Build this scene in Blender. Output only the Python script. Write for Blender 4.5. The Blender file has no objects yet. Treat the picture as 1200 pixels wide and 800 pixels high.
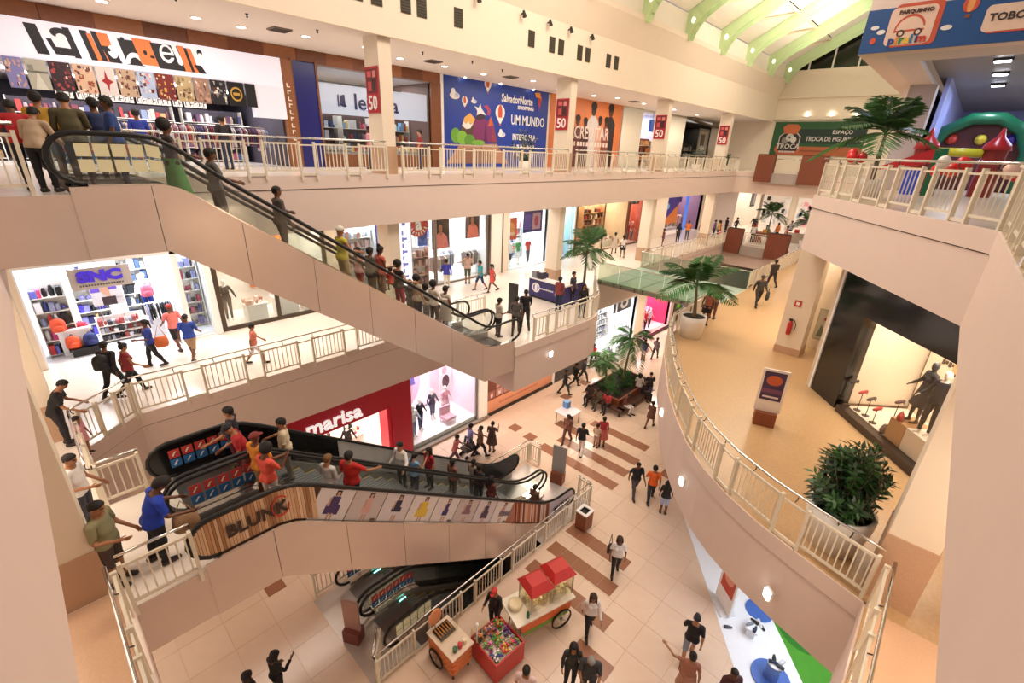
import bpy, math, random
import numpy as np
from mathutils import Vector, Matrix
from mathutils.geometry import tessellate_polygon
random.seed(7)
S = bpy.context.scene
COL = S.collection
# ------------------------------------------------------------------ camera
# world: +x runs along the left facade (away, to the right), +y runs across the void to that facade, z up
CAM_Z = 13.4
F_PX = 540.0
PITCH, ROLL, AZ = math.radians(22.57), math.radians(2.26), math.radians(42.8)
_cp, _sp, _cr, _sr = math.cos(PITCH), math.sin(PITCH), math.cos(ROLL), math.sin(ROLL)
_R = np.array([[_cr, -_sr, 0], [_sr, _cr, 0], [0, 0, 1]]) @ np.array([[1, 0, 0], [0, -_sp, -_cp], [0, _cp, -_sp]])
_W = np.array([[math.sin(AZ), -math.cos(AZ), 0], [math.cos(AZ), math.sin(AZ), 0], [0, 0, 1]])
CM = _R @ _W
cam = bpy.data.objects.new('camera', bpy.data.cameras.new('camera'))
COL.objects.link(cam)
cam.data.sensor_width = 36.0
cam.data.lens = F_PX * 36.0 / 1200.0
cam.data.clip_start = 0.05
cam.data.clip_end = 300
cam.matrix_world = Matrix([[CM[0][i], -CM[1][i], -CM[2][i], (0, 0, CAM_Z)[i]] for i in range(3)] + [[0, 0, 0, 1]])
S.camera = cam
# ------------------------------------------------------------------ light
w = bpy.data.worlds.new('world'); S.world = w; w.use_nodes = True
w.node_tree.nodes['Background'].inputs[0].default_value = (1.0, 0.85, 0.75, 1)
w.node_tree.nodes['Background'].inputs[1].default_value = 0.30
S.view_settings.view_transform = 'Standard'
S.view_settings.look = 'None'
S.view_settings.gamma = 1.0
S.view_settings.exposure = 0.40
S.render.engine = 'CYCLES'
S.cycles.use_denoising = True
S.cycles.max_bounces = 6
S.cycles.diffuse_bounces = 3
S.cycles.glossy_bounces = 3
S.cycles.transparent_max_bounces = 16
S.cycles.sample_clamp_indirect = 6.0
S.cycles.caustics_reflective = False
S.cycles.caustics_refractive = False
def light(name, loc, energy, size=(1, 1), color=(1, .85, .70), rot=(0, 0, 0)):
    l = bpy.data.lights.new(name, 'AREA'); l.shape = 'RECTANGLE'; l.size, l.size_y = size
    l.energy = energy; l.color = color
    o = bpy.data.objects.new(name, l); COL.objects.link(o); o.location = loc; o.rotation_euler = rot
    return o
ORD = ('first', 'second', 'third', 'fourth', 'fifth', 'sixth', 'seventh', 'eighth', 'ninth', 'tenth', 'eleventh', 'twelfth', 'thirteenth', 'fourteenth', 'fifteenth', 'sixteenth')
WARM = (1.0, .84, .70); WHITE = (.93, .96, 1.0); SOFT = (1.0, .90, .80)
# soft fill lights added high over the void, and lamps of the gallery ceilings
light('atrium_fill', (7, 8, 22.0), 620, (5, 5), WARM)
light('atrium_fill', (17, 8.5, 23), 1150, (8, 6), WARM)
light('atrium_fill', (36, 9, 24.0), 1150, (10, 5), SOFT)
light('atrium_fill', (36, 10, 20.2), 800, (24, 3), (1, .95, .84), (math.radians(180), 0, 0))  # added uplight that brightens the roof panels and ribs
for lx in (4, 12.5, 21, 31, 42):
    light('gallery_lamp', (lx, 18.3, 16.7), 130, (5, 1.2), SOFT)       # L3 gallery
    light('gallery_lamp', (lx, 17.6, 10.55), 135, (5, 1.6), (1, .88, .76))      # L2 gallery under the L3 slab
for lx, ly in ((16, 13.2), (22, 13.6), (30, 13)):
    light('gallery_lamp', (lx, ly, 4.1), 110, (2.5, 1.5), (1, .84, .68))
light('gallery_lamp', (16.5, -.2, 10.45), 165, (2.2, 2.2), (1, .86, .72))
light('gallery_lamp', (24, 3.5, 10.45), 240, (6, 2.5), (1, .85, .70))
light('gallery_lamp', (36, 3, 10.45), 230, (6, 2.5), (1, .85, .7))
light('gallery_lamp', (52, 12, 10.45), 230, (6, 8), SOFT)
light('gallery_lamp', (-3, 11, 10.45), 240, (3, 6), (1, .85, .7))
light('gallery_lamp', (6, -2.6, 10.45), 170, (4, 2), (1, .86, .72))
light('gallery_lamp', (12, -.5, 4.1), 150, (4, 2), (.86, .92, 1.0), (0, 0, math.radians(37)))
light('gallery_lamp', (-2.5, 11, 4.1), 110, (3, 6), WARM)
# ------------------------------------------------------------------ helpers
def lin(h):
    h = h.lstrip('#'); c = [int(h[i:i + 2], 16) / 255 for i in (0, 2, 4)]
    return [x / 12.92 if x <= .04045 else ((x + .055) / 1.055) ** 2.4 for x in c]
MATS = {}
def M(h, rough=.55, metal=0.0, noise=.06, scale=6.0, emit=0.0, bump=0.0, spec=.5):
    """procedural material: a colour broken up by noise, with optional fine relief"""
    key = (h, rough, metal, noise, scale, emit, bump, spec)
    if key in MATS: return MATS[key]
    m = bpy.data.materials.new('finish_' + h.strip('#')); m.use_nodes = True
    nt = m.node_tree; b = nt.nodes['Principled BSDF']; c = lin(h)
    b.inputs['Roughness'].default_value = rough; b.inputs['Metallic'].default_value = metal
    b.inputs['Specular IOR Level'].default_value = spec
    m.diffuse_color = (*c, 1)
    tc = nt.nodes.new('ShaderNodeTexCoord'); nz = nt.nodes.new('ShaderNodeTexNoise')
    nz.inputs['Scale'].default_value = scale; nz.inputs['Detail'].default_value = 3
    nt.links.new(tc.outputs['Object'], nz.inputs['Vector'])
    mx = nt.nodes.new('ShaderNodeMix'); mx.data_type = 'RGBA'
    mx.inputs[6].default_value = (*[x * (1 - noise) for x in c], 1)
    mx.inputs[7].default_value = (*[min(1, x * (1 + noise)) for x in c], 1)
    nt.links.new(nz.outputs['Fac'], mx.inputs[0]); nt.links.new(mx.outputs[2], b.inputs['Base Color'])
    if emit:
        nt.links.new(mx.outputs[2], b.inputs['Emission Color']); b.inputs['Emission Strength'].default_value = emit
    if bump:
        bp = nt.nodes.new('ShaderNodeBump'); bp.inputs['Strength'].default_value = bump; bp.inputs['Distance'].default_value = .01
        nt.links.new(nz.outputs['Fac'], bp.inputs['Height']); nt.links.new(bp.outputs['Normal'], b.inputs['Normal'])
    MATS[key] = m; return m
def glass(h='#DDE8E4', gloss=.10, rough=.02, body=0.0):
    """clear pane: tinted see-through with a mirror sheen, body = share of milky scatter"""
    key = ('glass', h, gloss, rough, body)
    if key in MATS: return MATS[key]
    m = bpy.data.materials.new('glass_pane'); m.use_nodes = True; nt = m.node_tree; nt.nodes.clear()
    out = nt.nodes.new('ShaderNodeOutputMaterial'); tr = nt.nodes.new('ShaderNodeBsdfTransparent'); gl = nt.nodes.new('ShaderNodeBsdfGlossy')
    df = nt.nodes.new('ShaderNodeBsdfDiffuse'); m1 = nt.nodes.new('ShaderNodeMixShader'); m2 = nt.nodes.new('ShaderNodeMixShader')
    nz = nt.nodes.new('ShaderNodeTexNoise'); nz.inputs['Scale'].default_value = 3
    mr = nt.nodes.new('ShaderNodeMapRange'); mr.inputs[3].default_value = gloss * .8; mr.inputs[4].default_value = gloss * 1.2
    c = lin(h); tr.inputs[0].default_value = (*c, 1); df.inputs[0].default_value = (*c, 1); gl.inputs['Roughness'].default_value = rough
    nt.links.new(nz.outputs['Fac'], mr.inputs[0]); nt.links.new(mr.outputs[0], m2.inputs[0])
    m1.inputs[0].default_value = body
    nt.links.new(tr.outputs[0], m1.inputs[1]); nt.links.new(df.outputs[0], m1.inputs[2])
    nt.links.new(m1.outputs[0], m2.inputs[1]); nt.links.new(gl.outputs[0], m2.inputs[2]); nt.links.new(m2.outputs[0], out.inputs[0])
    m.diffuse_color = (*c, .4); MATS[key] = m; return m
OFF = {}
class G:
    """collects solids; build() links them as ONE mesh object"""
    def __init__(s): s.v = []; s.f = []; s.mi = []; s.mats = []; s.m = 0; s.sm = []; s.smooth = False
    def mat(s, m):
        if m not in s.mats: s.mats.append(m)
        s.m = s.mats.index(m); return s
    def add(s, vs, fs):
        k = len(s.v); s.v += [tuple(p) for p in vs]
        for f in fs: s.f.append(tuple(k + i for i in f)); s.mi.append(s.m); s.sm.append(s.smooth)
        return s
    def box(s, x0, y0, z0, x1, y1, z1):
        vs = [(x, y, z) for z in (z0, z1) for x, y in ((x0, y0), (x1, y0), (x1, y1), (x0, y1))]
        return s.add(vs, [(3, 2, 1, 0), (4, 5, 6, 7), (0, 1, 5, 4), (1, 2, 6, 5), (2, 3, 7, 6), (3, 0, 4, 7)])
    def obox(s, c, d, X=(1, 0, 0), Z=(0, 0, 1)):
        X = Vector(X).normalized(); Z = Vector(Z).normalized(); Y = Z.cross(X); c = Vector(c)
        vs = [c + X * (a * d[0] / 2) + Y * (b * d[1] / 2) + Z * (e * d[2] / 2) for e in (-1, 1) for a, b in ((-1, -1), (1, -1), (1, 1), (-1, 1))]
        return s.add(vs, [(3, 2, 1, 0), (4, 5, 6, 7), (0, 1, 5, 4), (1, 2, 6, 5), (2, 3, 7, 6), (3, 0, 4, 7)])
    def bar(s, a, b, wd, dp, up=(0, 0, 1)):
        a, b = Vector(a), Vector(b); d = b - a; X = d.normalized(); U = Vector(up)
        if abs(X.dot(U)) > .99: U = Vector((1, 0, 0))
        Y = U.cross(X).normalized(); Z = X.cross(Y)
        return s.obox((a + b) / 2, (d.length, wd, dp), X, Z)
    def prism(s, poly, z0, z1, fr=None):
        """polygon (2d) extruded z0..z1; fr = (origin, X, Y, N) for other planes"""
        n = len(poly); ar = sum(poly[i][0] * poly[(i + 1) % n][1] - poly[(i + 1) % n][0] * poly[i][1] for i in range(n))
        if ar < 0: poly = poly[::-1]
        if fr is None: fr = (Vector((0, 0, 0)), Vector((1, 0, 0)), Vector((0, 1, 0)), Vector((0, 0, 1)))
        o, X, Y, N = [Vector(q) for q in fr]
        vs = [o + X * p[0] + Y * p[1] + N * z0 for p in poly] + [o + X * p[0] + Y * p[1] + N * z1 for p in poly]
        fs = [(i, (i + 1) % n, n + (i + 1) % n, n + i) for i in range(n)]
        for t in tessellate_polygon([[Vector((p[0], p[1], 0)) for p in poly]]):
            a, b, c = t
            cr = (poly[b][0] - poly[a][0]) * (poly[c][1] - poly[a][1]) - (poly[b][1] - poly[a][1]) * (poly[c][0] - poly[a][0])
            if cr < 0: b, c = c, b
            fs.append((n + a, n + b, n + c)); fs.append((c, b, a))
        return s.add(vs, fs)
    def tube(s, pts, r, n=8, cap=True, closed=False):
        pts = [Vector(p) for p in pts]; N = len(pts); rs = r if isinstance(r, (list, tuple)) else [r] * N
        vs = []; up = None
        for i, p in enumerate(pts):
            t = (pts[(i + 1) % N] - pts[i - 1]) if closed else (pts[min(i + 1, N - 1)] - pts[max(i - 1, 0)])
            t.normalize()
            if up is None: up = Vector((0, 0, 1)) if abs(t.z) < .9 else Vector((1, 0, 0))
            a = up - t * up.dot(t); a.normalize(); up = a; b = t.cross(a)
            vs += [p + (a * math.cos(2 * math.pi * k / n) + b * math.sin(2 * math.pi * k / n)) * rs[i] for k in range(n)]
        fs = [(i * n + k, i * n + (k + 1) % n, ((i + 1) % N) * n + (k + 1) % n, ((i + 1) % N) * n + k) for i in range(N if closed else N - 1) for k in range(n)]
        if cap and not closed: fs += [tuple(range(n))[::-1], tuple((N - 1) * n + k for k in range(n))]
        return s.add(vs, fs)
    def lathe(s, prof, c=(0, 0, 0), n=16, sx=1, sy=1):
        c = Vector(c); N = len(prof)
        vs = [c + Vector((r * sx * math.cos(2 * math.pi * k / n), r * sy * math.sin(2 * math.pi * k / n), z)) for r, z in prof for k in range(n)]
        fs = [(i * n + k, i * n + (k + 1) % n, (i + 1) * n + (k + 1) % n, (i + 1) * n + k) for i in range(N - 1) for k in range(n)]
        fs += [tuple(range(n))[::-1], tuple((N - 1) * n + k for k in range(n))]
        return s.add(vs, fs)
    def ball(s, c, r, n=10, m=7, sc=(1, 1, 1)):
        c = Vector(c); vs = [c + Vector((0, 0, -r * sc[2]))]
        for i in range(1, m):
            a = math.pi * i / m - math.pi / 2
            vs += [c + Vector((r * sc[0] * math.cos(a) * math.cos(2 * math.pi * k / n), r * sc[1] * math.cos(a) * math.sin(2 * math.pi * k / n), r * sc[2] * math.sin(a))) for k in range(n)]
        vs.append(c + Vector((0, 0, r * sc[2]))); L = len(vs) - 1
        fs = [(0, 1 + (k + 1) % n, 1 + k) for k in range(n)]
        for i in range(m - 2):
            fs += [(1 + i * n + k, 1 + i * n + (k + 1) % n, 1 + (i + 1) * n + (k + 1) % n, 1 + (i + 1) * n + k) for k in range(n)]
        fs += [(1 + (m - 2) * n + k, 1 + (m - 2) * n + (k + 1) % n, L) for k in range(n)]
        return s.add(vs, fs)
    def mesh(s, name, off=(0, 0, 0)):
        me = bpy.data.meshes.new(name); ox, oy, oz = off
        me.from_pydata([(x - ox, y - oy, z - oz) for x, y, z in s.v], [], s.f)
        for m in s.mats: me.materials.append(m)
        if len(s.mats) > 1: me.polygons.foreach_set('material_index', s.mi)
        if any(s.sm): me.polygons.foreach_set('use_smooth', s.sm)
        return me
    def build(s, name, m=None, parent=None, kind=None, label=None, cat=None, group=None):
        if m is not None: s.mats = [m]; s.mi = [0] * len(s.f)
        off = OFF.get(parent.name, (0, 0, 0)) if parent else (0, 0, 0)
        o = bpy.data.objects.new(name, s.mesh(name, off)); COL.objects.link(o)
        if parent: o.parent = parent; OFF[o.name] = off
        if kind: o['kind'] = kind
        return tag(o, label, cat, group)
def tag(o, label=None, cat=None, group=None):
    if label: o['label'] = label
    if cat: o['category'] = cat
    if group: o['group'] = group
    return o
def thing(name, label, cat, loc=(0, 0, 0), group=None, rz=0):
    """an Empty at the thing's base; parts given in world coordinates (rz == 0) are moved under it"""
    o = bpy.data.objects.new(name, None); COL.objects.link(o); o.location = loc; o.rotation_euler[2] = rz
    o.empty_display_size = .2
    OFF[o.name] = tuple(loc) if rz == 0 else (0, 0, 0)
    return tag(o, label, cat, group)
def inst(name, me, parent, loc, kind=None):
    """a piece sharing mesh data; loc in world coordinates"""
    o = bpy.data.objects.new(name, me); COL.objects.link(o)
    off = OFF.get(parent.name, (0, 0, 0)) if parent else (0, 0, 0)
    o.parent = parent; o.location = (loc[0] - off[0], loc[1] - off[1], loc[2] - off[2])
    if kind: o['kind'] = kind
    OFF[o.name] = tuple(loc)
    return o
def dup(root, loc, rz=None, label=None):
    def cp(o, p):
        c = o.copy(); COL.objects.link(c)
        if p: c.parent = p
        for ch in list(o.children): cp(ch, c)
        return c
    r = cp(root, None); r.location = loc
    if rz is not None: r.rotation_euler[2] = rz
    if label: r['label'] = label
    return r
def text(body, org, X, Y, size, m, parent=None, name='lettering', wide=1.0, ext=.012, bold=.0, align='CENTER', label=None):
    """raised lettering on the plane org + X*s + Y*t"""
    cu = bpy.data.curves.new('t', 'FONT'); cu.body = body; cu.size = size; cu.align_x = align; cu.align_y = 'CENTER'
    cu.extrude = ext; cu.offset = bold; cu.resolution_u = 2
    t = bpy.data.objects.new('t', cu); me = t.to_mesh()
    X = Vector(X).normalized(); Y = Vector(Y).normalized(); N = X.cross(Y); org = Vector(org)
    g = G(); g.mat(m); g.add([org + X * (p.co.x * wide) + Y * p.co.y + N * (p.co.z + ext) for p in me.vertices], [tuple(p.vertices) for p in me.polygons])
    t.to_mesh_clear(); bpy.data.objects.remove(t); bpy.data.curves.remove(cu)
    return g.build(name, None, parent, label=label)
def flat(fr, shapes, name, parent, lift=.004):
    """flat print: (material, polygon in s,t) laid on the plane fr = (origin, X, Y), each layer a hair proud"""
    o, X, Y = [Vector(q) for q in fr]; X.normalize(); Y.normalize(); N = X.cross(Y); g = G(); k = lift
    for m, poly in shapes:
        g.mat(m); g.prism(list(poly), k - .0035, k, (o, X, Y, N)); k += .0004
    return g.build(name, None, parent)
def ell(cx, cy, rx, ry=None, n=16, a0=0, a1=360):
    ry = rx if ry is None else ry
    return [(cx + rx * math.cos(math.radians(a0 + (a1 - a0) * i / n)), cy + ry * math.sin(math.radians(a0 + (a1 - a0) * i / n))) for i in range(n + (0 if abs(a1 - a0) >= 360 else 1))]
def rect(x0, y0, x1, y1): return [(x0, y0), (x1, y0), (x1, y1), (x0, y1)]
def ray(px, py): return CM.T @ np.array([(px - 600) / F_PX, (py - 400) / F_PX, 1.0])
def onz(px, py, z):
    d = ray(px, py); t = (z - CAM_Z) / d[2]; return Vector((d[0] * t, d[1] * t, z))
def ony(px, py, y):
    d = ray(px, py); t = y / d[1]; return Vector((d[0] * t, y, d[2] * t + CAM_Z))
L1, L2, L3 = 0.0, 6.2, 12.4
# materials used all over
PAINT = M('#E8D3C6', .6, noise=.03, scale=2); CREAM = M('#EEDFC9', .55, noise=.03, scale=2)
GRANITE = M('#C4A083', .35, noise=.3, scale=95); METAL = M('#B9B4AE', .28, .9, .05, 12); CHROME = M('#D8D6D2', .15, 1.0, .03, 20)
RAILW = M('#EADFC9', .4, noise=.03); BLACK = M('#141211', .35, noise=.1); RUBBER = M('#0E0E0E', .45, noise=.1)
WHITEM = M('#F4F2EF', .45, noise=.02); WOOD = M('#7A4A2B', .5, noise=.25, scale=9); DKMETAL = M('#3A3835', .4, .6, .1)
STEEL = M('#E2CDBF', .24, .35, .05, 1.3)
# ------------------------------------------------------------------ structure
def struct(name, g, m=None, parent=None, label=None):
    return g.build(name, m, parent, 'structure', label)
TILE = M('#E8CDB6', .15, noise=.05, scale=3, spec=.6); TILE2 = M('#E6CAB2', .16, noise=.05, scale=3, spec=.6); DTILE = M('#9C6A50', .25, noise=.12, scale=30)
# L1 floor with the pit of the lower escalators left open
PX0, PX1, PY0, PY1 = 5.0, 10.4, 7.75, 11.25
g = G()
for a in ((-6, -9, PX0, 16), (PX1, -9, 62, 16), (PX0, -9, PX1, PY0), (PX0, PY1, PX1, 16)): g.box(a[0], a[1], -.4, a[2], a[3], -.012)
fl = struct('floor', g, M('#D2B79F', .6), label='polished cream tiled floor of the lowest shopping level')
TS = 1.13; tm = {}
for k, m in enumerate((TILE, TILE2)):
    g = G(); g.box(.004, .004, -.012, TS - .004, TS - .004, 0); tm[k] = g.mat(m) or None; tm[k] = g.mesh('tile')
nt = 0
for i in range(22):
    for j in range(14):
        x, y = .1 + i * TS, .05 + j * TS
        if x + TS > PX0 and x < PX1 and y + TS > PY0 and y < PY1: continue
        inst('tile', tm[(i * 7 + j * 3 + i * j) % 2], fl, (x, y, 0)); nt += 1
g = G(); g.mat(TILE)
for x0 in range(0, 40):
    X = .1 + 22 * TS + x0 * TS
    for j in range(14): g.box(X + .004, .05 + j * TS + .004, -.012, X + TS - .004, .05 + (j + 1) * TS - .004, 0)
for i in range(22):
    for j in range(-7, 0): g.box(.1 + i * TS + .004, .05 + j * TS + .004, -.012, .1 + (i + 1) * TS - .004, .05 + (j + 1) * TS - .004, 0)
for j in range(14): 
    for i in range(-4, 0): g.box(.1 + i * TS + .004, .05 + j * TS + .004, -.012, .1 + (i + 1) * TS - .004, .05 + (j + 1) * TS - .004, 0)
g.build('far_tiles', None, fl, 'stuff')
# strips round the pit where whole tiles do not fit
g = G(); g.mat(TILE)
g.box(4.63, 6.84, -.012, 11.39, PY0, -.0); g.box(4.63, PY1, -.012, 11.39, 11.34, 0)
g.build('tile_border', None, fl)
g = G(); g.box(3.45, 7.75, -.01, PX0, 11.3, .006); g.build('landing_plate', M('#CFC6BF', .25, .3, .06, 5), fl, label='pale steel landing plate before the descending escalators')
SW = .56
def stripe(x, y0, y1):
    n = max(1, round((y1 - y0) / SW)); d = (y1 - y0) / n
    for k in range(n):
        g = G(); g.box(x - SW / 2, y0 + k * d + .003, 0, x + SW / 2, y0 + (k + 1) * d - .003, .004); g.build('dark_tile', DTILE, fl)
for x, a, b in ((9.42, 4.2, 7.45), (10.6, 4.75, 7.45), (11.8, 4.95, 7.5), (15.1, 7.5, 11.75), (16.25, 7.6, 11.5), (17.35, 7.7, 12.5), (8.2, 3.4, 4.6), (7.0, 2.6, 3.7), (18.7, 7.9, 11.2)): stripe(x, a, b)
for x, y in ((15.3, 13.7), (15.25, 12.6), (2.8, 12.7), (17.6, 6.3), (19.9, 13.9), (22.2, 14.2)): stripe(x, y - .28, y + .28)
# pit under the L1 floor
g = G(); DKW = M('#8C8178', .7, noise=.05)
for a in ((PX0, PY1, PX1, PY1 + .1), (PX0, PY0 - .1, PX1, PY0), (PX1, PY0, PX1 + .1, PY1)): g.box(a[0], a[1], -6.4, a[2], a[3], -.02)
struct('wall_pit', g, DKW)
g = G(); g.box(PX0 - 2, PY0 - 1, -6.5, 24, PY1 + 1, -6.4); struct('floor', g, M('#6F665F', .5))
g = G(); g.box(PX1, 7.75, -.01, 13.5, 11.3, .006); g.build('landing_plate', M('#D9D0CA', .25, .3, .06, 5), fl, label='pale plate where the middle escalators land')
# L2 slabs
def slab(name, poly, z0, z1, m, label=None, base=None):
    g = G(); g.prism(poly, z0, z1); return struct(name, g, m, None, label)
PEN = [(12.35, 15.05), (12.35, 11.25), (17.4, 11.2), (18.4, 11.45), (19.4, 12.15), (20.6, 13.1), (21.8, 13.95), (23.2, 14.9), (24, 15.2)]
L2LEFT = [(-9, -1), (-.3, -1), (-.3, 11.2), (-.2, 11.2), (-.2, 14.0), (1.0, 15.05)] + PEN + [(45, 15.2), (45, 24), (-9, 24)]
L2RIGHT_EDGE = [(45, 8.3), (30.5, 8.1), (22, 7.95), (18.1, 7.7), (16.4, 6.95), (15.06, 6.2), (13.5, 5.35), (12.2, 4.46), (11.2, 3.7), (10.4, 2.9), (9.85, 2.15), (9.4, 1.3), (9.1, .5), (8.7, -.75)]
L2RIGHT = L2RIGHT_EDGE + [(-.3, -.75), (-.3, -9), (45, -9)]
FL2 = M('#EFE3D6', .22, noise=.05, scale=4, spec=.6); FL2R = M('#C5A074', .3, noise=.16, scale=14, spec=.5); 
slab('floor', L2LEFT, 6.05, 6.2, FL2, 'pale floor of the middle gallery')
slab('floor', L2RIGHT, 6.05, 6.2, FL2R, 'tan granite floor of the middle gallery across the void')
slab('floor', [(45, -9), (62, -9), (62, 24), (45, 24)], 6.05, 6.2, FL2)
slab('ceiling', L2LEFT, 4.2, 6.05, PAINT); slab('ceiling', L2RIGHT, 4.25, 6.05, PAINT); slab('ceiling', [(45, -9), (62, -9), (62, 24), (45, 24)], 4.25, 6.05, PAINT)
# L3 slabs
L3LEFT = [(-9, -.71), (-.4, -.71), (-.4, 15.5), (45, 15.5), (45, 24), (-9, 24)]
L3RIGHT = [(45, 3.7), (18.4, 3.7), (11.8, -.57), (-.4, -.71), (-.4, -9), (45, -9)]
slab('floor', L3LEFT, 12.25, 12.4, FL2, 'pale floor of the top gallery'); slab('floor', L3RIGHT, 12.25, 12.4, M('#C9B292', .3, noise=.1, scale=10))
slab('floor', [(45, -9), (62, -9), (62, 24), (45, 24)], 12.25, 12.4, FL2)
slab('ceiling', L3LEFT, 10.64, 12.25, PAINT); slab('ceiling', L3RIGHT, 10.64, 12.25, PAINT); slab('ceiling', [(45, -9), (62, -9), (62, 24), (45, 24)], 10.64, 12.25, PAINT)
g = G(); g.box(-6, -1, 6.2, -.34, 8.58, 6.206); struct('floor', g, M('#CFA98A', .3, noise=.22, scale=70)); g = G(); g.box(-.2, -3, 6.2, 8.6, -.86, 6.206); struct('floor', g, M('#E0B693', .2, noise=.12, scale=50, spec=.6))
for nm, z1, x1, y0, y1, b in (('floor_landing', 6.2, 1.0, 8.0, 11.2, 1.1), ('floor_landing', 12.4, .8, 11.3, 15.5, 1.15)):
    g = G(); g.box(-.45, y0, z1 - b, x1, y1, z1 - .004); o = struct('floor', g, STEEL, None, 'metal clad landing slab at the top of the escalators')
    g = G(); g.box(-.3, y0 + .02, z1 - .004, x1, y1, z1); g.build('landing_plate', FL2, o)
def fascia_band(path, z0, z1, name='trim', t=.03, m=PAINT):
    """proud upper band of a slab edge; the void lies to the right of the path"""
    g = G()
    for a, b in zip(path, path[1:]):
        a, b = Vector((*a, 0)), Vector((*b, 0)); d = (b - a).normalized(); n = Vector((d.y, -d.x, 0))
        c = (a + b) / 2 + n * t / 2; g.obox((c.x, c.y, (z0 + z1) / 2), ((b - a).length + t, t, z1 - z0), d)
    o = struct(name, g, m); g = G()
    for a, b in zip(path, path[1:]):
        a, b = Vector((*a, 0)), Vector((*b, 0)); d = (b - a).normalized(); n = Vector((d.y, -d.x, 0)); c = (a + b) / 2 + n * .003; g.obox((c.x, c.y, z0 - .012), ((b - a).length + .006, .008, .024), d)
    g.build('groove_shade', M('#5A4A42', .8), o)  # proud dark strip, paints the shadow line of the groove under the band
fascia_band([(-.3, -1), (-.3, 8.0)], 5.8, 6.2, 'trim_1'); fascia_band([(-.2, 11.2), (-.2, 14), (1, 15.05), (12.35, 15.05)], 5.8, 6.2, 'trim_2')
fascia_band(PEN[1:] + [(45, 15.2)], 5.8, 6.2, 'trim_3'); fascia_band(L2RIGHT_EDGE + [(-.3, -.75)], 5.8, 6.2, 'trim_4')
fascia_band([(.8, 15.5), (45, 15.5), (45, 3.7)], 12.0, 12.4, 'trim_5'); fascia_band([(45, 3.7), (18.4, 3.7), (11.8, -.57), (-.4, -.71)], 12.0, 12.4, 'trim_6')
fascia_band([(-.4, -.71), (-.4, 11.25)], 12.0, 12.4, 'trim_7'); fascia_band([(45, 15.2), (45, 8.3)], 5.8, 6.2, 'trim_8')
# columns with granite bases
def column(x0, y0, x1, y1, z0, z1, hb=.95, label=None):
    g = G(); g.box(x0, y0, z0, x1, y1, z1); c = struct('column', g, CREAM, None, label)
    g = G(); e = .02; g.box(x0 - e, y0 - e, z0, x1 + e, y1 + e, z0 + hb); g.build('column_base', GRANITE, c)
    return c
CX = (9.8, 20.5, 31.0, 42.0)
for x in CX:
    column(x, 15.7, x + .5, 16.6, L3, 16.78); column(x, 15.8, x + .5, 16.6, L2, 10.66); column(x, 15.9, x + .5, 16.6, 0, 4.22)
column(-1.35, 8.62, -.47, 9.4, L2, 10.66); column(-1.35, 14.83, -.49, 15.65, L2, 10.66, 1.0)
column(8.94, -1.33, 9.7, -.66, L2, 10.63, 1.4); column(20.07, 3.1, 21.0, 4.0, L2, 10.66, .3)
s_ = thing('warning_sticker', 'small red oval sticker on the cream column behind the man in black', 'sticker', (-.9, 14.82, 7.75))
g = G(); g.prism(ell(-.95, 7.72, .17, .11), -.0, .008, ((0, 14.82, 0), (1, 0, 0), (0, 0, 1), (0, -1, 0))); g.build('disc', M('#C8323A'), s_)
# walls: left facades
def wallbox(name, *bx, m=CREAM):
    for b in bx: g = G(); g.box(*b); o = struct(name, g, m)
    return o
wallbox('wall_left', (-9, 15.6, 0, 4.9, 15.9, 4.2), (14.9, 15.6, 0, 15.0, 15.9, 4.2), (20.5, 15.6, 2.6, 24.3, 15.9, 4.2), (30.4, 15.6, 0, 31.7, 15.9, 4.2), (36.4, 15.6, 0, 62, 15.9, 4.2), (24.3, 15.6, 3.9, 36.4, 15.9, 4.2))
wallbox('wall_left', (-9, 20.2, 6.2, -.5, 20.5, 10.64), (9.3, 20.2, 6.2, 9.9, 20.5, 10.64), (12.0, 20.2, 6.2, 13.0, 20.5, 10.64), (20.45, 20.2, 6.2, 21.1, 20.5, 10.64), (25.0, 20.2, 6.2, 26.3, 20.5, 10.64), (38.2, 20.2, 6.2, 42.5, 20.5, 10.64), (50.5, 20.2, 6.2, 53, 20.5, 10.64))
wallbox('wall_left', (15.85, 21, 12.4, 16.65, 21.3, 16.8), (25.13, 21, 12.4, 25.4, 21.3, 16.8), (40.9, 21, 12.4, 41.3, 21.3, 16.8), (53.5, 21, 12.4, 62, 21.3, 16.8), (-9, 21.0, 16.7, 53.5, 21.3, 16.8))
# L3 gallery ceiling, bulkhead with cornice, air vents, spotlights
g = G(); g.box(-9, 15.64, 16.78, 51.9, 20.98, 16.95); struct('ceiling', g, M('#F1E6DC', .7, noise=.02))
g = G(); fr = ((-9, 0, 0), (0, 1, 0), (0, 0, 1), (1, 0, 0))
g.prism([(15.62, 16.72), (15.62, 20.2), (15.1, 20.2), (15.1, 19.95), (15.5, 18.75), (15.5, 16.72)], 0, 61, fr); struct('wall_left_upper', g, M('#F3E3CC', .6, noise=.02, scale=2))
VENT = M('#4A4232', .6, noise=.2, scale=30)
for vi, x in enumerate((8.0, 9.05, 9.75, 10.85, 11.5, 13.14, 17.2, 18.6, 19.25, 20.7, 21.35, 23.2, 23.95)):
    v = thing('air_vent', 'brown air vent grille on the cream bulkhead, %s from the left' % ORD[vi], 'vent', (x, 15.5, 17.55), 'air vents on the bulkhead')
    g = G(); g.box(x - .2, 15.475, 17.5, x + .2, 15.5, 18.1); g.build('vent_frame', VENT, v)
    g = G()
    for k in range(7): g.bar((x - .17, 15.47, 17.55 + k * .083), (x + .17, 15.47, 17.55 + k * .083), .02, .03)
    g.build('louvre', M('#37301F', .6), v, 'stuff')
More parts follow.
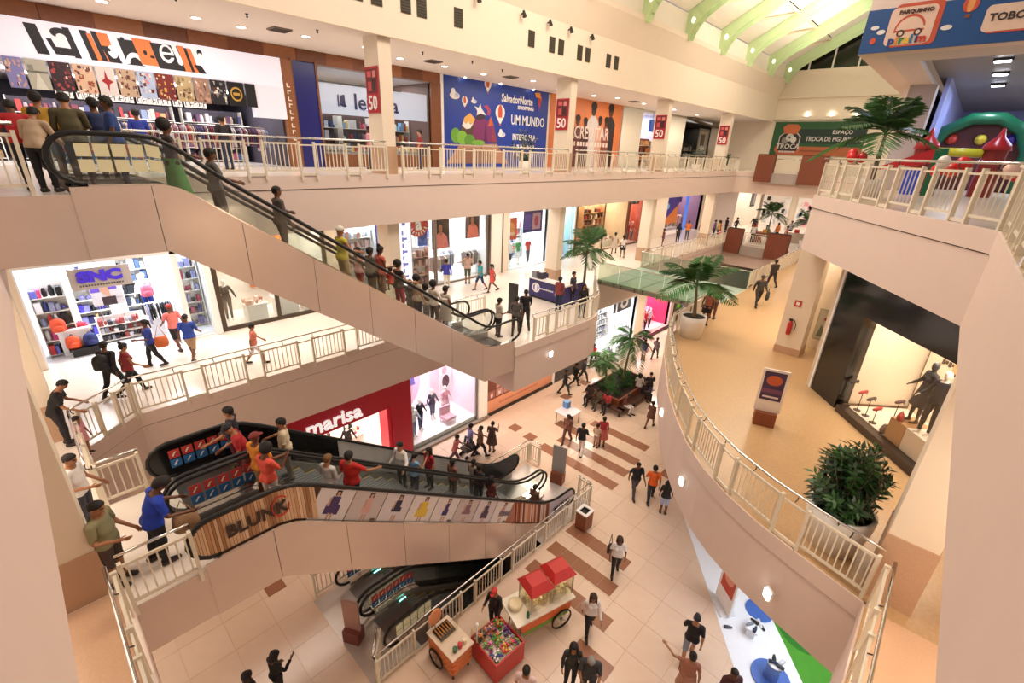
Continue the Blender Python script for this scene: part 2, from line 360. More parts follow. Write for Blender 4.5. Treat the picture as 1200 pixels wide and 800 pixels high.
def spot(x, y, z, i=0):
    s = thing('spotlight', 'small dark spotlight high on the cream bulkhead, %s from the left' % ORD[i], 'lamp', (x, y, z), 'spotlights along the bulkhead')
    g = G(); g.tube([(x, y, z), (x, y - .12, z + .03)], .03, 6); g.build('bracket', DKMETAL, s)
    g = G(); g.tube([(x, y - .12, z + .1), (x, y - .2, z - .12)], [.05, .09], 8); g.build('lamp_head', DKMETAL, s)
for i, x in enumerate((12.3, 14.0, 16.5, 18.2, 19.7, 21.4)): spot(x, 15.48, 18.55, i)
LAMP = M('#FFF4E0', .4, emit=9.0, noise=0)
def downlight(x, y, z, lab, r=.13, em=LAMP, gr='recessed ceiling lights of the top gallery'):
    d = thing('ceiling_light', lab, 'lamp', (x, y, z), gr)
    g = G(); g.lathe([(r + .04, z - .02), (r + .04, z)], (x, y, 0), 14); g.build('trim_ring', WHITEM, d)
    g = G(); g.lathe([(r, z - .025), (r, z - .005)], (x, y, 0), 14); g.build('lens', em, d)
for i, x in enumerate((3.2, 5.4, 6.7, 8.6, 10.8, 12.9, 15.2, 17.7, 20.6, 23.9, 27.5, 29.2, 33, 37.8, 43)):
    downlight(x, 18.6 + (x * 37 % 1.2) - .5, 16.78, 'round recessed light in the top gallery ceiling, %s from the left' % ORD[i])
for i, (x, y) in enumerate(((2.6, 17.1), (4.4, 16.6), (6.2, 16.8), (8.4, 17), (10.6, 16.6), (12.6, 17), (15, 16.8), (17.2, 17.2))):
    s = thing('sprinkler', 'tiny dark sprinkler head under the top gallery ceiling, %s from the left' % ORD[i], 'sprinkler', (x, y, 16.78), 'ceiling sprinklers')
    g = G(); g.lathe([(.012, 16.68), (.035, 16.69), (.018, 16.73), (.05, 16.78)], (x, y, 0), 8); g.build('head', DKMETAL, s)
for i, (x, y) in enumerate(((7.6, 18.0), (14.1, 18.3), (19, 18.4), (31.5, 18.6))):
    s = thing('air_grille', 'flat grey air grille in the top gallery ceiling, %s from the left' % ORD[i], 'vent', (x, y, 16.78), 'ceiling air grilles')
    g = G(); g.box(x - .3, y - .3, 16.74, x + .3, y + .3, 16.78); g.build('grille_frame', M('#8A7F76'), s)
    g = G()
    for k in range(6): g.box(x - .26, y - .25 + k * .09, 16.72, x + .26, y - .21 + k * .09, 16.745)
    g.build('slat', M('#5E554E'), s, 'stuff')
# far end: wall with gable, dark gable windows
wallbox('wall_end', (52, -9, 12.4, 52.3, 21.3, 20.9), m=M('#F3E3CC', .6, noise=.02, scale=2))
g = G(); g.box(51.75, 5, 16.9, 52, 15.5, 17.15); g.box(51.7, 5, 18.65, 52, 15.5, 18.8); struct('trim_end', g, CREAM)
def roof_z(y): return 21.35 + (15.3 - y) * .545
g = G(); fr = ((52, 0, 0), (0, 1, 0), (0, 0, 1), (-1, 0, 0))
g.prism([(15.4, 20.9), (15.4, 21.3), (0, roof_z(0)), (-9, roof_z(0)), (-9, 20.9)], -.2, -.1, fr); wn = struct('window_1', g, M('#1B1812', .12, noise=.3, scale=1.5))
for y in (13.6, 11.8, 9.9, 8, 6, 4):
    g = G(); g.bar((51.98, y, 20.9), (51.98, y, roof_z(y) + .1), .12, .12, (1, 0, 0)); g.build('mullion', M('#EDE6D6'), wn)
g = G(); g.bar((51.96, 10.2, 23.0), (51.96, 3, 23.0), .1, .12); g.build('transom', M('#EDE6D6'), wn)
# atrium roof: green ribs, cream panels between them, purlins, dark glazing higher up
GREEN = M('#D3EBB4', .5, noise=.05, scale=3); ROOFP = M('#F6EEDC', .6, noise=.03, scale=2)
rib_x = (20.6, 25.8, 31.0, 36.2, 41.4, 46.6, 51.4)
def rib(x):
    g = G(); fr = ((x - .14, 0, 0), (0, 1, 0), (0, 0, 1), (1, 0, 0))
    lo = [(15.0, 19.9), (14.9, 20.3), (14.65, 20.75), (14.2, 21.2), (13.6, 21.6), (12.9, 21.95), (0, roof_z(0) - .75)]
    hi = [(0, roof_z(0)), (12.9, roof_z(12.9)), (15.3, 21.35), (15.35, 19.9)]
    g.prism(lo + hi, 0, .28, fr)
    o = g.build('roof_rib', GREEN, None, 'structure', 'light green curved steel rib of the atrium roof')
    g = G()
    for a, b in zip(lo[:-1], lo[1:]): g.bar((x, a[0], a[1]), (x, b[0], b[1]), .5, .05, (1, 0, 0))
    g.build('flange', GREEN, o)
    g = G(); g.prism(ell(14.9, 20.9, .12, .16, 10), -.16, .16, ((x, 0, 0), (0, 1, 0), (0, 0, 1), (1, 0, 0))); g.build('rib_hole_glow', M('#FFF6D8', .4, emit=1.2, noise=0), o)  # glowing ellipse standing in for a lit hole through the rib
for x in rib_x: rib(x)
for a, b in zip(rib_x, rib_x[1:]):
    x0, x1 = a + .14, b - .14
    g = G(); fr = ((x0, 0, 0), (0, 1, 0), (0, 0, 1), (1, 0, 0)); L = x1 - x0
    g.prism([(15.3, 19.9), (15.42, 19.9), (15.42, 21.3), (15.3, 21.3)], 0, L, fr); struct('wall_roof', g, ROOFP)
    for k, (y1, y0) in enumerate(((15.3, 12.4), (12.2, 9.6), (8.5, 6.0), (5.8, 3.0))):
        g = G(); g.prism([(y1, roof_z(y1) + .02), (y0, roof_z(y0) + .02), (y0, roof_z(y0) + .14), (y1, roof_z(y1) + .14)], 0, L, fr); struct('roof_panel', g, ROOFP)
    g = G(); g.prism([(15.3, roof_z(15.3) + .2), (0, roof_z(0) + .2), (0, roof_z(0) + .3), (15.3, roof_z(15.3) + .3)], 0, L, fr); struct('roof_glazing', g, M('#191611', .15, noise=.3))
    for y in (12.3, 9.1, 8.6, 5.9):
        g = G(); g.bar((x0, y, roof_z(y) - .06), (x1, y, roof_z(y) - .06), .16, .14); g.build('roof_purlin', M('#EFE4C8'), None, 'structure')
    g = G(); g.bar((x0, 14.6, roof_z(14.6) - .12), (x1, 12.3, roof_z(12.3) - .1), .1, .1); g.build('roof_brace', M('#E7C9A4'), None, 'structure')
# L3 right: bulkhead of the play area with its printed front, soffit, dark ceiling, pillar and back walls
wallbox('wall_right_upper', (18.9, 3.0, 16.35, 45, 3.6, 21.0), (18.4, -9, 16.35, 18.9, 3.6, 21.0), m=PAINT)
wallbox('ceiling_play', (20.3, -9, 16.75, 45, 2.3, 16.9), m=M('#8E8B88', .5, noise=.05))
wallbox('trim_soffit', (18.9, 2.3, 16.35, 45, 3.0, 16.5), (18.9, -9, 16.35, 20.3, 2.3, 16.5), m=M('#D9CBC6', .6))
wallbox('column', (26.0, 2.15, 12.4, 26.9, 3.0, 16.35), m=M('#B9ADA8', .5))
wallbox('wall_play', (44.5, -9, 12.4, 44.8, 2.5, 16.8), (27.6, 1.9, 12.4, 44.5, 2.05, 16.8), m=M('#A9B4F2', .5, noise=.03))
wallbox('wall_right', (26.9, 2.6, 12.4, 45, 2.75, 16.4), m=M('#C9CBDA', .5))
for y in (-3.8,): light('play_lamp', (31, y, 16.6), 620, (8, 3), (.62, .72, 1.0))
# L2 right: wall behind the passage, recess, far walls
wallbox('wall_right', (21.0, 3.2, 6.2, 21.2, 3.9, 10.64), (21.6, 2.0, 6.2, 21.8, 3.2, 10.64), (17.6, 2.12, 6.2, 21.6, 2.24, 10.64), (24.5, 3.0, 6.2, 44, 3.3, 10.64), m=CREAM)
wallbox('wall_right', (5, -3.2, 6.2, 13.4, -3.0, 10.64), m=CREAM)
wallbox('wall_right', (17.0, 4.0, 0, 45, 4.2, 4.25), (16.0, -9, 0, 16.2, 1.0, 4.25), m=M('#F1E6DA', .5))
wallbox('wall_end', (60, -9, 0, 60.3, 24, 4.25), (60, -9, 6.2, 60.3, 24, 10.64), m=CREAM)
wallbox('wall_near', (-6.3, -9, 0, -6, 24, 4.2), (-6.3, 8, 6.2, -6, 24, 10.64), (-6.3, 8, 12.4, -6, 24, 16.8), m=CREAM)
# glass bridge across the void
br = thing('glass_bridge', 'greenish glass footbridge with steel fittings crossing the void between both galleries', 'bridge', (26.5, 11.5, 6.2))
BTN = G().mat(DKMETAL).tube([(-.05, 0, 0), (.05, 0, 0)], .035, 6).mesh('steel_button')
GB = glass('#DCEFE2', .12, .08, .55)
for i in range(5):
    for j in range(2):
        g = G(); y0 = 8.05 + i * 1.43; x0 = 24.0 + j * 2.6; g.box(x0 + .03, y0 + .03, 6.12, x0 + 2.57, y0 + 1.4, 6.19); g.build('floor_pane', GB, br)
for y in [8.05 + i * 1.43 for i in range(6)]: g = G(); g.bar((24, y, 6.05), (29.2, y, 6.05), .06, .12); g.build('beam', METAL, br)
for x in (24.05, 26.6, 29.15): g = G(); g.bar((x, 8.0, 6.0), (x, 15.2, 6.0), .08, .2); g.build('beam', METAL, br)
for x in (24.0, 29.2):
    for i in range(5):
        y0 = 8.05 + i * 1.43; g = G(); g.box(x - .01, y0 + .03, 5.95, x + .01, y0 + 1.4, 7.25); g.build('balustrade_pane', glass('#E3ECE4', .08), br)
        for dy in (.25, 1.18):
            for dz in (5.98, 6.1): inst('steel_button', BTN, br, (x, y0 + dy, dz))
    g = G(); g.tube([(x, 8.0, 7.27), (x, 15.2, 7.27)], .03, 6); g.build('handrail', CHROME, br)
# ------------------------------------------------------------------ railings
def resample(path, ds):
    P = [Vector(p) for p in path]; out = []; s = 0; acc = [0]
    for a, b in zip(P, P[1:]): acc.append(acc[-1] + (b - a).length)
    def at(t):
        t = max(0, min(acc[-1], t))
        for i in range(len(P) - 1):
            if t <= acc[i + 1] + 1e-9:
                k = (t - acc[i]) / max(1e-9, acc[i + 1] - acc[i]); return P[i].lerp(P[i + 1], k), (P[i + 1] - P[i]).normalized()
    return at, acc[-1]
BAL = G().mat(RAILW).box(-.012, -.012, 0, .012, .012, .74).mesh('baluster')
POST = G().mat(RAILW).box(-.028, -.045, -.12, .028, .045, 1.0).mesh('post')
def railing(path, z, label, group=None, panel=1.2, gap=.45, nb=8, inner=1, tall=1.1, name='railing'):
    """cream steel balustrade: posts, framed panels of balusters with open bays between, tubular handrail on brackets"""
    at, L = resample([(p[0], p[1], 0) for p in path], .1)
    c0 = at(L / 2)[0]; r = thing(name, label, 'railing', (c0.x, c0.y, z), group)
    mod = panel + gap; n = max(1, round((L + gap) / mod)); k = (L + gap) / (n * mod) if n * mod > 0 else 1
    pn, gp = panel * k, gap * k
    if L < 1.1: n, pn, gp = 1, L, 0
    def post(s):
        p, d = at(s); o = inst('post', POST, r, (p.x, p.y, z)); o.rotation_euler[2] = math.atan2(d.y, d.x)
    hp = []; brk = G()
    for i in range(n):
        s0 = i * (pn + gp); s1 = min(L, s0 + pn)
        post(s0 + .03); post(s1 - .03)
        a, b = at(s0 + .05)[0], at(s1 - .05)[0]; up = Vector((0, 0, 1))
        for zz in (z + .93, z + .16): g = G(); g.bar((a.x, a.y, zz), (b.x, b.y, zz), .04, .05); g.build('panel_rail', RAILW, r)
        m = max(3, round(nb * pn / 1.2))
        for j in range(m):
            q = a.lerp(b, (j + .5) / m); inst('baluster', BAL, r, (q.x, q.y, z + .17))
        if i < n - 1:
            c = at(s1 + gp)[0]; b2 = at(s1)[0]
            g = G(); g.bar((b2.x, b2.y, z + .9), (c.x, c.y, z + .9), .03, .04); g.build('bay_bar', RAILW, r); g = G(); g.bar((b2.x, b2.y, z + .05), (c.x, c.y, z + .05), .04, .07); g.build('bay_kerb', RAILW, r)
    ns = max(2, int(L / .5) + 1)
    for i in range(ns):
        p, d = at(L * i / (ns - 1)); nrm = Vector((-d.y, d.x, 0)) * inner
        hp.append(Vector((p.x, p.y, z + tall)) + nrm * .07)
    # keep the corners of the path sharp
    g = G(); g.smooth = True; g.tube(hp, .027, 8); g.build('handrail', CHROME, r)
    for i in range(0, ns, 2):
        p, d = at(L * i / (ns - 1)); nrm = Vector((-d.y, d.x, 0)) * inner; q = Vector((p.x, p.y, z))
        g = G(); g.tube([q + Vector((0, 0, .97)), q + nrm * .07 + Vector((0, 0, 1.0)), q + nrm * .07 + Vector((0, 0, tall - .02))], .012, 5); g.build('bracket', DKMETAL, r)
    return r
ex = (.85,) + tuple(x + .55 for x in CX); ey = tuple(x - .05 for x in CX) + (45,)
bay = ('between the escalator head and the first column from the escalators', 'in front of the blue mural, between first and second column', 'before the orange poster, between second and third column', 'before the dark shop, between third and fourth column', 'short run past the fourth column at the far corner')
for a, b, l in zip(ex, ey, bay): railing([(a, 15.45), (b, 15.45)], L3, 'cream top gallery railing ' + l, 'top gallery railings', inner=1)
railing([(-.42, 11.35), (.36, 11.35)], L3, 'short cream railing beside the top end of the upper escalator')
railing([(18.3, 3.6), (11.85, -.56)], L3, 'cream railing on the slanted edge before the play area', inner=-1, panel=1.05, gap=.42, nb=8)
railing([(11.75, -.62), (3.0, -.73)], L3, 'cream railing on the near edge right of the play area corner', inner=-1)
railing([(-.34, 3.0), (-.34, 7.9)], L2, 'cream railing below the near column on the middle gallery', inner=1)
railing([(-.28, 7.97), (.72, 7.97)], L2, 'short cream railing beside the man in the blue shirt', inner=1)
railing([(-.2, 11.2), (.55, 11.2)], L2, 'short cream railing beside the black balustrade at the escalator head', inner=-1)
railing([(-.22, 11.2), (-.22, 14.0)], L2, 'cream railing beside the leaning man in black', inner=1, panel=.9, gap=.4)
railing([(-.2, 14.03), (.98, 15.0)], L2, 'cream angled corner railing near the walking couple in dark clothes', inner=1, panel=.62, gap=.5)
railing([(1.02, 15.02), (12.2, 15.02)], L2, 'long cream railing along the middle gallery before the bag shop', inner=1)
railing([(13.45, 11.28), (17.4, 11.24), (18.4, 11.49), (19.4, 12.19), (20.6, 13.14), (21.8, 13.99), (23.1, 14.85)], L2, 'curved cream railing round the middle gallery tip near the blue kiosk', inner=1, panel=.95, gap=.5, nb=5)
railing([(12.3, 14.75), (14.2, 14.75)], L2, 'short cream railing at the foot of the upper escalators', inner=1)
railing([(29.4, 15.15), (45, 15.15)], L2, 'far cream railing of the middle gallery beyond the glass bridge', inner=1)
railing([(45, 8.33), (30.5, 8.13), (29.4, 8.1)], L2, 'far cream railing across the void past the glass bridge', inner=1)
railing([(23.8, 7.98), (22, 7.92)] + [(x + .03, y - .04) for x, y in L2RIGHT_EDGE[3:-1]] + [(8.78, -.7)], L2, 'long curved cream railing of the tan floored gallery', inner=1, panel=1.25, gap=.5, nb=10)
railing([(8.65, -.8), (2.5, -.8)], L2, 'cream railing in front of the granite based column across the void', inner=1, panel=1.2, gap=.5)
railing([(3.55, 7.68), (13.4, 7.68)], L1, 'long white railing between the escalator pit and the snack carts', inner=1, gap=.5, nb=9)
railing([(13.45, 7.72), (13.45, 8.35)], L1, 'short white end railing by the wooden litter bin', inner=1)
railing([(3.6, 7.75), (4.1, 8.4)], L1, 'short white railing beside the head of the lowest escalator', inner=1)
railing([(3.55, 11.38), (5.2, 11.38)], L1, 'tan shaded railing behind the heads of the lowest escalators', inner=1)
railing([(8.8, 11.38), (13.75, 11.38)], L1, 'white railing behind the foot of the middle escalators', inner=1)
railing([(13.8, 11.4), (13.8, 10.75)], L1, 'short white return railing near the grey totem', inner=1)
# far cross edges with brown wood boxes
for z, ys, lv in ((L3, ((13.8, 12.5), (10.5, 8.7)), 'top'), (L2, ((15.0, 13.7), (11.6, 9.9)), 'middle')):
    for i, (a, b) in enumerate(ys):
        bx = thing('wood_box', 'brown wooden box on the %s gallery far edge, %s' % (lv, ('beside the facade corner', 'nearer the slanted balcony')[i]), 'planter', (44.6, (a + b) / 2, z - .75), 'wooden boxes at the far edges')
        g = G(); g.box(44.3, b, z - .75, 44.96, a, z + 1.4); g.build('body', M('#7A3F28', .5, noise=.12), bx)
        g = G(); g.box(44.35, b + .05, z + 1.4, 44.9, a - .05, z + 1.44); g.build('soil', M('#2D2016', .9), bx)
    g = G(); g.box(44.6, ys[1][0], z - .85, 44.96, ys[0][1], z - .02); struct('trim_far', g, M('#A89C94', .5))
    railing([(44.95, ys[0][1] - .05), (44.95, ys[1][0] + .05)], z, 'short cream railing between brown wood boxes at the %s far edge' % lv, inner=1)
# ------------------------------------------------------------------ escalators
DECK = [(1.05, .14), (2.1, .14), (2.4, .05), (2.65, -.1), (3.0, -.36), (3.35, -.61), (10.19, -5.29), (10.6, -5.58), (11.0, -5.79), (11.5, -5.9), (12.3, -5.92)]
UNDER = [(.6, -1.13), (2.0, -1.13), (10.76, -7.17), (12.6, -7.25)]
def interp(P, x):
    if x <= P[0][0]: return P[0][1]
    for a, b in zip(P, P[1:]):
        if x <= b[0]: return a[1] + (b[1] - a[1]) * (x - a[0]) / (b[0] - a[0])
    return P[-1][1]
def step_z(x):
    return max(-6.2, min(0, -(x - 2.02) * .684))
RED = M('#C9463C', .5); BLUE = M('#2E6DA8', .5); PALEY = M('#D9CFA4', .5, emit=.12); TREAD = M('#828284', .45, .2, .1, 30); SKIRT = M('#B0ADA9', .3, .5, .08)
STEP = {}
def step_mesh(wd):
    k = round(wd, 2)
    if k not in STEP:
        g = G(); g.mat(TREAD).box(0, 0, -.32, .42, wd, -.02)
        g.mat(M('#A2A2A2', .4, .3, .1))
        for j in range(12): g.box(.01, wd * (j + .2) / 12, -.02, .4, wd * (j + .75) / 12, 0)
        g.mat(M('#D8B23A', .5)); g.box(.0, 0, -.02, .02, wd, .003); g.box(.02, 0, -.02, .4, .03, .003); g.box(.02, wd - .03, -.02, .4, wd, .003)
        STEP[k] = g.mesh('step')
    return STEP[k]
GL = glass('#FAFCFB', .05, .03); BLK = M('#0B0B0D', .12, noise=.1); GREYP = M('#C6C8C6', .2, noise=.12, scale=4)
def escalator(name, label, x0, y0, y1, zt, hb, styles, group, clad=(True, False), sticker=('rb', 'rb'), lamp=False):
    """styles: per side a function of x giving the panel material"""
    e = thing(name, label, 'escalator', (x0 + .9, (y0 + y1) / 2, zt), group)
    X = lambda p: [(x0 + q[0], zt + q[1]) for q in p]
    deck = lambda x: interp(DECK, x)
    def hr(x):
        f = .5 - .5 * math.cos(math.pi * max(0, min(1, (x - 1.9) / 1.2))); f2 = .5 - .5 * math.cos(math.pi * max(0, min(1, (12.0 - x) / 1.2)))
        return deck(x) + .86 + (hb - .86) * min(f, f2)
    xs = [1.05 + (12.3 - 1.05) * i / 30 for i in range(31)]
    ha = [(x, hr(x)) for x in xs]
    def arc(cx, zlo, zhi, rx, n=8):
        return [(cx + rx * math.sin(math.pi * i / n), (zlo + zhi) / 2 - (zhi - zlo) / 2 * math.cos(math.pi * i / n)) for i in range(n + 1)]
    topa = arc(1.05, deck(1.05) + .02, ha[0][1], -.43); bota = arc(12.3, deck(12.3) + .02, ha[-1][1], .45)[::-1]
    path = topa[:-1] + ha + bota[1:]
    for si, y in enumerate((y0 + .07, y1 - .07)):
        fr = ((0, y, 0), (1, 0, 0), (0, 0, 1), (0, -1, 0))
        g = G(); g.smooth = True; g.tube([(x0 + p[0], y, zt + p[1]) for p in path], .045, 8); g.build('handrail', RUBBER, e)
        # glass or printed panels following the slope
        cuts = [1.05] + [2.25 + 1.27 * i for i in range(8)] + [12.3]
        for a, b in zip(cuts, cuts[1:]):
            pts = [a + (b - a) * i / 4 for i in range(5)]
            poly = [(x, deck(x) + .01) for x in pts] + [(x, hr(x) - .03) for x in pts[::-1]]
            if a == cuts[0]: poly = poly[:-1] + topa[::-1][1:-1] if False else [(x, deck(x) + .01) for x in pts] + [(x, hr(x) - .03) for x in pts[::-1]][:-1] + [(q[0] + .03, q[1]) for q in topa[::-1]]
            if b == cuts[-1]: poly = [(x, deck(x) + .01) for x in pts][:-1] + [(q[0] - .03, q[1]) for q in bota[::-1]] + [(x, hr(x) - .03) for x in pts[::-1]][1:]
            g = G(); g.prism(X(poly), -.008, .008, fr); g.build('balustrade_panel', styles[si]((a + b) / 2), e)
        # inner skirt and outer deck trim
        yi = 1 if si == 0 else -1
        g = G(); ds = [(x, deck(x)) for x in xs]; ss = [(x, step_z(x) - .05) for x in xs[::-1]]
        g.prism(X(ds + ss), -.05, .05, fr); g.build('skirt', SKIRT, e)
        g = G()
        for p, q in zip(DECK, DECK[1:]): g.bar((x0 + p[0], y, zt + p[1]), (x0 + q[0], y, zt + q[1]), .14, .035)
        g.build('deck_trim', CHROME, e)
        st = sticker[si]
        if st:
            rows = ((.63, RED), (.36, BLUE)) if st == 'rb' else ((.66, PALEY), (.36, PALEY))
            for j in range(5 if st != 'rb' else 6):
                for hh, m in rows:
                    for cx in ([1.12 + j * .25] if st != 'foot' else []):
                        side = -1
                        x = cx; z = deck(x) + hh * (ha[0][1] - .14) + .02; w2, h2 = .105, .105
                        sl = (deck(x + .05) - deck(x - .05)) / .1
                        poly = [(x - w2, z - h2 - sl * w2), (x + w2, z - h2 + sl * w2), (x + w2, z + h2 + sl * w2), (x - w2, z + h2 - sl * w2)]
                        g = G(); g.prism(X(poly), -.013, .013, fr); o = g.build('sticker', m, e)
                        if st == 'rb':
                            g = G(); fr2 = ((0, y, 0), (1, 0, 0), (0, 0, 1), (0, -1, 0)); c = (x, z)
                            g.prism(X([(x - .05, z - .05), (x - .02, z - .05), (x + .02, z + .02), (x + .05, z + .05), (x + .01, z + .05), (x - .03, z - .01)]), .013, .016, fr2); g.build('pictogram', WHITEM, o)
    # steps
    wd = y1 - y0 - .34; me = step_mesh(wd)
    for i in range(23):
        x = 2.02 + i * .3995; inst('step', me, e, (x0 + x, y0 + .17, zt + max(-6.2, -(i * .3995 + .2) * .684)))
    for xx, z, nm in ((.95, 0, 'comb_plate'), (11.1, -6.2, 'comb_plate')):
        g = G(); g.box(x0 + xx, y0 + .17, zt + z - .05, x0 + xx + 1.1, y1 - .17, zt + z + .01); g.build(nm, M('#8E8C89', .3, .8, .08, 20), e)
    if lamp:
        for yy in (y0 + .2, y1 - .2):
            g = G(); g.box(x0 + 1.85, yy - .015, zt - .02, x0 + 2.1, yy + .015, zt + .02); g.build('comb_light', M('#7FF2D8', .4, emit=4, noise=0), e)
    # truss: underside and cladding
    g = G(); fr = ((0, y0 + .02, 0), (1, 0, 0), (0, 0, 1), (0, -1, 0))
    lo = UNDER; up_ = [(x, z + .1) for x, z in UNDER]
    g.prism(X(lo + up_[::-1]), -(y1 - y0 - .04), 0, fr); g.build('truss_underside', STEEL, e)
    for si, y in enumerate((y0, y1)):
        if not clad[si]: continue
        cuts = [.78, 1.95] + [1.95 + 1.45 * i for i in range(1, 7)] + [12.35]
        fr = ((0, y, 0), (1, 0, 0), (0, 0, 1), (0, -1, 0))
        for a, b in zip(cuts, cuts[1:]):
            pts = sorted({a + .006, b - .006} | {p[0] for p in DECK if a < p[0] < b} | {p[0] for p in UNDER if a < p[0] < b})
            sh = lambda x: -.34 * max(0, min(1, (x - 1.9) / .5)) * max(0, min(1, (10.7 - x) / .5))
            poly = [(x, interp(UNDER, x)) for x in pts] + [(x, deck(x) - .015) for x in pts[::-1]]
            g = G(); g.prism(X(poly), -.01, .01, fr); g.build('cladding_panel', STEEL, e)
    return e
clear = lambda x: GL
EG1, EG2, EG3 = 'escalators from the top gallery', 'escalators from the middle gallery', 'escalators into the lowest level'
escalator('escalator', 'steel clad escalator with glass sides and pale squares, down from the top gallery', 0, 11.3, 12.88, L3, .74, (clear, clear), EG1, (True, False), ('py', None))
escalator('escalator', 'glass sided escalator behind the steel clad one from the top gallery', 0, 12.92, 14.5, L3, .74, (clear, clear), EG1, (False, True), (None, 'rb'))
PLNK = M('#C9966A', .5, noise=.2, scale=14)
PLNK = M('#4E3424', .6, noise=.3, scale=14)
def near_side(x): return PLNK if x < 2.9 else (M('#D8CDC8', .45, noise=.06) if x < 9.2 else (M('#B9785E', .5, noise=.2) if x < 11 else M('#DAD2DC', .45)))
def far_side(x): return BLK if x < 4.6 else (GREYP if x < 10.2 else BLK)
eA = escalator('escalator', 'escalator with the printed plank and fashion banner along its side', 0, 8.0, 9.58, L2, .95, (near_side, clear), EG2, (True, False), (None, 'rb'))
eB = escalator('escalator', 'middle escalator with the black glass far side carrying red and blue stickers', 0, 9.62, 11.2, L2, .95, (clear, far_side), EG2, (False, True), ('', 'rb'))
dk = lambda x: glass('#ECF0EE', .08, .03) if x > 3 else GL
escalator('escalator', 'lowest escalator nearest the snack carts going down into the pit', 3.5, 8.15, 9.6, L1, .9, (dk, dk), EG3, (True, False), ('py', 'rb'), lamp=True)
escalator('escalator', 'lowest escalator on the far side of the pit', 3.5, 9.64, 11.1, L1, .9, (dk, dk), EG3, (False, False), ('py', 'rb'), lamp=True)
# printed banner on the near side of eA
def on_bal(x0, x1, f0, f1, hb=.95, sk=0):
    dk_ = lambda x: interp(DECK, x)
    def hr(x):
        f = .5 - .5 * math.cos(math.pi * max(0, min(1, (x - 1.9) / 1.2))); f2 = .5 - .5 * math.cos(math.pi * max(0, min(1, (12.0 - x) / 1.2)))
        return .82 + (hb - .86) * min(f, f2)
    P = [(x0 + sk * f0, f0), (x1 + sk * f0, f0), (x1 + sk * f1, f1), (x0 + sk * f1, f1)]; return [(a, L2 + dk_(a) + hr(a) * f) for a, f in P]
random.seed(3); sh = []; PK = [M(h, .5, noise=.15, scale=20) for h in ('#E6BC92', '#D2A074', '#EFCBA6', '#C08E64', '#DDB48E', '#A87850')]
x = .72
while x < 2.85:
    d = random.uniform(.035, .06); lo = .06 if x > 1.05 else .06 + .5 * (1 - math.sqrt(max(0, 1 - ((1.05 - x) / .43) ** 2)))
    sh.append((PK[random.randrange(6)], on_bal(x, x + d, lo, .97 if x > 1.05 else 1.03 - lo))); x += d + .007
x = 9.2
RK = [M(h, .5, noise=.15, scale=20) for h in ('#D98E6E', '#A2573F', '#E7B79C', '#7B4030', '#F0D9CC')]
while x < 11.0:
    d = random.uniform(.04, .1); sh.append((RK[random.randrange(5)], on_bal(x, x + d, .04, .97))); x += d + .01
PR = (Vector((0, 8.062, 0)), Vector((1, 0, 0)), Vector((0, 0, 1)))
flat(PR, sh, 'plank_print', eA, .004)
sh = []; FC = [M(h, .6, noise=.1) for h in ('#4A3566', '#D9A9A0', '#2F2B45', '#E3C24A', '#3D2F6B', '#8C6C77', '#51405E', '#C79C96')]; SK = M('#C99C84')
for i in range(8):
    x = 3.1 + i * .76
    K5 = .42; ob = lambda a, b, c, d: on_bal(a - .2, b - .2, c, d, .95, K5)
    sh.append((M(('#E6DEDC', '#CFC2BE', '#DDD3D6', '#EAE2DE')[i % 4]), ob(x - .3, x + .44, .03, .97))); sh.append((M('#8E7C78'), ob(x - .31, x - .295, .03, .97)))
    w2 = (.15, .1, .13, .17, .09, .16, .14, .11)[i]
    sh.append((FC[i % 8], ob(x + .1 - w2 * .6, x + .1 + w2 * .6, .5, .76))); sh.append((FC[i % 8], ob(x + .1 - w2, x + .1 + w2, .2 + .08 * (i % 3), .52))); sh.append((SK, ob(x + .05, x + .09, .04, .24))); sh.append((SK, ob(x + .12, x + .16, .04, .24)))
    sh.append((SK, ob(x + .1 - w2 * .9, x + .1 - w2 * .6, .45, .72))); sh.append((M('#2A1D1A'), ob(x + .05, x + .16, .78, .95))); sh.append((SK, ob(x + .075, x + .135, .77, .9)))
    if i % 3 == 1: sh.append((M('#6B5752'), ob(x + .3, x + .42, .04, .12)))
flat(PR, sh, 'fashion_print', eA, .006)
for tx, tb, tm_, sz in ((1.75, 'BLUNK', M('#3B2A22'), .36), (8.65, 'BLUNK', M('#8A7F8A'), .2), (11.85, 'BLUNK', M('#3A3440'), .3)):
    d = (interp(DECK, tx + .25) - interp(DECK, tx - .25)) / .5
    text(tb, (tx, 8.015, L2 + interp(DECK, tx) + .42), (1, 0, d), (-d, 0, 1), sz, tm_, eA, 'lettering', .95, .006, .012)
g = G(); c = (2.17, L2 + .6); ring = ell(c[0], c[1], .17, .24, 18); rin = ell(c[0], c[1], .15, .215, 18)
for i in range(2, 18):
    j = (i + 1) % 18; g.prism([ring[i], ring[j], rin[j], rin[i]], 0, .02, (PR[0], PR[1], PR[2], (0, -1, 0)))
g.v = [(x, y - .045, z) for x, y, z in g.v]
g.build('scribble_ring', M('#C8342C'), eA)
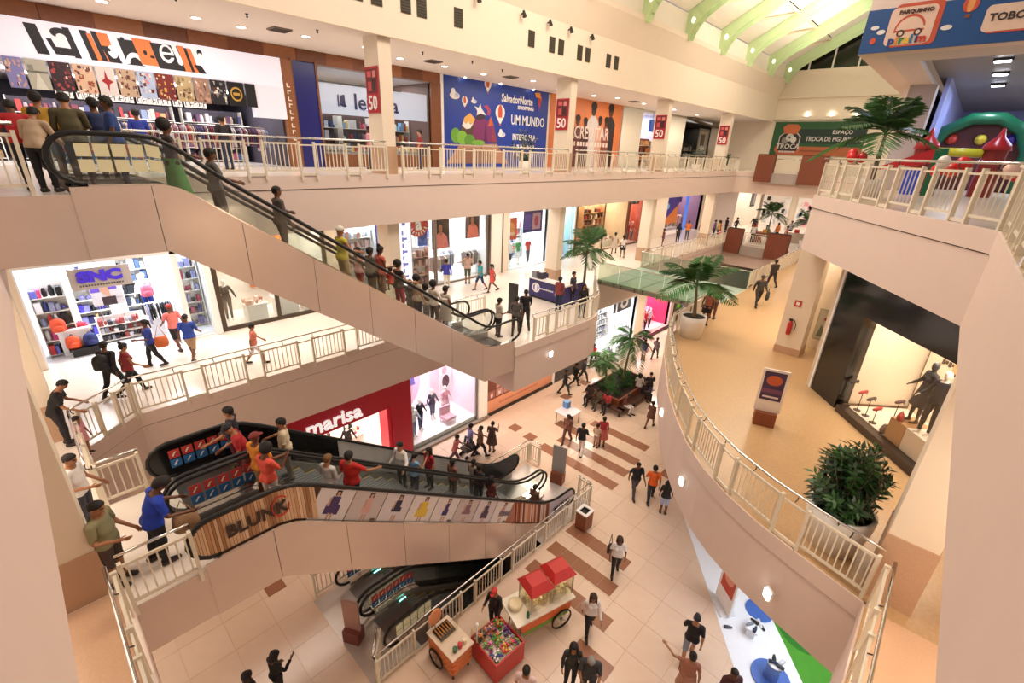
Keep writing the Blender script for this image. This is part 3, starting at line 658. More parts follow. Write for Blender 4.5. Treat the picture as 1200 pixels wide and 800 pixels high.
# ------------------------------------------------------------------ people: one continuous posed body each, hair and clothing as children
def sd_cap(P, a, b, ra, rb, ky=1.0, kx=1.0):
    sc = np.array([kx, ky, 1.0]); a = np.array(a) / sc; b = np.array(b) / sc; Q = P / sc; d = b - a; L = max(1e-9, d @ d)
    t = np.clip(((Q - a) @ d) / L, 0, 1); return np.linalg.norm(Q - a - t[..., None] * d, axis=-1) - (ra + (rb - ra) * t)
def smin(a, b, k):
    h = np.clip(.5 + .5 * (b - a) / k, 0, 1); return b * (1 - h) + a * h - k * h * (1 - h)
def snet(val, org, h):
    """surface net of a signed distance grid: vertices and quads"""
    ins = val < 0; nx, ny, nz = val.shape; acc = np.zeros((nx - 1, ny - 1, nz - 1, 3)); cnt = np.zeros((nx - 1, ny - 1, nz - 1))
    C = [(i, j, k) for i in (0, 1) for j in (0, 1) for k in (0, 1)]
    sl = lambda c: tuple(slice(c[q], val.shape[q] - 1 + c[q]) for q in range(3))
    for c in C:
        for ax in range(3):
            if c[ax]: continue
            e = list(c); e[ax] = 1; v0, v1 = val[sl(c)], val[sl(e)]; x = (v0 < 0) != (v1 < 0)
            t = np.where(x, v0 / np.where(x, v0 - v1, 1), 0); p = np.zeros(acc.shape); p[...] = c; p[..., ax] += t
            acc += p * x[..., None]; cnt += x
    m = cnt > 0; idx = -np.ones(m.shape, int); idx[m] = np.arange(m.sum()); I = np.argwhere(m)
    V = (I + acc[m] / cnt[m][:, None]) * h + org; Q = []
    for ax in range(3):
        a, b = [q for q in range(3) if q != ax]; s0 = [slice(1, -1)] * 3; s0[ax] = slice(0, -1); s1 = list(s0); s1[ax] = slice(1, None)
        x0, x1 = ins[tuple(s0)], ins[tuple(s1)]; E = np.argwhere(x0 != x1)
        if not len(E): continue
        E2 = E.copy(); E2[:, a] += 1; E2[:, b] += 1; fl = x0[tuple(E.T)]
        def cid(da, db):
            k = E2.copy(); k[:, a] -= da; k[:, b] -= db; return idx[k[:, 0], k[:, 1], k[:, 2]]
        q = np.stack([cid(1, 1), cid(0, 1), cid(0, 0), cid(1, 0)], 1)
        if ax == 1: fl = ~fl
        q[~fl] = q[~fl][:, ::-1]; Q.append(q)
    Q = np.concatenate(Q); return V, Q[(Q >= 0).all(1)]
def grid(lo, hi, h):
    ax = [np.arange(lo[i], hi[i] + h, h) for i in range(3)]; return np.stack(np.meshgrid(*ax, indexing='ij'), -1), np.array([a[0] for a in ax])
JT = dict(sp=(0, 0, 1.03), hd=(-.01, 0, 1.47), Ls=(-.01, .185, 1.385), Le=(-.015, .26, 1.12), Lw=(.01, .305, .88), Lh=(0, .09, .90), Lk=(0, .095, .50), La=(-.02, .095, .09))
def mir(p): return (p[0], -p[1], p[2])
def head_sd(P):
    d = sd_cap(P, (-.005, 0, 1.605), (.0, 0, 1.645), .078, .086, .9, 1.08); d = smin(d, sd_cap(P, (.05, 0, 1.55), (.055, 0, 1.57), .038, .042), .04); return d
def body_sd(P, fem):
    A = np.array(P); A[..., 1] = np.abs(A[..., 1]); w = .93 if fem else 1.0
    d = sd_cap(P, (.0, 0, 1.18), (-.01, 0, 1.34), .092 if fem else .103, .092, 1.5)
    d = smin(d, sd_cap(P, (.012, 0, 1.02), (0, 0, 1.18), .088 if fem else .1, .085 if fem else .1, 1.35), .05)
    d = smin(d, sd_cap(P, (-.005, 0, .93), (.0, 0, 1.0), .108, .1, 1.55 if fem else 1.42), .05)
    d = smin(d, sd_cap(A, (-.01, 0, 1.40), (-.01, .155 * w, 1.395), .055, .052), .04)
    d = smin(d, sd_cap(A, (-.055, .065, .915), (-.05, .07, .94), .083, .08), .03)
    if fem: d = smin(d, sd_cap(A, (.075, .07, 1.25), (.07, .072, 1.27), .055, .05), .03)
    J = JT
    arm = smin(sd_cap(A, (-.01, .185 * w, 1.385), J['Le'], .045 * w, .037 * w), sd_cap(A, J['Le'], J['Lw'], .038 * w, .026 * w), .02)
    arm = smin(arm, sd_cap(A, (.014, .308, .86), (.022, .318, .795), .026, .027, .75, 1.25), .02); d = smin(d, arm, .025)
    leg = smin(sd_cap(A, J['Lh'], J['Lk'], .088, .055), sd_cap(A, J['Lk'], J['La'], .053, .037), .03)
    leg = smin(leg, sd_cap(A, (-.03, .095, .40), (-.03, .095, .30), .045, .04), .03)
    leg = smin(leg, sd_cap(A, (-.05, .095, .045), (.13, .105, .032), .042, .032), .03); d = smin(d, leg, .025)
    d = smin(d, sd_cap(P, (-.012, 0, 1.40), (.0, 0, 1.54), .058, .052), .04); hd = head_sd(P)
    hd = smin(hd, sd_cap(P, (.098, 0, 1.60), (.09, 0, 1.625), .014, .008), .015); hd = smin(hd, sd_cap(A, (-.01, .082, 1.585), (-.015, .086, 1.615), .014, .016), .01)
    hd = np.maximum(hd, -(sd_cap(A, (.098, .033, 1.625), (.098, .034, 1.626), .014, .014)))
    return smin(d, hd, .03)
BONES = [((0, 0, .88), (0, 0, 1.0), .12), ((0, 0, 1.08), (-.01, 0, 1.38), .12), ((-.01, 0, 1.5), (0, 0, 1.66), .08)]
for s in (0, 1):
    f = (lambda p: p) if s == 0 else mir
    BONES += [(f((-.01, .2, 1.36)), f(JT['Le']), .045), (f(JT['Le']), f((.02, .318, .76)), .035)]
for s in (0, 1):
    f = (lambda p: p) if s == 0 else mir
    BONES += [(f((0, .09, .84)), f(JT['Lk']), .075), (f(JT['Lk']), f((-.02, .095, .12)), .045), (f((-.04, .095, .04)), f((.13, .105, .03)), .04)]
def weights(V):
    D = np.stack([np.maximum(0, sd_cap(V, a, b, 0, 0) - r * .9) for a, b, r in BONES], 1)
    side = V[:, 1]
    for k in (3, 4, 7 - 2 + 0): pass
    D[:, [3, 4, 7, 8, 9]] += np.where(side < -.005, .5, 0)[:, None]; D[:, [5, 6, 10, 11, 12]] += np.where(side > .005, .5, 0)[:, None]
    W = np.exp(-(D - D.min(1, keepdims=True)) / .022); return W / W.sum(1, keepdims=True)
def vnorm(V, Q):
    n = np.cross(V[Q[:, 2]] - V[Q[:, 0]], V[Q[:, 3]] - V[Q[:, 1]]); N = np.zeros_like(V)
    for k in range(4): np.add.at(N, Q[:, k], n)
    return N / np.maximum(1e-9, np.linalg.norm(N, axis=1, keepdims=True))
def fingers():
    V = []; Q = []
    def fing(pts, r):
        k0 = len(V)
        for i, p in enumerate(pts):
            rr = r * (1, .95, .85, .5)[i]
            for a in range(5): V.append((p[0] + rr * math.cos(a * 1.2566), p[1] + rr * math.sin(a * 1.2566), p[2]))
        for i in range(len(pts) - 1):
            for a in range(5): Q.append((k0 + i * 5 + a, k0 + i * 5 + (a + 1) % 5, k0 + (i + 1) * 5 + (a + 1) % 5, k0 + (i + 1) * 5 + a))
        n = k0 + (len(pts) - 1) * 5; Q.append((n, n + 1, n + 2, n + 3)); Q.append((n + 3, n + 4, n, n))
    for s in (1, -1):
        for x, L in ((-.022, .06), (-.004, .075), (.015, .08), (.034, .072)):
            fing([(x + .014, s * .318, .79), (x + .016, s * .32, .79 - L * .45), (x + .02, s * .312, .79 - L * .8), (x + .024, s * .298, .79 - L * 1.1)], .0095)
        fing([(.045, s * .312, .845), (.062, s * .308, .82), (.07, s * .302, .795), (.072, s * .296, .775)], .0105)
    Q = [q if len(set(q)) == 4 else q for q in Q]; return np.array(V), np.array(Q)
TPL = {}
def template(fem, lod):
    k = (fem, lod)
    if k in TPL: return TPL[k]
    h = (.0205, .032)[lod]; P, o = grid((-.2, -.42, -.02), (.24, .42, 1.78), h); V, Q = snet(body_sd(P, fem), o, h)
    if lod == 0:
        fv, fq = fingers(); Q = np.concatenate([Q, fq + len(V)]); V = np.concatenate([V, fv])
    N = vnorm(V, Q); W = weights(V); TPL[k] = (V, Q, N, W, W.argmax(1), h); return TPL[k]
def hair_tpl(style):
    k = ('hair', style)
    if k in TPL: return TPL[k]
    h = .019; P, o = grid((-.26, -.22, 1.22), (.24, .22, 1.86), h); d = head_sd(P) - .02; z, x = P[..., 2], P[..., 0]
    if style == 'cap': d = np.maximum(d + .004, -(z - 1.635) + .12 * x)
    elif style == 'buzz': d = np.maximum(d + .01, -(z - 1.61) + .6 * x)
    else: d = np.maximum(d, -(z - 1.595) + .72 * x)
    C = sd_cap
    if style == 'long': d = smin(d, C(np.stack([P[..., 0], np.abs(P[..., 1]), z], -1), (.0, .088, 1.62), (.045, .098, 1.37), .034, .026), .02); d = smin(d, np.maximum(C(P, (-.05, 0, 1.64), (-.075, 0, 1.38), .075, .055, 1.35), x - .035), .03)
    if style == 'bun': d = smin(d, C(P, (-.06, 0, 1.755), (-.065, 0, 1.765), .045, .045), .02)
    if style == 'pony': d = smin(d, C(P, (-.1, 0, 1.66), (-.13, 0, 1.42), .032, .02), .03)
    if style == 'afro': d = smin(d, np.maximum(C(P, (-.025, 0, 1.665), (-.025, 0, 1.69), .125, .12), -(z - 1.55) + .9 * x), .02)
    if style == 'bob': d = smin(d, C(np.stack([P[..., 0], np.abs(P[..., 1]), z], -1), (.0, .086, 1.63), (.02, .09, 1.53), .034, .03), .02); d = smin(d, np.maximum(C(P, (-.03, 0, 1.66), (-.04, 0, 1.53), .1, .085, 1.05), x - .03), .02)
    if style == 'cap':
        d = smin(d, np.maximum(C(P, (.06, 0, 1.645), (.13, 0, 1.638), .06, .055, 1.05), np.abs(z - 1.645 + (x - .08) * .15) - .012), .01)
    V, Q = snet(d, o, h); W = np.zeros((len(V), 13)); W[:, 2] = 1; TPL[k] = (V, Q, W); return TPL[k]
def rotm(ax, deg):
    a = math.radians(deg); c, s = math.cos(a), math.sin(a)
    return np.array({'x': [[1, 0, 0], [0, c, -s], [0, s, c]], 'y': [[c, 0, s], [0, 1, 0], [-s, 0, c]], 'z': [[c, -s, 0], [s, c, 0], [0, 0, 1]]}[ax])
def about(j, R):
    T = np.eye(4); T[:3, :3] = R; T[:3, 3] = np.array(j) - R @ np.array(j); return T
POSES = {
 'stand': {}, 'walk': dict(RL=(26, 12), LL=(-16, 14), LA=(24, -7, 22), RA=(-20, -7, 14), lean=3),
 'walk2': dict(LL=(24, 10), RL=(-18, 22), RA=(22, -7, 30), LA=(-18, -7, 16), lean=3),
 'phone': dict(RA=(30, -8, 92), LA=(10, -6, 25), hp=24), 'phone2': dict(RA=(34, -10, 88), LA=(34, -10, 85), hp=28),
 'rail': dict(lean=16, LA=(22, -2, 50), RA=(26, -2, 46), hp=14, LL=(-6, 4)), 'lean': dict(lean=24, LA=(34, -3, 44), RA=(40, -3, 36), hp=8, RL=(8, 6)),
 'esc': dict(RA=(20, 10, 46), LA=(6, -6, 14), RL=(8, 12)), 'esc2': dict(LA=(24, 12, 42), RA=(6, -6, 12), LL=(8, 12)), 'reach': dict(LA=(34, 24, 26), RA=(10, -4, 30)), 'rreach': dict(RA=(34, 22, 26), LA=(10, -4, 30)),
 'sit': dict(LL=(86, 84), RL=(86, 84), LA=(30, -6, 45), RA=(30, -6, 45)), 'sit2': dict(LL=(86, 78), RL=(84, 92), LA=(38, -6, 62), RA=(40, -6, 70), lean=14, hp=22),
 'carry': dict(RA=(6, -5, 74), LA=(8, -7, 30), hp=10), 'wave': dict(RA=(-10, -5, 12), LA=(30, 105, 25), lean=3), 'bag': dict(RA=(4, -6, 8), LA=(12, -4, 75), RL=(16, 8), LL=(-12, 10)),
 'push': dict(LA=(42, -8, 42), RA=(42, -8, 42), lean=10, RL=(22, 10), LL=(-16, 14)), 'hip': dict(LA=(-12, 30, 70), RA=(10, -5, 40), hy=20), 'model': dict(LA=(0, 8, 20), RA=(6, 6, 34), RL=(8, 4), hy=15)}
def pose_mats(p):
    g = lambda k, d=0: p.get(k, d); T = [None] * 13; I = np.eye(4); T[0] = I
    T[1] = about(JT['sp'], rotm('z', g('twist')) @ rotm('y', g('lean'))); T[2] = T[1] @ about(JT['hd'], rotm('z', g('hy')) @ rotm('y', g('hp')))
    for s, n, i in ((1, 'L', 3), (-1, 'R', 5)):
        f = (lambda q: q) if s == 1 else mir; fl, ab, el = g(n + 'A', (3, -7, 12))
        T[i] = T[1] @ about(f(JT['Ls']), rotm('y', -fl) @ rotm('x', s * ab)); T[i + 1] = T[i] @ about(f(JT['Le']), rotm('z', -s * (18 if el > 40 else 4)) @ rotm('y', -el))
    for s, n, i in ((1, 'L', 7), (-1, 'R', 10)):
        f = (lambda q: q) if s == 1 else mir; hf, kn = g(n + 'L', (0, 0))
        T[i] = about(f(JT['Lh']), rotm('y', -hf)); T[i + 1] = T[i] @ about(f(JT['Lk']), rotm('y', kn)); T[i + 2] = T[i + 1] @ about(f(JT['La']), rotm('y', max(-25, min(25, (hf - kn) * .8))))
    return np.stack(T)
def deform(V, W, T):
    Vh = np.concatenate([V, np.ones((len(V), 1))], 1); return np.einsum('vb,bij,vj->vi', W, T, Vh)[:, :3]
def fastmesh(name, V, Q, mats, mi=None):
    me = bpy.data.meshes.new(name); me.vertices.add(len(V)); me.vertices.foreach_set('co', V.astype(np.float32).ravel())
    me.loops.add(Q.size); me.loops.foreach_set('vertex_index', Q.astype(np.int32).ravel()); me.polygons.add(len(Q)); me.polygons.foreach_set('loop_start', np.arange(0, Q.size, 4, dtype=np.int32))
    for m in mats: me.materials.append(m)
    if mi is not None: me.polygons.foreach_set('material_index', mi.astype(np.int32))
    me.polygons.foreach_set('use_smooth', np.ones(len(Q), bool)); me.update(calc_edges=True); me.validate(); return me
def sub(V, Q, mask):
    q = Q[mask[Q].all(1)]; u = np.unique(q); mp = -np.ones(len(V), int); mp[u] = np.arange(len(u)); return u, mp[q]
HAIRC = {'k': '#17100D', 'b': '#3A2416', 'g': '#8F8A84', 'w': '#C9C2B8', 'l': '#7A5530'}
SKIN = ('#8C5A3C', '#A87350', '#6E442C', '#C08E6A', '#55351F')
PEOPLE = []
def person(label, loc, face, pose='stand', top=('tee', '#333333'), bot=('long', '#222233'), hair=('short', 'k'), skin=0, fem=False, h=1.72, wd=1.07, shoe='#2A2420', lod=0, cat='person', name='person', group=None, pz=None, extra=None, skinmat=None, child=False):
    p = dict(POSES[pose]); p.update(extra or {})
    V, Q, N, W, B, hh = template(fem, lod); T = pose_mats(p); s = h / 1.72; sv = np.array([s * (1 + (wd - 1) * .9), s * wd, s])
    def place(X): return X * sv
    ground = deform(V, W, T)[:, 2].min(); dz = -ground if pz is None else pz
    def fin(X, w):
        Y = deform(X, w, T); Y[:, 2] += dz
        if child: c = T[2] @ np.array([-.01, 0, 1.47, 1]); c = c[:3] + (0, 0, dz); Y = Y + (Y - c) * (w[:, 2:3] * .22)
        return place(Y)
    sk = skinmat or M(SKIN[skin], .5, noise=.08, scale=8); X = fin(V, W)
    cen = V[Q].mean(1); mi = np.zeros(len(Q), int)
    if lod == 0 and skinmat is None:
        ey = (cen[:, 0] > .06) & (np.abs(np.abs(cen[:, 1]) - .033) < .014) & (np.abs(cen[:, 2] - 1.625) < .011); mo = (cen[:, 0] > .07) & (np.abs(cen[:, 1]) < .026) & (np.abs(cen[:, 2] - 1.562) < .009)
        br = (cen[:, 0] > .06) & (np.abs(np.abs(cen[:, 1]) - .033) < .02) & (np.abs(cen[:, 2] - 1.65) < .008); mi[ey] = 1; mi[mo] = 2; mi[br] = 1
    o = bpy.data.objects.new(name, fastmesh(name, X, Q, [sk, M('#1B1310', .3), M('#7E3E36', .5)], mi)); COL.objects.link(o)
    o.location = loc; o.rotation_euler[2] = math.radians(face); tag(o, label, cat, group); PEOPLE.append(o)
    def cloth(nm, mask, off, col, hems=(), mat=None):
        u, q = sub(V, Q, mask)
        if not len(q): return
        R = V[u] + N[u] * off
        for cond, zz in hems:
            c = cond[u]; R[c, 2] = zz
        c = bpy.data.objects.new(nm, fastmesh(nm, fin(R, W[u]), q, [mat or M(col, .75, noise=.1, scale=18)])); COL.objects.link(c); c.parent = o; return c
    z = V[:, 2]; tor = np.isin(B, (0, 1)); ua = np.isin(B, (3, 5)); fa = np.isin(B, (4, 6)); arm = ua | fa; legs = np.isin(B, (0, 7, 8, 9, 10, 11, 12)) & ~arm; H = hh * .6
    rn = np.hypot(V[:, 0] + .01, V[:, 1]); kind, col = top
    if kind:
        hem = {'crop': 1.0}.get(kind, .89); sl = {'tee': 1.19, 'dress': 1.24, 'long': .895, 'tank': 1.34, 'crop': 1.24}[kind]
        neck = (z < 1.435) | (rn > .075) & (z < 1.47)
        m = ((tor | (legs & (z > hem - H))) & (z > hem - H) & neck) | (arm & (z > sl - H)); m &= (B != 2) | (z < 1.43)
        cloth('dress' if kind == 'dress' else 'shirt', m, .014, col, [(~arm & (z < hem + H), hem), (arm & (z < sl + H), sl)])
    kind, col = bot
    if kind in ('long', 'shorts', 'capri'):
        cu = {'long': .085, 'shorts': .47, 'capri': .3}[kind]; m = legs & (z < 1.0) & (z > cu - H) & (~np.isin(B, (9, 12)) | (z > .08))
        cloth('trousers' if kind == 'long' else 'shorts', m, .010, col, [(legs & (z < cu + H), cu)])
    if kind in ('skirt', 'mini', 'gown'):
        zb = {'skirt': .5, 'mini': .66, 'gown': .2}[kind]; n = 22; zs = np.linspace(1.02, zb, 9); RV = []; RW = []
        for q in zs:
            t = (1.02 - q) / (1.02 - zb); fl = .03 + .05 * t * (1.6 if kind != 'mini' else .6)
            for a in range(n):
                an = 2 * math.pi * a / n; RV.append(((.1 + fl) * math.cos(an) - .012, (.155 + fl) * math.sin(an), q)); L = .5 + .5 * math.tanh(math.sin(an) * 1.6); b = min(1, max(0, (.98 - q) / .12)) * .75; w_ = np.zeros(13); w_[0] = 1 - b; w_[7] = b * L; w_[10] = b * (1 - L); RW.append(w_)
        qs = np.array([(i * n + a, (i + 1) * n + a, (i + 1) * n + (a + 1) % n, i * n + (a + 1) % n) for i in range(8) for a in range(n)])
        c = bpy.data.objects.new('skirt', fastmesh('skirt', fin(np.array(RV), np.array(RW)), qs, [M(col, .75, noise=.2, scale=14)])); COL.objects.link(c); c.parent = o
    if shoe:
        m = np.isin(B, (8, 9, 11, 12)) & (z < .085 + H * .5); cloth('shoes', m, .009, shoe)
    if hair:
        HV, HQ, HW = hair_tpl(hair[0]); hc = hair[1]; c = bpy.data.objects.new('cap' if hair[0] == 'cap' else 'hair', fastmesh('hair', fin(HV, HW), HQ, [M(HAIRC.get(hc, hc), .7, noise=.25, scale=40)])); COL.objects.link(c); c.parent = o
    o['_h'] = 0; del o['_h']
    return o
def mannequin(label, loc, face, top, bot, fem=True, pose='model', group=None, skin='#EDE6DF', lod=1):
    return person(label, loc, face, pose, top, bot, None, 0, fem, 1.76, .96, None, lod, 'mannequin', 'mannequin', group, skinmat=M(skin, .35))
def cam_face(x, y, off=0): return math.degrees(math.atan2(-y, -x)) + off
# ------------------------------------------------------------------ shops
XA, ZA = Vector((1, 0, 0)), Vector((0, 0, 1))
def room(x0, x1, yf, dep, z0, z1, wall='#F4F1EC', flo='#EFEBE4', en=150, col=WHITE, ceil='#F4F1EC', name='wall_shop'):
    yb = yf + dep; wm = M(wall, .6, noise=.03)
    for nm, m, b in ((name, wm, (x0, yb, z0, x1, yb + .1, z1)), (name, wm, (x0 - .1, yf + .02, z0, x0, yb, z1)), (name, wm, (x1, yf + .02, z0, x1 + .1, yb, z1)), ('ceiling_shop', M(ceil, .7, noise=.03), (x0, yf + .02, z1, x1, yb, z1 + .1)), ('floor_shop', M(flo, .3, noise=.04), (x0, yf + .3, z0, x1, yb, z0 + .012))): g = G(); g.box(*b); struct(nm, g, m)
    if en:
        n = max(1, round((x1 - x0) / 3.2))
        for i in range(n):
            light('shop_lamp', (x0 + (x1 - x0) * (i + .5) / n, yf + min(2.0, dep * .5), z1 - .04), en / n, ((x1 - x0) / n * .7, min(1.8, dep * .5)), col)
def front(n, x0, x1, y, z0, z1, frame=DKMETAL, fw=.06, posts=(), pane=True):
    """shop window: frame, mullions, pane"""
    g = G()
    for a in ((x0, z0, x0 + fw, z1), (x1 - fw, z0, x1, z1), (x0 + fw, z0, x1 - fw, z0 + fw), (x0 + fw, z1 - fw, x1 - fw, z1)): g.box(a[0], y - .05, a[1], a[2], y + .05, a[3])
    w_ = struct('window_%d' % n, g, frame)
    for p in posts: g = G(); g.box(p - fw / 2, y - .04, z0 + fw, p + fw / 2, y + .04, z1 - fw); g.build('mullion', frame, w_)
    if pane:
        ps = [x0 + fw] + [q for p in posts for q in (p - fw / 2, p + fw / 2)] + [x1 - fw]
        for a, b in zip(ps[::2], ps[1::2]): g = G(); g.box(a, y - .006, z0 + fw, b, y + .006, z1 - fw); g.build('pane', glass('#F2F6F6', .05, .02), w_)
    return w_
def poster(x0, x1, y, z0, z1, shapes, label, back='#EEEEEE', cat='poster', name='poster', group=None, th=.03, emit=0, hang=0):
    """flat printed board facing -y; shapes in fractions of its width and height"""
    p = thing(name, label, cat, ((x0 + x1) / 2, y, z0), group); g = G(); g.box(x0, y, z0, x1, y + th, z1); g.build('board', M(back, .5, noise=.04, emit=emit), p)
    W, H = x1 - x0, z1 - z0
    if not hang and cat == 'poster' and name == 'poster' and z1 < 11: hang = 10.2 if z0 > L2 else (3.95 if z0 > .6 else 0)
    if hang:
        for q in (x0 + W * .15, x1 - W * .15): g = G(); g.tube([(q, y + .015, z1 if hang > z1 else z0), (q, y + .015, hang)], .01, 5); g.build('hanging_rod', METAL, p)
    if shapes: flat(((x0, y, z0), XA, ZA), [(M(c, .5, noise=.12, scale=9, emit=emit) if isinstance(c, str) else c, [(a * W, b * H) for a, b in pl]) for c, pl in shapes], 'print', p)
    return p
def goods(g, x0, x1, y, z, dep, cols, hmax, rnd, wmin=.08, wmax=.2):
    x = x0
    while x < x1 - wmin:
        wd_ = rnd.uniform(wmin, wmax); h = rnd.uniform(.55, 1) * hmax; g.mat(M(rnd.choice(cols), .55, noise=.1)); k = rnd.random(); w2 = min(wd_, x1 - x) * .86
        if k < .6: g.box(x, y, z, x + w2, y + dep * rnd.uniform(.6, .95), z + h)
        elif k < .85: g.lathe([(w2 * .4, z), (w2 * .5, z + h * .5), (w2 * .25, z + h)], (x + w2 / 2, y + dep / 2, 0), 7)
        else: g.ball((x + w2 / 2, y + dep / 2, z + min(w2, h) / 2), min(w2, h) / 2, 7, 5)
        x += wd_
def shelf(x0, x1, y, z0, rows, dz, cols, label, dep=.35, seed=1, cat='shelf', back='#F3F1EC', group=None, wood='#EDE7DD', wmin=.09, wmax=.22, hk=.8):
    """shelf unit facing -y with boards, uprights and stocked goods"""
    r = random.Random(seed); s = thing('display_shelf', label, cat, ((x0 + x1) / 2, y + dep / 2, z0), group); WB = M(wood, .5, noise=.08)
    g = G(); g.box(x0, y + dep, z0, x1, y + dep + .03, z0 + rows * dz + .1); g.build('back_panel', M(back, .6), s)
    for x in (x0, x1 - .03): g = G(); g.box(x, y, z0, x + .03, y + dep, z0 + rows * dz + .1); g.build('upright', WB, s)
    for i in range(rows):
        z = z0 + .08 + i * dz; g = G(); g.box(x0 + .03, y, z, x1 - .03, y + dep, z + .025); g.build('shelf_board', WB, s)
        g = G(); goods(g, x0 + .05, x1 - .05, y + .03, z + .025, dep - .06, cols, dz * hk, r, wmin, wmax); g.build('goods', None, s, 'stuff')
    return s
def rack(x0, x1, y, z, cols, label, seed=1, ln=.85, group=None, zt=1.45):
    """clothes rail with hanging garments"""
    r = random.Random(seed); s = thing('clothes_rack', label, 'rack', ((x0 + x1) / 2, y, z), group)
    g = G()
    for x in (x0, x1): g.tube([(x, y, z), (x, y, z + zt)], .018, 6)
    g.tube([(x0, y, z + zt), (x1, y, z + zt)], .018, 6); g.build('rail', CHROME, s)
    g = G(); x = x0 + .06
    while x < x1 - .05:
        g.mat(M(r.choice(cols), .8, noise=.12)); l = ln * r.uniform(.75, 1.05); w2 = r.uniform(.2, .26); fr = ((x, y, z + zt - .05), (0, 1, 0), (0, 0, 1), (1, 0, 0))
        g.prism([(-w2, -.12), (-.06, 0), (.06, 0), (w2, -.12), (w2 * .8, -.35), (w2 * .75, -l), (-w2 * .75, -l), (-w2 * .8, -.35)], 0, .035, fr); x += r.uniform(.06, .1)
    g.build('garments', None, s, 'stuff'); return s
def table(x0, x1, y0, y1, z, h, label, top='#F4F2EE', cols=None, seed=2, cat='table', name='display_table'):
    t = thing(name, label, cat, ((x0 + x1) / 2, (y0 + y1) / 2, z)); g = G(); g.box(x0, y0, z + h - .06, x1, y1, z + h); g.build('table_top', M(top, .4), t)
    g = G(); g.box(x0 + .06, y0 + .06, z, x1 - .06, y1 - .06, z + h - .06); g.build('plinth', M(top, .5), t)
    if cols:
        g = G(); r = random.Random(seed)
        for k in range(2): goods(g, x0 + .05, x1 - .05, y0 + .06 + k * (y1 - y0) * .5, z + h, (y1 - y0) * .4, cols, .2, r)
        g.build('goods', None, t, 'stuff')
    return t
def backpack(x, y, z, c, label):
    b = thing('backpack', label, 'bag', (x, y, z), 'bags shown in the bag shop'); g = G(); g.smooth = True
    g.lathe([(.16, z), (.2, z + .06), (.2, z + .28), (.16, z + .4), (.06, z + .46)], (x, y, 0), 12, 1.0, .62); g.build('body', M(c, .6, noise=.12), b)
    g = G(); g.smooth = True; g.lathe([(.1, z + .05), (.14, z + .08), (.13, z + .2), (.05, z + .24)], (x, y - .1, 0), 10, 1, .5); g.build('pocket', M(c, .5, noise=.2), b)
    g = G(); g.tube([(x - .05, y, z + .44), (x, y, z + .52), (x + .05, y, z + .44)], .014, 6); g.build('handle', BLACK, b)
# ---- top gallery: gift and media shop
room(-3, 8.5, 21.0, 7, L3, 15.2, '#4A4654', '#D8D2CC', 260, (1, .93, .9), '#CFCBD2')
wd = thing('wood_cladding', 'band of stained wooden boards over the top gallery shop fronts', 'cladding', (7, 20.9, 16.3))
for i in range(21):
    g = G(); x = -9 + i * 1.22; g.box(x, 20.8 + .012 * (i % 3), 16.32, x + 1.21, 20.99, 16.77); g.build('board', M(('#8A5230', '#7B4628', '#98603A', '#6E3F26')[i % 4], .45, noise=.22, scale=7), wd)
fas = thing('fascia_sign', 'white lit shop fascia with a black, white and orange portrait collage', 'sign', (3, 20.6, 15.3))
g = G(); g.box(-3, 20.6, 15.32, 8.55, 20.98, 16.31); g.build('light_panel', M('#E6E4F2', .5, emit=.3, noise=.02), fas); g = G(); g.box(7.4, 20.6, 14.2, 8.55, 20.98, 15.32); g.build('white_panel', M('#E6E4F2', .5, emit=.2, noise=.02), fas)
K_, O_, W_, E_ = [M(c, .5, emit=.15, noise=.03) for c in ('#17161E', '#E8793F', '#F2F2F8', '#B5AFC0')]
FW = 4.4; f_ = lambda a0, b0, a1, b1, sk=-.03: [(a0 * FW, b0 * .78), (a1 * FW, b0 * .78), ((a1 + sk) * FW, b1 * .78), ((a0 + sk) * FW, b1 * .78)]
sh = [(K_, f_(.03, 0, .09, .95)), (K_, f_(.12, .05, .23, .55)), (W_, f_(.13, .3, .21, .9)), (K_, ell(.165 * FW, .6, .2, .13)), (W_, ell(.17 * FW, .5, .11, .09)), (K_, f_(.215, 0, .25, .98)), (K_, f_(.3, 0, .34, .98)), (O_, f_(.335, .0, .36, .9)), (K_, f_(.36, 0, .4, 1)), (O_, f_(.39, 0, .45, .98)), (K_, f_(.40, 0, .47, .55)), (W_, ell(.43 * FW, .3, .12, .18)), (K_, ell(.41 * FW, .34, .04, .05)), (W_, f_(.47, .5, .51, 1)), (K_, f_(.5, 0, .6, .88)), (W_, ell(.55 * FW, .02, .25, .33, 18, 0, 180)), (K_, ell(.55 * FW, .0, .16, .22, 18, 0, 180)),
      (O_, f_(.585, .06, .70, .98)), (K_, ell(.62 * FW, .4, .05, .07)), (K_, ell(.66 * FW, .3, .07, .04)), (K_, f_(.69, 0, .86, .92)), (W_, ell(.755 * FW, .45, .2, .27)), (K_, ell(.755 * FW, .47, .13, .19)), (W_, rect(.715 * FW, .42, .79 * FW, .49)), (K_, rect(.765 * FW, .36, .8 * FW, .42)), (W_, f_(.82, .3, .85, .95)), (W_, ell(.835 * FW, .3, .09, .14)), (O_, f_(.86, 0, .9, .95)), (K_, f_(.9, 0, .92, .9)), (O_, f_(.92, 0, .95, .9)), (W_, f_(.945, .3, .99, .95)), (K_, f_(.95, 0, 1.0, .3)), (K_, ell(.975 * FW, .62, .08, .1)), (W_, ell(.975 * FW, .52, .06, .09)), (K_, ell(.5 * FW, .7, .05, .04))]
flat(((1.55, 20.6, 15.46), XA, ZA), sh, 'collage_print', fas, .012)
PX_ = (.87, 1.3, 1.8, 2.33, 2.85, 3.36, 3.88, 4.37, 4.92, 5.45, 5.96, 6.5, 7.1, 7.5)
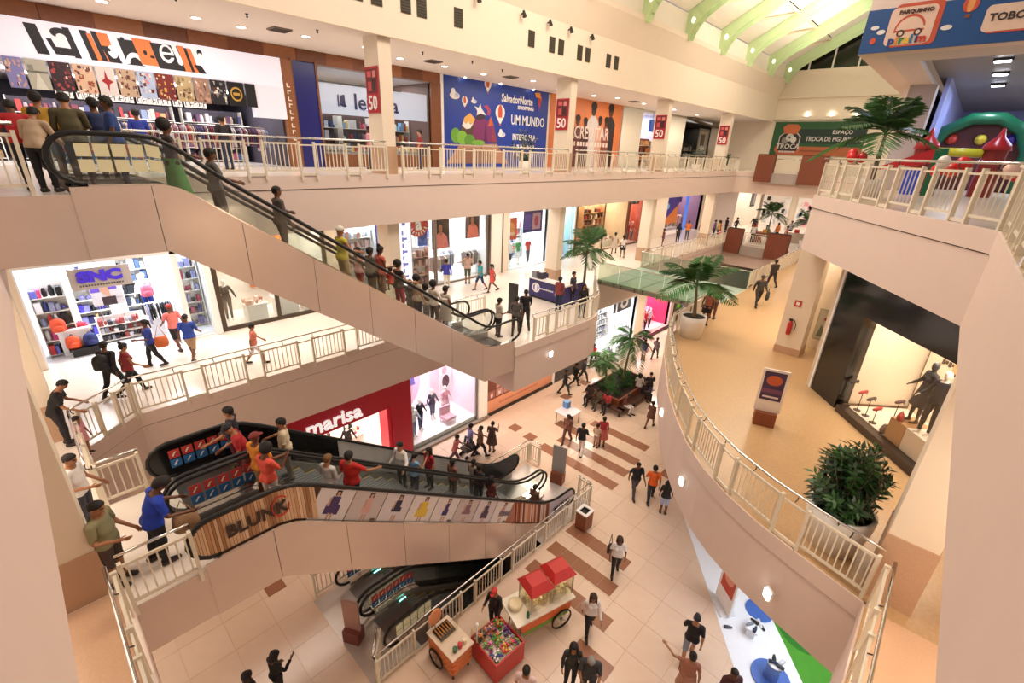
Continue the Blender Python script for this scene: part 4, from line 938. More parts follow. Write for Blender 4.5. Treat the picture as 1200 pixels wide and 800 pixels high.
PL = (('blue violet concert', '#8C8CC8', '#D8A8A0'), ('pale grey street', '#B9B8AC', '#6E6F68'), ('dark night city with red lights', '#3A2430', '#A8484A'), ('beige crowd scene', '#D9B79C', '#9C4B3E'), ('white with a red splash', '#D8D0CF', '#A8232B'), ('sepia collage', '#C0A48C', '#7A4A3C'), ('light blue panelled', '#AFC0E0', '#D88F9C'), ('dark red comic', '#7A2A26', '#D2A257'), ('straw coloured map', '#BFA77E', '#8F7A55'), ('rust patterned', '#A08070', '#C9A08C'), ('black and grey skyline', '#26252B', '#8A8A92'), ('black with a gold ring emblem', '#17161A', '#C9A04A'), ('plain black', '#1C1B20', '#2A2930'))
for i in range(13):
    a, b = PX_[i], PX_[i + 1]; r = random.Random(i); sp = []
    if i == 11: sp = [(PL[i][2], ell(.5, .5, .36, .3)), ('#1C1A16', ell(.5, .5, .28, .23)), (PL[i][2], rect(.3, .44, .7, .56))]
    elif i == 4: sp = [(PL[i][2], [(.2, .5), (.4, .6), (.5, .9), (.58, .6), (.85, .5), (.6, .4), (.5, .12), (.42, .4)])]
    elif i == 1: sp = [('#D8D7CC', [(.2, 0), (.8, 0), (.52, .55), (.46, .55)]), (PL[i][2], rect(0, .55, 1, .62)), ('#8F9088', rect(.1, .6, .35, .8))]
    elif i != 12:
        for k in range(30): x, y = r.uniform(.06, .94), r.uniform(.05, .95); w2, h2 = r.uniform(.03, .1), r.uniform(.03, .08); x, y = min(.94 - w2, max(.04 + w2, x)), min(.95 - h2, max(.04 + h2, y)); sp.append((r.choice((PL[i][2], '#E6DED2', PL[i][1], '#5A3038', PL[i][2])), ell(x, y, w2, h2, 6) if k % 2 else rect(x - w2, y - h2, x + w2, y + h2)))
    poster(a + .02, b - .03, 20.55, 14.52, 15.3, sp, PL[i][0] + ' poster board in the row under the white fascia', PL[i][1], 'poster', 'poster_board', 'poster boards in a row')
tl = thing('letter_tiles', 'row of small white tiles with dark marks under the poster boards', 'sign', (3.8, 20.6, 14.36)); x = 1.8; r = random.Random(5)
for n in (3, 4, 6, 7, 2, 5):
    for k in range(n):
        g = G(); g.box(x, 20.55, 14.35, x + .12, 20.58, 14.56); o = g.build('tile', M('#F1EFEF', .5, emit=.2), tl)
        flat(((x, 20.55, 14.35), XA, ZA), [(M('#4A4650'), rect(.025, .04, .05, .17))] + ([(M('#4A4650'), rect(.05, .15 - .06 * (k % 2), .1, .175 - .06 * (k % 2)))]), 'mark', o, .006); x += .135
    x += .06
PINKS = ('#D8C8D0', '#B86A78', '#8A4A5C', '#E2DCE0', '#5A5F8C', '#C0484A', '#3A3A48', '#8FA0C0', '#E8D2C0', '#6B4A6B')
for i, (a, b, y, lab) in enumerate(((2.4, 4.4, 21.9, 'left'), (4.7, 6.3, 21.8, 'middle'), (6.5, 8.2, 22.0, 'end')) ): rack(a, b, y, L3, PINKS, 'rail of mixed printed tees in the gift shop, %s one' % lab, i + 3, .8)
for i, (a, b) in enumerate(((-2.5, .4), (.8, 3.2), (3.5, 5.6), (5.9, 8.2))): shelf(a, b, 24.5 + i * .05, L3, 4, .5, PINKS + ('#2A2A33', '#D8B07A'), 'stocked back shelf of the gift shop, number %s counted along the wall' % ('one', 'two', 'three', 'four')[i], .4, i + 11, back='#55505E')
for i in range(5):
    s = thing('strip_light', 'angled white strip light on the gift shop ceiling, %s from the left' % ORD[i], 'lamp', (1 + i * 1.5, 22.5, 15.1), 'strip lights of the gift shop'); g = G(); g.bar((.6 + i * 1.5, 22, 15.172), (1.6 + i * 1.5, 24, 15.172), .16, .05); g.build('tube', M('#FFFFFF', emit=5, noise=0), s)
# pillars and bookshop
pl = thing('wood_pillar', 'narrow stained wood pillar with small upright white letters', 'pillar', (8.75, 20.7, L3)); g = G(); g.box(8.58, 20.7, L3, 9.0, 21, 16.32); g.build('boards', M('#8F5A34', .45, noise=.25, scale=8), pl)
for i in range(9): g = G(); z = 15.35 - i * .24; g.box(8.72, 20.68, z, 8.76, 20.705, z + .15); g.box(8.76, 20.68, z + (.1 if i % 2 else 0), 8.85, 20.705, z + (.14 if i % 2 else .04)); g.build('letter', M('#F3E9DC', .5), pl)
pl = thing('blue_hoarding', 'tall dark navy panel between the wooden pillar and the bookshop', 'panel', (9.55, 20.8, L3)); g = G(); g.box(9.06, 20.8, L3, 10.0, 21.0, 16.35); g.build('panel', M('#1C2170', .3, noise=.12), pl)
g = G(); g.box(9.0, 20.76, L3, 9.07, 21, 16.4); g.box(9.99, 20.76, L3, 10.07, 21, 16.4); g.build('frame', WOOD, pl)
room(10.07, 15.8, 21.0, 5, L3, 16.3, '#6B4A44', '#D9CFC4', 190, WHITE)
front(2, 10.07, 15.85, 20.9, 12.95, 16.32, M('#8A8488', .4), .05, (13.0,)); g = G(); g.box(10.07, 20.85, L3, 15.8, 20.95, 12.95); struct('trim_9', g, WOOD)
bs = thing('shop_sign', 'white lit bookshop sign with navy lettering and an open book emblem', 'sign', (12.7, 20.97, 14.6)); g = G(); g.box(10.1, 21.0, 14.55, 15.7, 21.06, 15.75); g.build('light_panel', M('#D6D6EC', .5, emit=.3, noise=.05, scale=1), bs)
text('leitura', (12.86, 20.99, 15.08), XA, ZA, .9, M('#1C2466', .4), bs, 'lettering', 1.0, .012, .014)
flat(((10.95, 21.0, 14.85), XA, ZA), [(M('#1C2466'), [(0, 0), (.07, .03), (.07, .5), (0, .44)]), (M('#1C2466'), [(.1, .06), (.3, .0), (.42, .04), (.36, .12), (.34, .5), (.12, .44)])], 'book_emblem', bs, .02)
g = G(); g.box(10.1, 20.94, 15.72, 14.2, 20.98, 15.78); g.build('transom', M('#4A4650'), bs)
RD = ('#C83A3A', '#E8E2DC', '#2F3F7A', '#D88AA0', '#F0C860', '#3A3A40', '#B02A30', '#7FA8C8')
for i, (a, b, c) in enumerate(((10.2, 11.7, 'navy round badges'), (11.9, 13.4, 'orange covers'), (13.5, 15.7, 'red and blue covers'))): shelf(a, b, 22.6, L3, 4, .52, RD if i != 0 else ('#1C2A4A', '#D8D8E0', '#2A4A8A', '#3A3A40'), 'bookshop shelf stocked with ' + c, .4, i + 31, back='#553A34')
for i, (a, b, c) in enumerate(((10.3, 11.6, 'white'), (12.2, 13.8, 'pink'), (14.2, 15.5, 'yellow'))): table(a, b, 21.3, 21.9, L3, .75, 'low bookshop table piled with %s boxed items' % c, '#E4DAD0', (('#E8E4DE', '#C8C8CC'), ('#E08AA0', '#F0B8C4', '#D84A50'), ('#F4E0A0', '#D85A40', '#F0F0E8'))[i], i + 3)
g = G(); g.box(15.8, 20.75, L3, 16.42, 21, 16.32); struct('trim_10', g, M('#7B4A2A', .45, noise=.25, scale=8)); g = G(); g.box(16.45, 20.8, L3, 16.62, 21, 16.78); struct('trim_11', g, WHITEM)
# blue mural hoarding
mu = thing('mural_hoarding', 'big blue hoarding picturing mountains, bushes, clouds and hot air balloons', 'hoarding', (20.9, 20.95, 12.45)); g = G(); g.box(16.67, 20.95, 12.42, 25.13, 21.0, 16.98); g.build('board', M('#1F3F9E', .4, noise=.25, scale=.5), mu)
C = lambda h: M(h, .5, noise=.12, scale=5); wh, pu, rd = C('#EDE9E4'), C('#7C2F66'), C('#D2553C')
sh = [(C('#B98A6E'), [(.17, .09), (1.15, 1.09), (3.98, 1.18), (4.97, .12)]), (C('#8F6652'), [(1.28, .1), (1.55, .87), (3.24, .91), (3.71, .12)]), (C('#5A4038'), [(.96, 1.17), (1.36, 2.2), (1.75, 2.45), (2.16, 2.15), (2.3, 1.22)]), (C('#E9B25A'), [(1.29, 2.01), (1.49, 2.43), (1.89, 2.66), (2.25, 2.39), (2.05, 2.05), (1.8, 2.2), (1.55, 1.92)]), (wh, [(1.3, 2.0), (1.4, 2.2), (1.6, 2.1), (1.75, 2.25), (1.9, 2.1), (2.1, 2.15), (1.9, 1.9), (1.6, 1.85)]),
      (pu, [(1.96, 1.21), (2.25, 2.39), (2.64, 2.6), (3.14, 2.35), (3.42, 2.47), (3.65, 2.24), (3.98, 1.28)]), (C('#5A2350'), [(2.9, 1.25), (3.02, 2.3), (3.2, 1.25)]), (C('#8E3A50'), [(3.5, 1.25), (3.55, 2.3), (3.98, 1.28)]), (C('#C8603C'), [(3.21, 2.07), (3.42, 2.61), (3.68, 2.15)]), (C('#3E2A3A'), [(2.25, 2.39), (2.45, 2.7), (2.7, 2.75), (3.06, 2.5), (2.64, 2.35)]), (wh, [(2.19, 3.02), (2.5, 2.95), (2.63, 3.19), (2.7, 2.95), (3.06, 2.63), (2.64, 2.69), (2.36, 2.58), (2.4, 2.8)]), (C('#B0405E'), [(2.84, 3.08), (3.19, 3.15), (3.41, 2.89), (3.35, 2.65), (3.13, 2.63), (3.2, 2.87)]),
      (C('#6DA83C'), ell(.85, 1.5, .34, .38)), (C('#82BC46'), ell(1.3, 1.4, .38, .36)), (C('#5E9834'), ell(1.85, 1.3, .4, .3)), (C('#77B040'), ell(2.5, 1.2, .5, .14))]
for x, z, s_ in ((3.17, 4.2, .26), (1.49, 3.23, .2), (4.18, 2.85, .38)): sh += [(wh, ell(x, z, s_, s_ * 1.05)), (rd, ell(x, z, s_ * .45, s_ * 1.05)), (wh, [(x - s_ * .7, z - s_ * .7), (x + s_ * .7, z - s_ * .7), (x + s_ * .15, z - s_ * 1.5), (x - s_ * .15, z - s_ * 1.5)]), (rd, rect(x - s_ * .18, z - s_ * 1.8, x + s_ * .18, z - s_ * 1.55))]
for x, z, s_ in ((.8, 3.4, .34), (2.15, 3.24, .2), (4.34, 1.7, .3)): sh += [(wh, ell(x, z, s_, s_ * .5)), (wh, ell(x - s_ * .3, z + s_ * .5, s_ * .4, s_ * .5)), (C('#B8C4E4'), ell(x + s_ * .4, z + s_ * .1, s_ * .4, s_ * .35))]
sh += [(C('#E8912F'), [(7.12, 4.13), (7.58, 4.19), (7.76, 3.84), (7.5, 3.9), (7.23, 3.89)]), (C('#C8402C'), [(7.44, 3.9), (7.76, 3.84), (7.66, 3.4), (7.5, 3.35)]), (C('#7A3A9A'), [(7.41, 3.5), (7.66, 3.4), (7.55, 3.1)])]
for z in (1.07, .65): sh += [(wh, rect(5.35 + k * .3, z - .13, 5.35 + k * .3 + (.2 if k % 3 else .1), z + .13)) for k in range(7)]
flat(((16.67, 20.95, 12.5), XA, ZA), sh, 'mural_print', mu, .01)
for tb, x, z, sz, wd_ in (('SalvadorNorte', 5.6, 3.6, .58, .78), ('SHOPPING', 6.35, 3.22, .26, 1.15), ('UM MUNDO', 6.62, 2.52, .74, .74), ('INTEIRO PRA', 6.3, 1.6, .46, .78)): text(tb, (16.67 + x, 20.935, 12.5 + z), XA, ZA, sz, WHITEM, mu, 'lettering', wd_, .006, .012)
for i, x in enumerate((18.0, 20.6, 23.4)):
    s = thing('picture_lamp', 'small lamp at the top edge of the blue hoarding, %s from the left' % ORD[i], 'lamp', (x, 20.9, 16.9), 'lamps over the blue hoarding'); g = G(); g.tube([(x, 20.95, 16.85), (x, 20.75, 16.8)], .03, 6); g.build('arm', WHITEM, s); g = G(); g.ball((x, 20.72, 16.78), .07, 8, 6); g.build('bulb', LAMP, s)
# orange hoarding with people
oh = thing('orange_hoarding', 'orange hoarding with a print of standing people and pale lettering', 'hoarding', (29.7, 20.95, 12.4)); g = G(); g.box(25.4, 20.95, 12.42, 34.0, 21, 17.0); g.build('board', M('#E0824A', .45, noise=.1, scale=1), oh)
sh = []; SKN = ('#4A2A1E', '#3A2018', '#5A3424')
for i, (x, z, s_, c) in enumerate(((1.0, 2.9, 1, '#5A3A30'), (4.8, 3.95, 1.25, '#D8CFC8'), (3.0, 3.1, 1.0, '#6A4038'), (3.9, 3.0, .9, '#4A2A28'), (5.7, 3.2, .9, '#D8A890'), (7.0, 4.0, 1.25, '#2A2224'), (6.5, 3.2, .9, '#8A4A3A'))):
    sh += [(C(c), [(x - .5 * s_, 0), (x - .55 * s_, z - .8 * s_), (x - .2 * s_, z - .45 * s_), (x + .2 * s_, z - .45 * s_), (x + .55 * s_, z - .8 * s_), (x + .5 * s_, 0)]), (C(SKN[i % 3]), ell(x, z - .15 * s_, .24 * s_, .32 * s_)), (C('#1A100C'), ell(x, z + .03 * s_, .3 * s_, .22 * s_))]
flat(((25.4, 20.95, 12.45), XA, ZA), sh, 'people_print', oh, .01)
text('ACREDITAR', (25.4 + 4.5, 20.935, 12.5 + 2.15), XA, ZA, 1.15, M('#E8D6C8', .5), oh, 'lettering', .8, .006, .015)
for k in range(12): g = G(); g.box(28.1 + k * .36, 20.93, 13.82, 28.1 + k * .36 + (.26 if k % 3 else .16), 20.95, 14.1); g.build('small_letter', M('#EAD9CC'), oh)
def drape(x0, x1, y, z0, z1, label):
    d = thing('drape', label, 'curtain', ((x0 + x1) / 2, y, z0)); n = max(4, int((x1 - x0) / .16)); g = G(); g.smooth = True
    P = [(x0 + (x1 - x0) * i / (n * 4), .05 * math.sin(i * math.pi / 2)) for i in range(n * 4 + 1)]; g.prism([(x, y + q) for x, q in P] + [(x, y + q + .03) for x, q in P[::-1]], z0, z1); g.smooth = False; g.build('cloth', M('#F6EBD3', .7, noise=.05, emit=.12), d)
    g = G(); g.box(x0, y - .08, z1, x1, y + .1, z1 + .08); g.build('pelmet', M('#D8CBB4'), d)
drape(34.1, 37.0, 20.9, 12.45, 16.7, 'pale lit drape closing the shop beside the orange hoarding'); drape(41.4, 44.9, 20.9, 12.45, 16.6, 'pale lit drape beside the dark curved canopy shop')
room(37.1, 40.9, 21, 4, L3, 16.6, '#D8D4E8', '#E4DCD0', 110, WHITE); pc = thing('shop_sign', 'blue box sign with white lettering half hidden behind a red banner', 'sign', (39.3, 20.8, 15.3)); g = G(); g.box(38.2, 20.75, 15.2, 41.0, 20.9, 16.1); g.build('box', M('#2B4FA8', .4, emit=.2), pc); g = G(); g.box(38.6, 20.8, 16.1, 38.66, 20.86, 16.6); g.build('bracket', METAL, pc); g = G(); g.box(40.5, 20.8, 16.1, 40.56, 20.86, 16.6); g.build('bracket', METAL, pc); text('ca', (39.3, 20.74, 15.6), XA, ZA, 1.0, WHITEM, pc, 'lettering', 1.1, .01, .02)
shelf(37.4, 40.6, 21.6, L3, 4, .55, ('#C87A3A', '#8A4A2A', '#D8A86A', '#5A3A2A'), 'brown and orange stocked shelf in the shop under the blue sign', .4, 55, back='#A8683A')
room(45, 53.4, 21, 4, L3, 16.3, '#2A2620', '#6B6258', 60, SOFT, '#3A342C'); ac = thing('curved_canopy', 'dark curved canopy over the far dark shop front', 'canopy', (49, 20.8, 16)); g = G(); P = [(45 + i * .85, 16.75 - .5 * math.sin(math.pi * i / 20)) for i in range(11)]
g.prism(P + [(x, z - .12) for x, z in P[::-1]], 0, .5, ((0, 20.9, 0), XA, ZA, (0, -1, 0))); g.build('band', M('#8A7A66', .3, .5), ac)
poster(48.2, 50.6, 20.85, 13.4, 16.0, [('#B8B0A4', rect(.1, .1, .9, .9)), ('#5A544C', rect(.2, .4, .6, .8)), ('#E8E4DC', ell(.5, .3, .2, .1))], 'grey picture panel in the dark far shop front', '#8A847A')
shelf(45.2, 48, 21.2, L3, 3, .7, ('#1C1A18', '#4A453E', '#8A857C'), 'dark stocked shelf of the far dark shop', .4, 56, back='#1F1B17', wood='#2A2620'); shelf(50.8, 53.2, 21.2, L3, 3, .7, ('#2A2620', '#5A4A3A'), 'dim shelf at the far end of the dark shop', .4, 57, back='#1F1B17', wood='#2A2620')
# red sale banners on the columns
for i, x in enumerate(CX):
    b = thing('sale_banner', 'red 50 sale banner on the %s column of the top gallery' % ('first', 'second', 'third', 'fourth')[i], 'banner', (x - .05, 16.1, 14.4)); x0 = x - .06; g = G(); g.box(x0, 15.72, 14.42, x0 + .03, 16.5, 15.85); g.build('cloth', M('#B3242E', .6, noise=.1), b); fr = ((x0, 16.5, 14.42), (0, -1, 0), ZA)
    flat(fr, [(C('#6E1820'), rect(.06, .62, .72, 1.36)), (C('#D85A5A'), rect(.12, 1.12, .38, 1.3)), (C('#3A1418'), rect(.4, .7, .62, 1.05)), (C('#D88A80'), rect(.46, 1.1, .66, 1.3)), (C('#C84A48'), rect(.14, .7, .36, .98))], 'print', b, .006)
    text('50', (x0 - .006, 16.11, 14.72), (0, -1, 0), ZA, .62, WHITEM, b, 'lettering', .95, .006, .012)
# far banner on the end wall
tb = thing('sticker_banner', 'green and orange banner with a football crest on the far end wall', 'banner', (51.9, 11.6, 14)); g = G(); g.box(51.88, 7.9, 13.9, 51.95, 15.25, 16.72); g.build('board', M('#23562F', .5, noise=.3, scale=1), tb)
fr = ((51.88, 15.25, 13.9), (0, -1, 0), ZA); gy = C('#C9C4BE')
flat(fr, [(C('#14302A'), rect(2.2, 1.0, 7.3, 2.2)), (C('#B4623A'), rect(.6, 0, 7.35, .75)), (C('#8E4A2E'), rect(2.5, .3, 4.6, .45)), (C('#C8683E'), ell(.75, .5, .35)), (C('#C8683E'), ell(2.25, .5, .35)), (gy, [(.6, .5), (.6, 1.6), (1.0, 1.95), (2.0, 1.95), (2.4, 1.6), (2.4, .5)]), (C('#2A2422'), [(.68, .4), (.68, 1.55), (1.03, 1.87), (1.97, 1.87), (2.32, 1.55), (2.32, .4)]), (C('#C8683E'), [(.75, 2.35), (1.1, 2.62), (1.9, 2.62), (2.25, 2.35), (2.05, 1.8), (.95, 1.8)]), (C('#8A8480'), ell(1.15, 1.25, .3)), (gy, ell(1.5, 1.5, .33)), (C('#DAD6D0'), ell(1.85, 1.3, .25)), (C('#4A4440'), ell(1.5, 1.5, .1)), (C('#2A2422'), rect(.7, .35, 2.3, .95))], 'print', tb, .01)
for b, s, t, sz, wd_ in (('TROCA', 1.5, .72, .62, .92), ('FIGURINHAS', 1.5, .26, .2, 1.2), ('ESPAÇO', 5.6, 1.95, .42, 1.0), ('TROCA DE FIGURINHAS', 5.05, 1.38, .52, .78)): text(b, (51.865, 15.25 - s, 13.9 + t), (0, -1, 0), ZA, sz, M('#D8D2CC', .5), tb, 'lettering', wd_, .008, .01)
for i, y in enumerate((12.8, 10.9, 9.0)): d = thing('wall_lamp', 'bright narrow lamp over the green banner, %s from the left' % ORD[i], 'lamp', (51.9, y, 16.9), 'lamps over the green banner'); g = G(); g.box(51.8, y - .06, 17.1, 51.98, y + .06, 17.5); g.build('lamp', M('#FFF6E6', emit=5, noise=0), d)
# play area: printed front, lamps, inflatables
ps = thing('play_sign', 'blue printed fascia with a car emblem, clouds and balloons over the play area', 'sign', (18.4, 0, 16.4)); g = G(); g.box(18.36, -8, 16.36, 18.4, 3.6, 17.42); g.build('board', M('#1F4F8C', .4, noise=.15, scale=.6), ps); fr = ((18.36, 3.6, 16.36), (0, -1, 0), ZA)
rr = lambda x0, y0, x1, y1, r: ell(x1 - r, y1 - r, r, r, 4, 0, 90) + ell(x0 + r, y1 - r, r, r, 4, 90, 180) + ell(x0 + r, y0 + r, r, r, 4, 180, 270) + ell(x1 - r, y0 + r, r, r, 4, 270, 359)
sh = [(C('#C8563A'), rr(.62, .1, 1.68, 1.12, .12)), (C('#E9C9B4'), rr(.55, .14, 1.56, 1.04, .12)), (C('#C8563A'), ell(1.05, .5, .34, .36, 14, 10, 190)), (C('#E9C9B4'), ell(1.05, .48, .3, .32, 14, 10, 190)), (C('#C8563A'), rect(.72, .45, 1.38, .5)), (C('#3A2E2A'), ell(.88, .42, .09)), (C('#3A2E2A'), ell(1.26, .42, .09)), (C('#E9C9B4'), ell(.88, .42, .05)), (C('#E9C9B4'), ell(1.26, .42, .05)), (C('#C8563A'), rr(2.62, .22, 3.9, .8, .1)), (C('#EBCDB8'), rr(2.55, .26, 3.75, .84, .1)), (wh, ell(1.85, .45, .12, .06)), (wh, ell(.42, .5, .1, .06)), (wh, ell(.25, .62, .1, .05)), (wh, ell(2.75, .98, .12, .05)), (rd, ell(2.2, .92, .16, .18)), (C('#E8A05A'), ell(2.2, .92, .07, .18)), (C('#8A4A2A'), rect(2.15, .62, 2.25, .7)), (rd, ell(.28, .3, .07, .08)), (wh, ell(4.4, .5, .2, .09)), (rd, ell(5.2, .8, .2, .22))]
flat(fr, sh, 'print', ps, .008)
for b, s, t, sz, m in (('PARQUINHO', 1.1, .92, .12, M('#4A2A22')), ('TOBOGÃ', 3.15, .56, .23, M('#3A3030'))): text(b, (18.345, 3.6 - s, 16.36 + t), (0, -1, 0), ZA, sz, m, ps, 'lettering', 1.05, .006, .006)
for k, (ch, c) in enumerate(zip('pirulim', ('#2B3F8C', '#E8912F', '#3E8C4A', '#E8C23A', '#2B6FA8', '#2B6FA8', '#C8402C'))): text(ch, (18.345, 3.6 - .72 - k * .11, 16.36 + .26), (0, -1, 0), ZA, .26, M(c), ps, 'letter', 1.1, .006, .012)
for i, x in enumerate((21.2, 23.6, 26.8, 30.2)):
    t = thing('ceiling_lamp', 'white box lamp on the dark play area ceiling, %s from the balcony' % ORD[i], 'lamp', (x, .6, 16.7), 'lamps of the play area ceiling'); g = G(); g.box(x - .1, .25, 16.66, x + .1, .75, 16.74); g.build('housing', DKMETAL, t); g = G(); g.box(x - .09, .3, 16.62, x + .09, .7, 16.66); g.build('tube', M('#EEF2FF', emit=14, noise=0), t); light('play_lamp', (x, .5, 16.55), 38, (.4, .4), (.75, .82, 1))
inf = thing('inflatable_arch', 'green inflatable arch with a dark red back and red cones, beyond the balcony railing', 'inflatable', (31, .5, L3)); VG = M('#14603E', .3, noise=.1); VR = M('#B3242C', .3, noise=.1)
arc_ = [(-1.6, 0), (-1.55, 1.7), (-1.15, 2.55), (-.35, 3.05), (.6, 3.05), (1.4, 2.55), (1.85, 1.7), (1.9, 0)]; g = G(); g.smooth = True; g.tube([(31, y + .3, L3 + z) for y, z in arc_], .26, 10); g.build('arch_tube', VG, inf)
g = G(); g.prism([(y, z) for y, z in arc_], 0, .1, ((31.3, .3, L3), (0, 1, 0), ZA, XA)); g.build('back_wall', M('#5A2420', .5, noise=.5, scale=2.5), inf)
for y, c in ((-.6, '#3A2A8A'), (.4, '#D8C23A'), (1.4, '#C8402C')): g = G(); g.ball((31.2, y, L3 + 2.2), .22, 9, 6); g.build('printed_ball', M(c, .4), inf)
for i, (x, y, z) in enumerate(((25, 1.75, 1.6), (25, -.2, 1.6))): g = G(); g.smooth = True; g.lathe([(.42, L3 + z), (.36, L3 + z + .2), (.12, L3 + z + .45), (.03, L3 + z + .75)], (x, y, 0), 12); g.build('cone', VR, inf); g = G(); g.lathe([(.34, L3), (.34, L3 + z)], (x, y, 0), 12); g.build('tower', M('#8E2A26', .4), inf)
g = G(); g.smooth = True; g.tube([(24.9, 1.45, L3 + 1.52), (24.9, .1, L3 + 1.5)], .15, 10); g.build('yellow_roll', M('#D8D23A', .3), inf)
sl = thing('soft_play_slide', 'red and green soft play slide left of the inflatable arch', 'slide', (23.4, 2, L3)); g = G(); g.prism([(0, .9), (1.5, 1.6), (1.5, 1.1), (0, .8)], -.3, .3, ((23.4, 2.85, L3), (0, -1, 0), ZA, (1, 0, 0))); g.build('chute', VR, sl); g = G(); g.box(23.1, 1.0, L3, 23.7, 1.35, L3 + 1.6); g.build('block', VG, sl); g = G(); g.box(23.1, 1.5, L3, 23.6, 2.0, L3 + .9); g.build('blue_block', M('#2B4FD0', .4), sl)
def balloons(x, y, z, cols, label, seed=0):
    b = thing('balloon_bunch', label, 'balloons', (x, y, z)); r = random.Random(seed)
    for c in cols: g = G(); g.smooth = True; g.ball((x + r.uniform(-.25, .25), y + r.uniform(-.35, .35), z + .1 + r.uniform(0, .25)), .13, 10, 8, (1, 1, 1.15)); g.build('balloon', M(c, .25), b)
balloons(17.6, 2.6, L3 + .95, ('#D8242C', '#C81E28', '#E8C8B8', '#E0322E'), 'red and pale balloons tied by the palm behind the railing', 1); balloons(14.6, .4, L3 + .8, ('#D8242C', '#E8E0D8', '#C81E28', '#E04A3A', '#D8242C'), 'red and white balloon bunch in front of the inflatable', 2); balloons(13.4, -.65, L3 + .8, ('#E8D8CC', '#D8242C', '#E8C0B0'), 'pale and red balloons near the balcony corner', 3)
# ---- middle gallery shops
room(-.45, 4.55, 20.2, 5, L2, 10.3, '#EEF0F8', '#ECECF0', 400, WHITE)
g = G(); g.box(3.5, 20.1, L2, 3.66, 20.3, 10.6); g.box(4.4, 20.0, L2, 4.62, 20.4, 10.6); g.box(-.5, 20.1, 9.5, 4.6, 20.4, 10.6); struct('trim_12', g, WHITEM); front(3, 3.66, 4.4, 20.2, L2, 9.5, WHITEM, .03)
sg = thing('hanging_sign', 'grey sign board with blue violet lettering over the bag shop entrance', 'sign', (1.48, 19.95, 8.68)); g = G(); g.box(.7, 19.95, 8.68, 2.27, 20.05, 9.36); g.build('board', M('#B9B1AE', .5), sg); text('SNC', (1.46, 19.94, 9.08), XA, ZA, .44, M('#4A35D8', .4, emit=.15), sg, 'lettering', 1.3, .015, .035)
for k in range(16): g = G(); g.box(.9 + k * .072, 19.935, 8.78, .9 + k * .072 + .045, 19.95, 8.83); g.build('small_letter', M('#5A5258'), sg)
for x in (.9, 2.05): g = G(); g.bar((x, 20, 9.36), (x, 20, 9.5), .02, .02); g.build('hanger', METAL, sg)
MIX = ('#2A2A38', '#6A6ACB', '#F0F0F4', '#D8407A', '#3F4A8C', '#C83A3A', '#E0C24A', '#8A8FB0', '#15151C')
shelf(-.35, .55, 21.2, L2, 5, .5, MIX, 'pink and dark stocked shelf at the edge of the bag shop', .35, 61); shelf(.75, 1.7, 22.6, L2, 6, .45, ('#1C1C28', '#4A3FB8', '#2A2A5A', '#8A86D8', '#E8B27A'), 'violet stocked shelf inside the bag shop', .35, 62); shelf(2.3, 3.3, 24, L2, 6, .5, ('#15171F', '#2A3348', '#3F5A8C', '#E8E8EE'), 'dark clothes shelf deep in the bag shop', .4, 63, wmin=.12, wmax=.3)
shelf(3.7, 4.5, 21.4, L2, 6, .48, ('#3A3F8C', '#1C1C28', '#E8E8F0', '#A83A5A', '#8A8FC0'), 'shoe shelf behind the narrow side window', .3, 64); shelf(1.1, 2.5, 21.6, L2, 3, .28, ('#E8E8EC', '#2A2A33', '#8A8A94', '#C8C8D0', '#A8484A'), 'low shelf of shoes in the middle of the bag shop', .4, 65, wmin=.1, wmax=.16)
table(.15, 1.0, 20.7, 21.1, L2, .3, 'low black stand for backpacks by the bag shop entrance', '#1C1A1C')
for x, y, z, c, l in ((.32, 20.9, .3, '#E0552E', 'orange backpack on the low black stand, nearer the wall'), (.78, 20.9, .3, '#23306E', 'navy backpack on the low black stand'), (.1, 21.0, .95, '#D8502A', 'orange backpack above the low black stand'), (.66, 21.35, .62, '#C22F44', 'crimson backpack behind the low black stand')): backpack(x, y, L2 + z, c, l)
table(-.05, .9, 21.0, 21.15, L2, .94, 'narrow white ledge holding an orange backpack', '#EDEDF0')
poster(1.2, 2.1, 21.9, 7.55, 8.7, [('#6A4FC0', rect(.02, .45, .3, .8)), ('#6A4FC0', rect(.55, .5, .85, .85)), ('#C89A80', [(.3, .5), (.42, .95), (.55, .9), (.6, .3), (.7, .1), (.5, .25)]), ('#3A2A30', rect(.3, 0, .75, .28)), ('#B8B4BA', rect(.75, .2, .95, .24))], 'grey poster of a leaping player with violet squares in the bag shop', '#D2CFD4', hang=6.21)
mannequin('white tee mannequin wearing a pink backpack in the bag shop', (2.75, 21.6, L2 + .7), -100, ('tee', '#F4F4F8'), ('shorts', '#2A3FA8'), False); table(2.4, 3.1, 21.3, 21.9, L2, .7, 'white plinth under the white tee mannequin', '#EDEDF2'); backpack(2.75, 21.35, L2 + 1.6, '#E06A8A', 'pink backpack worn by the white tee mannequin')
rack(2.5, 3.4, 20.9, L2, ('#15171F', '#2A3348', '#8A8FB0', '#C8C8D0'), 'dark clothes rail near the bag shop entrance', 7, .7)
room(4.75, 9.2, 20.2, 2.5, L2, 10.2, '#F2E6DA', '#F6EFE6', 170, (1, .93, .85)); front(4, 4.68, 9.25, 20.2, L2, 10.3, M('#4A3A2C', .4, noise=.2), .16, (6.9,))
poster(6.6, 8.4, 22.4, 7.2, 9.6, [('#F0B48A', ell(.3, .4, .2, .3)), ('#B8542A', ell(.6, .5, .16, .25)), ('#F4D2B4', ell(.8, .35, .12, .2))], 'glowing orange poster at the back of the brown framed window', '#E07A3E'); poster(4.85, 5.9, 22.3, 8.5, 9.6, [('#3A4A6E', rect(.1, .1, .9, .9))], 'navy picture high in the brown framed window', '#1F2A44')
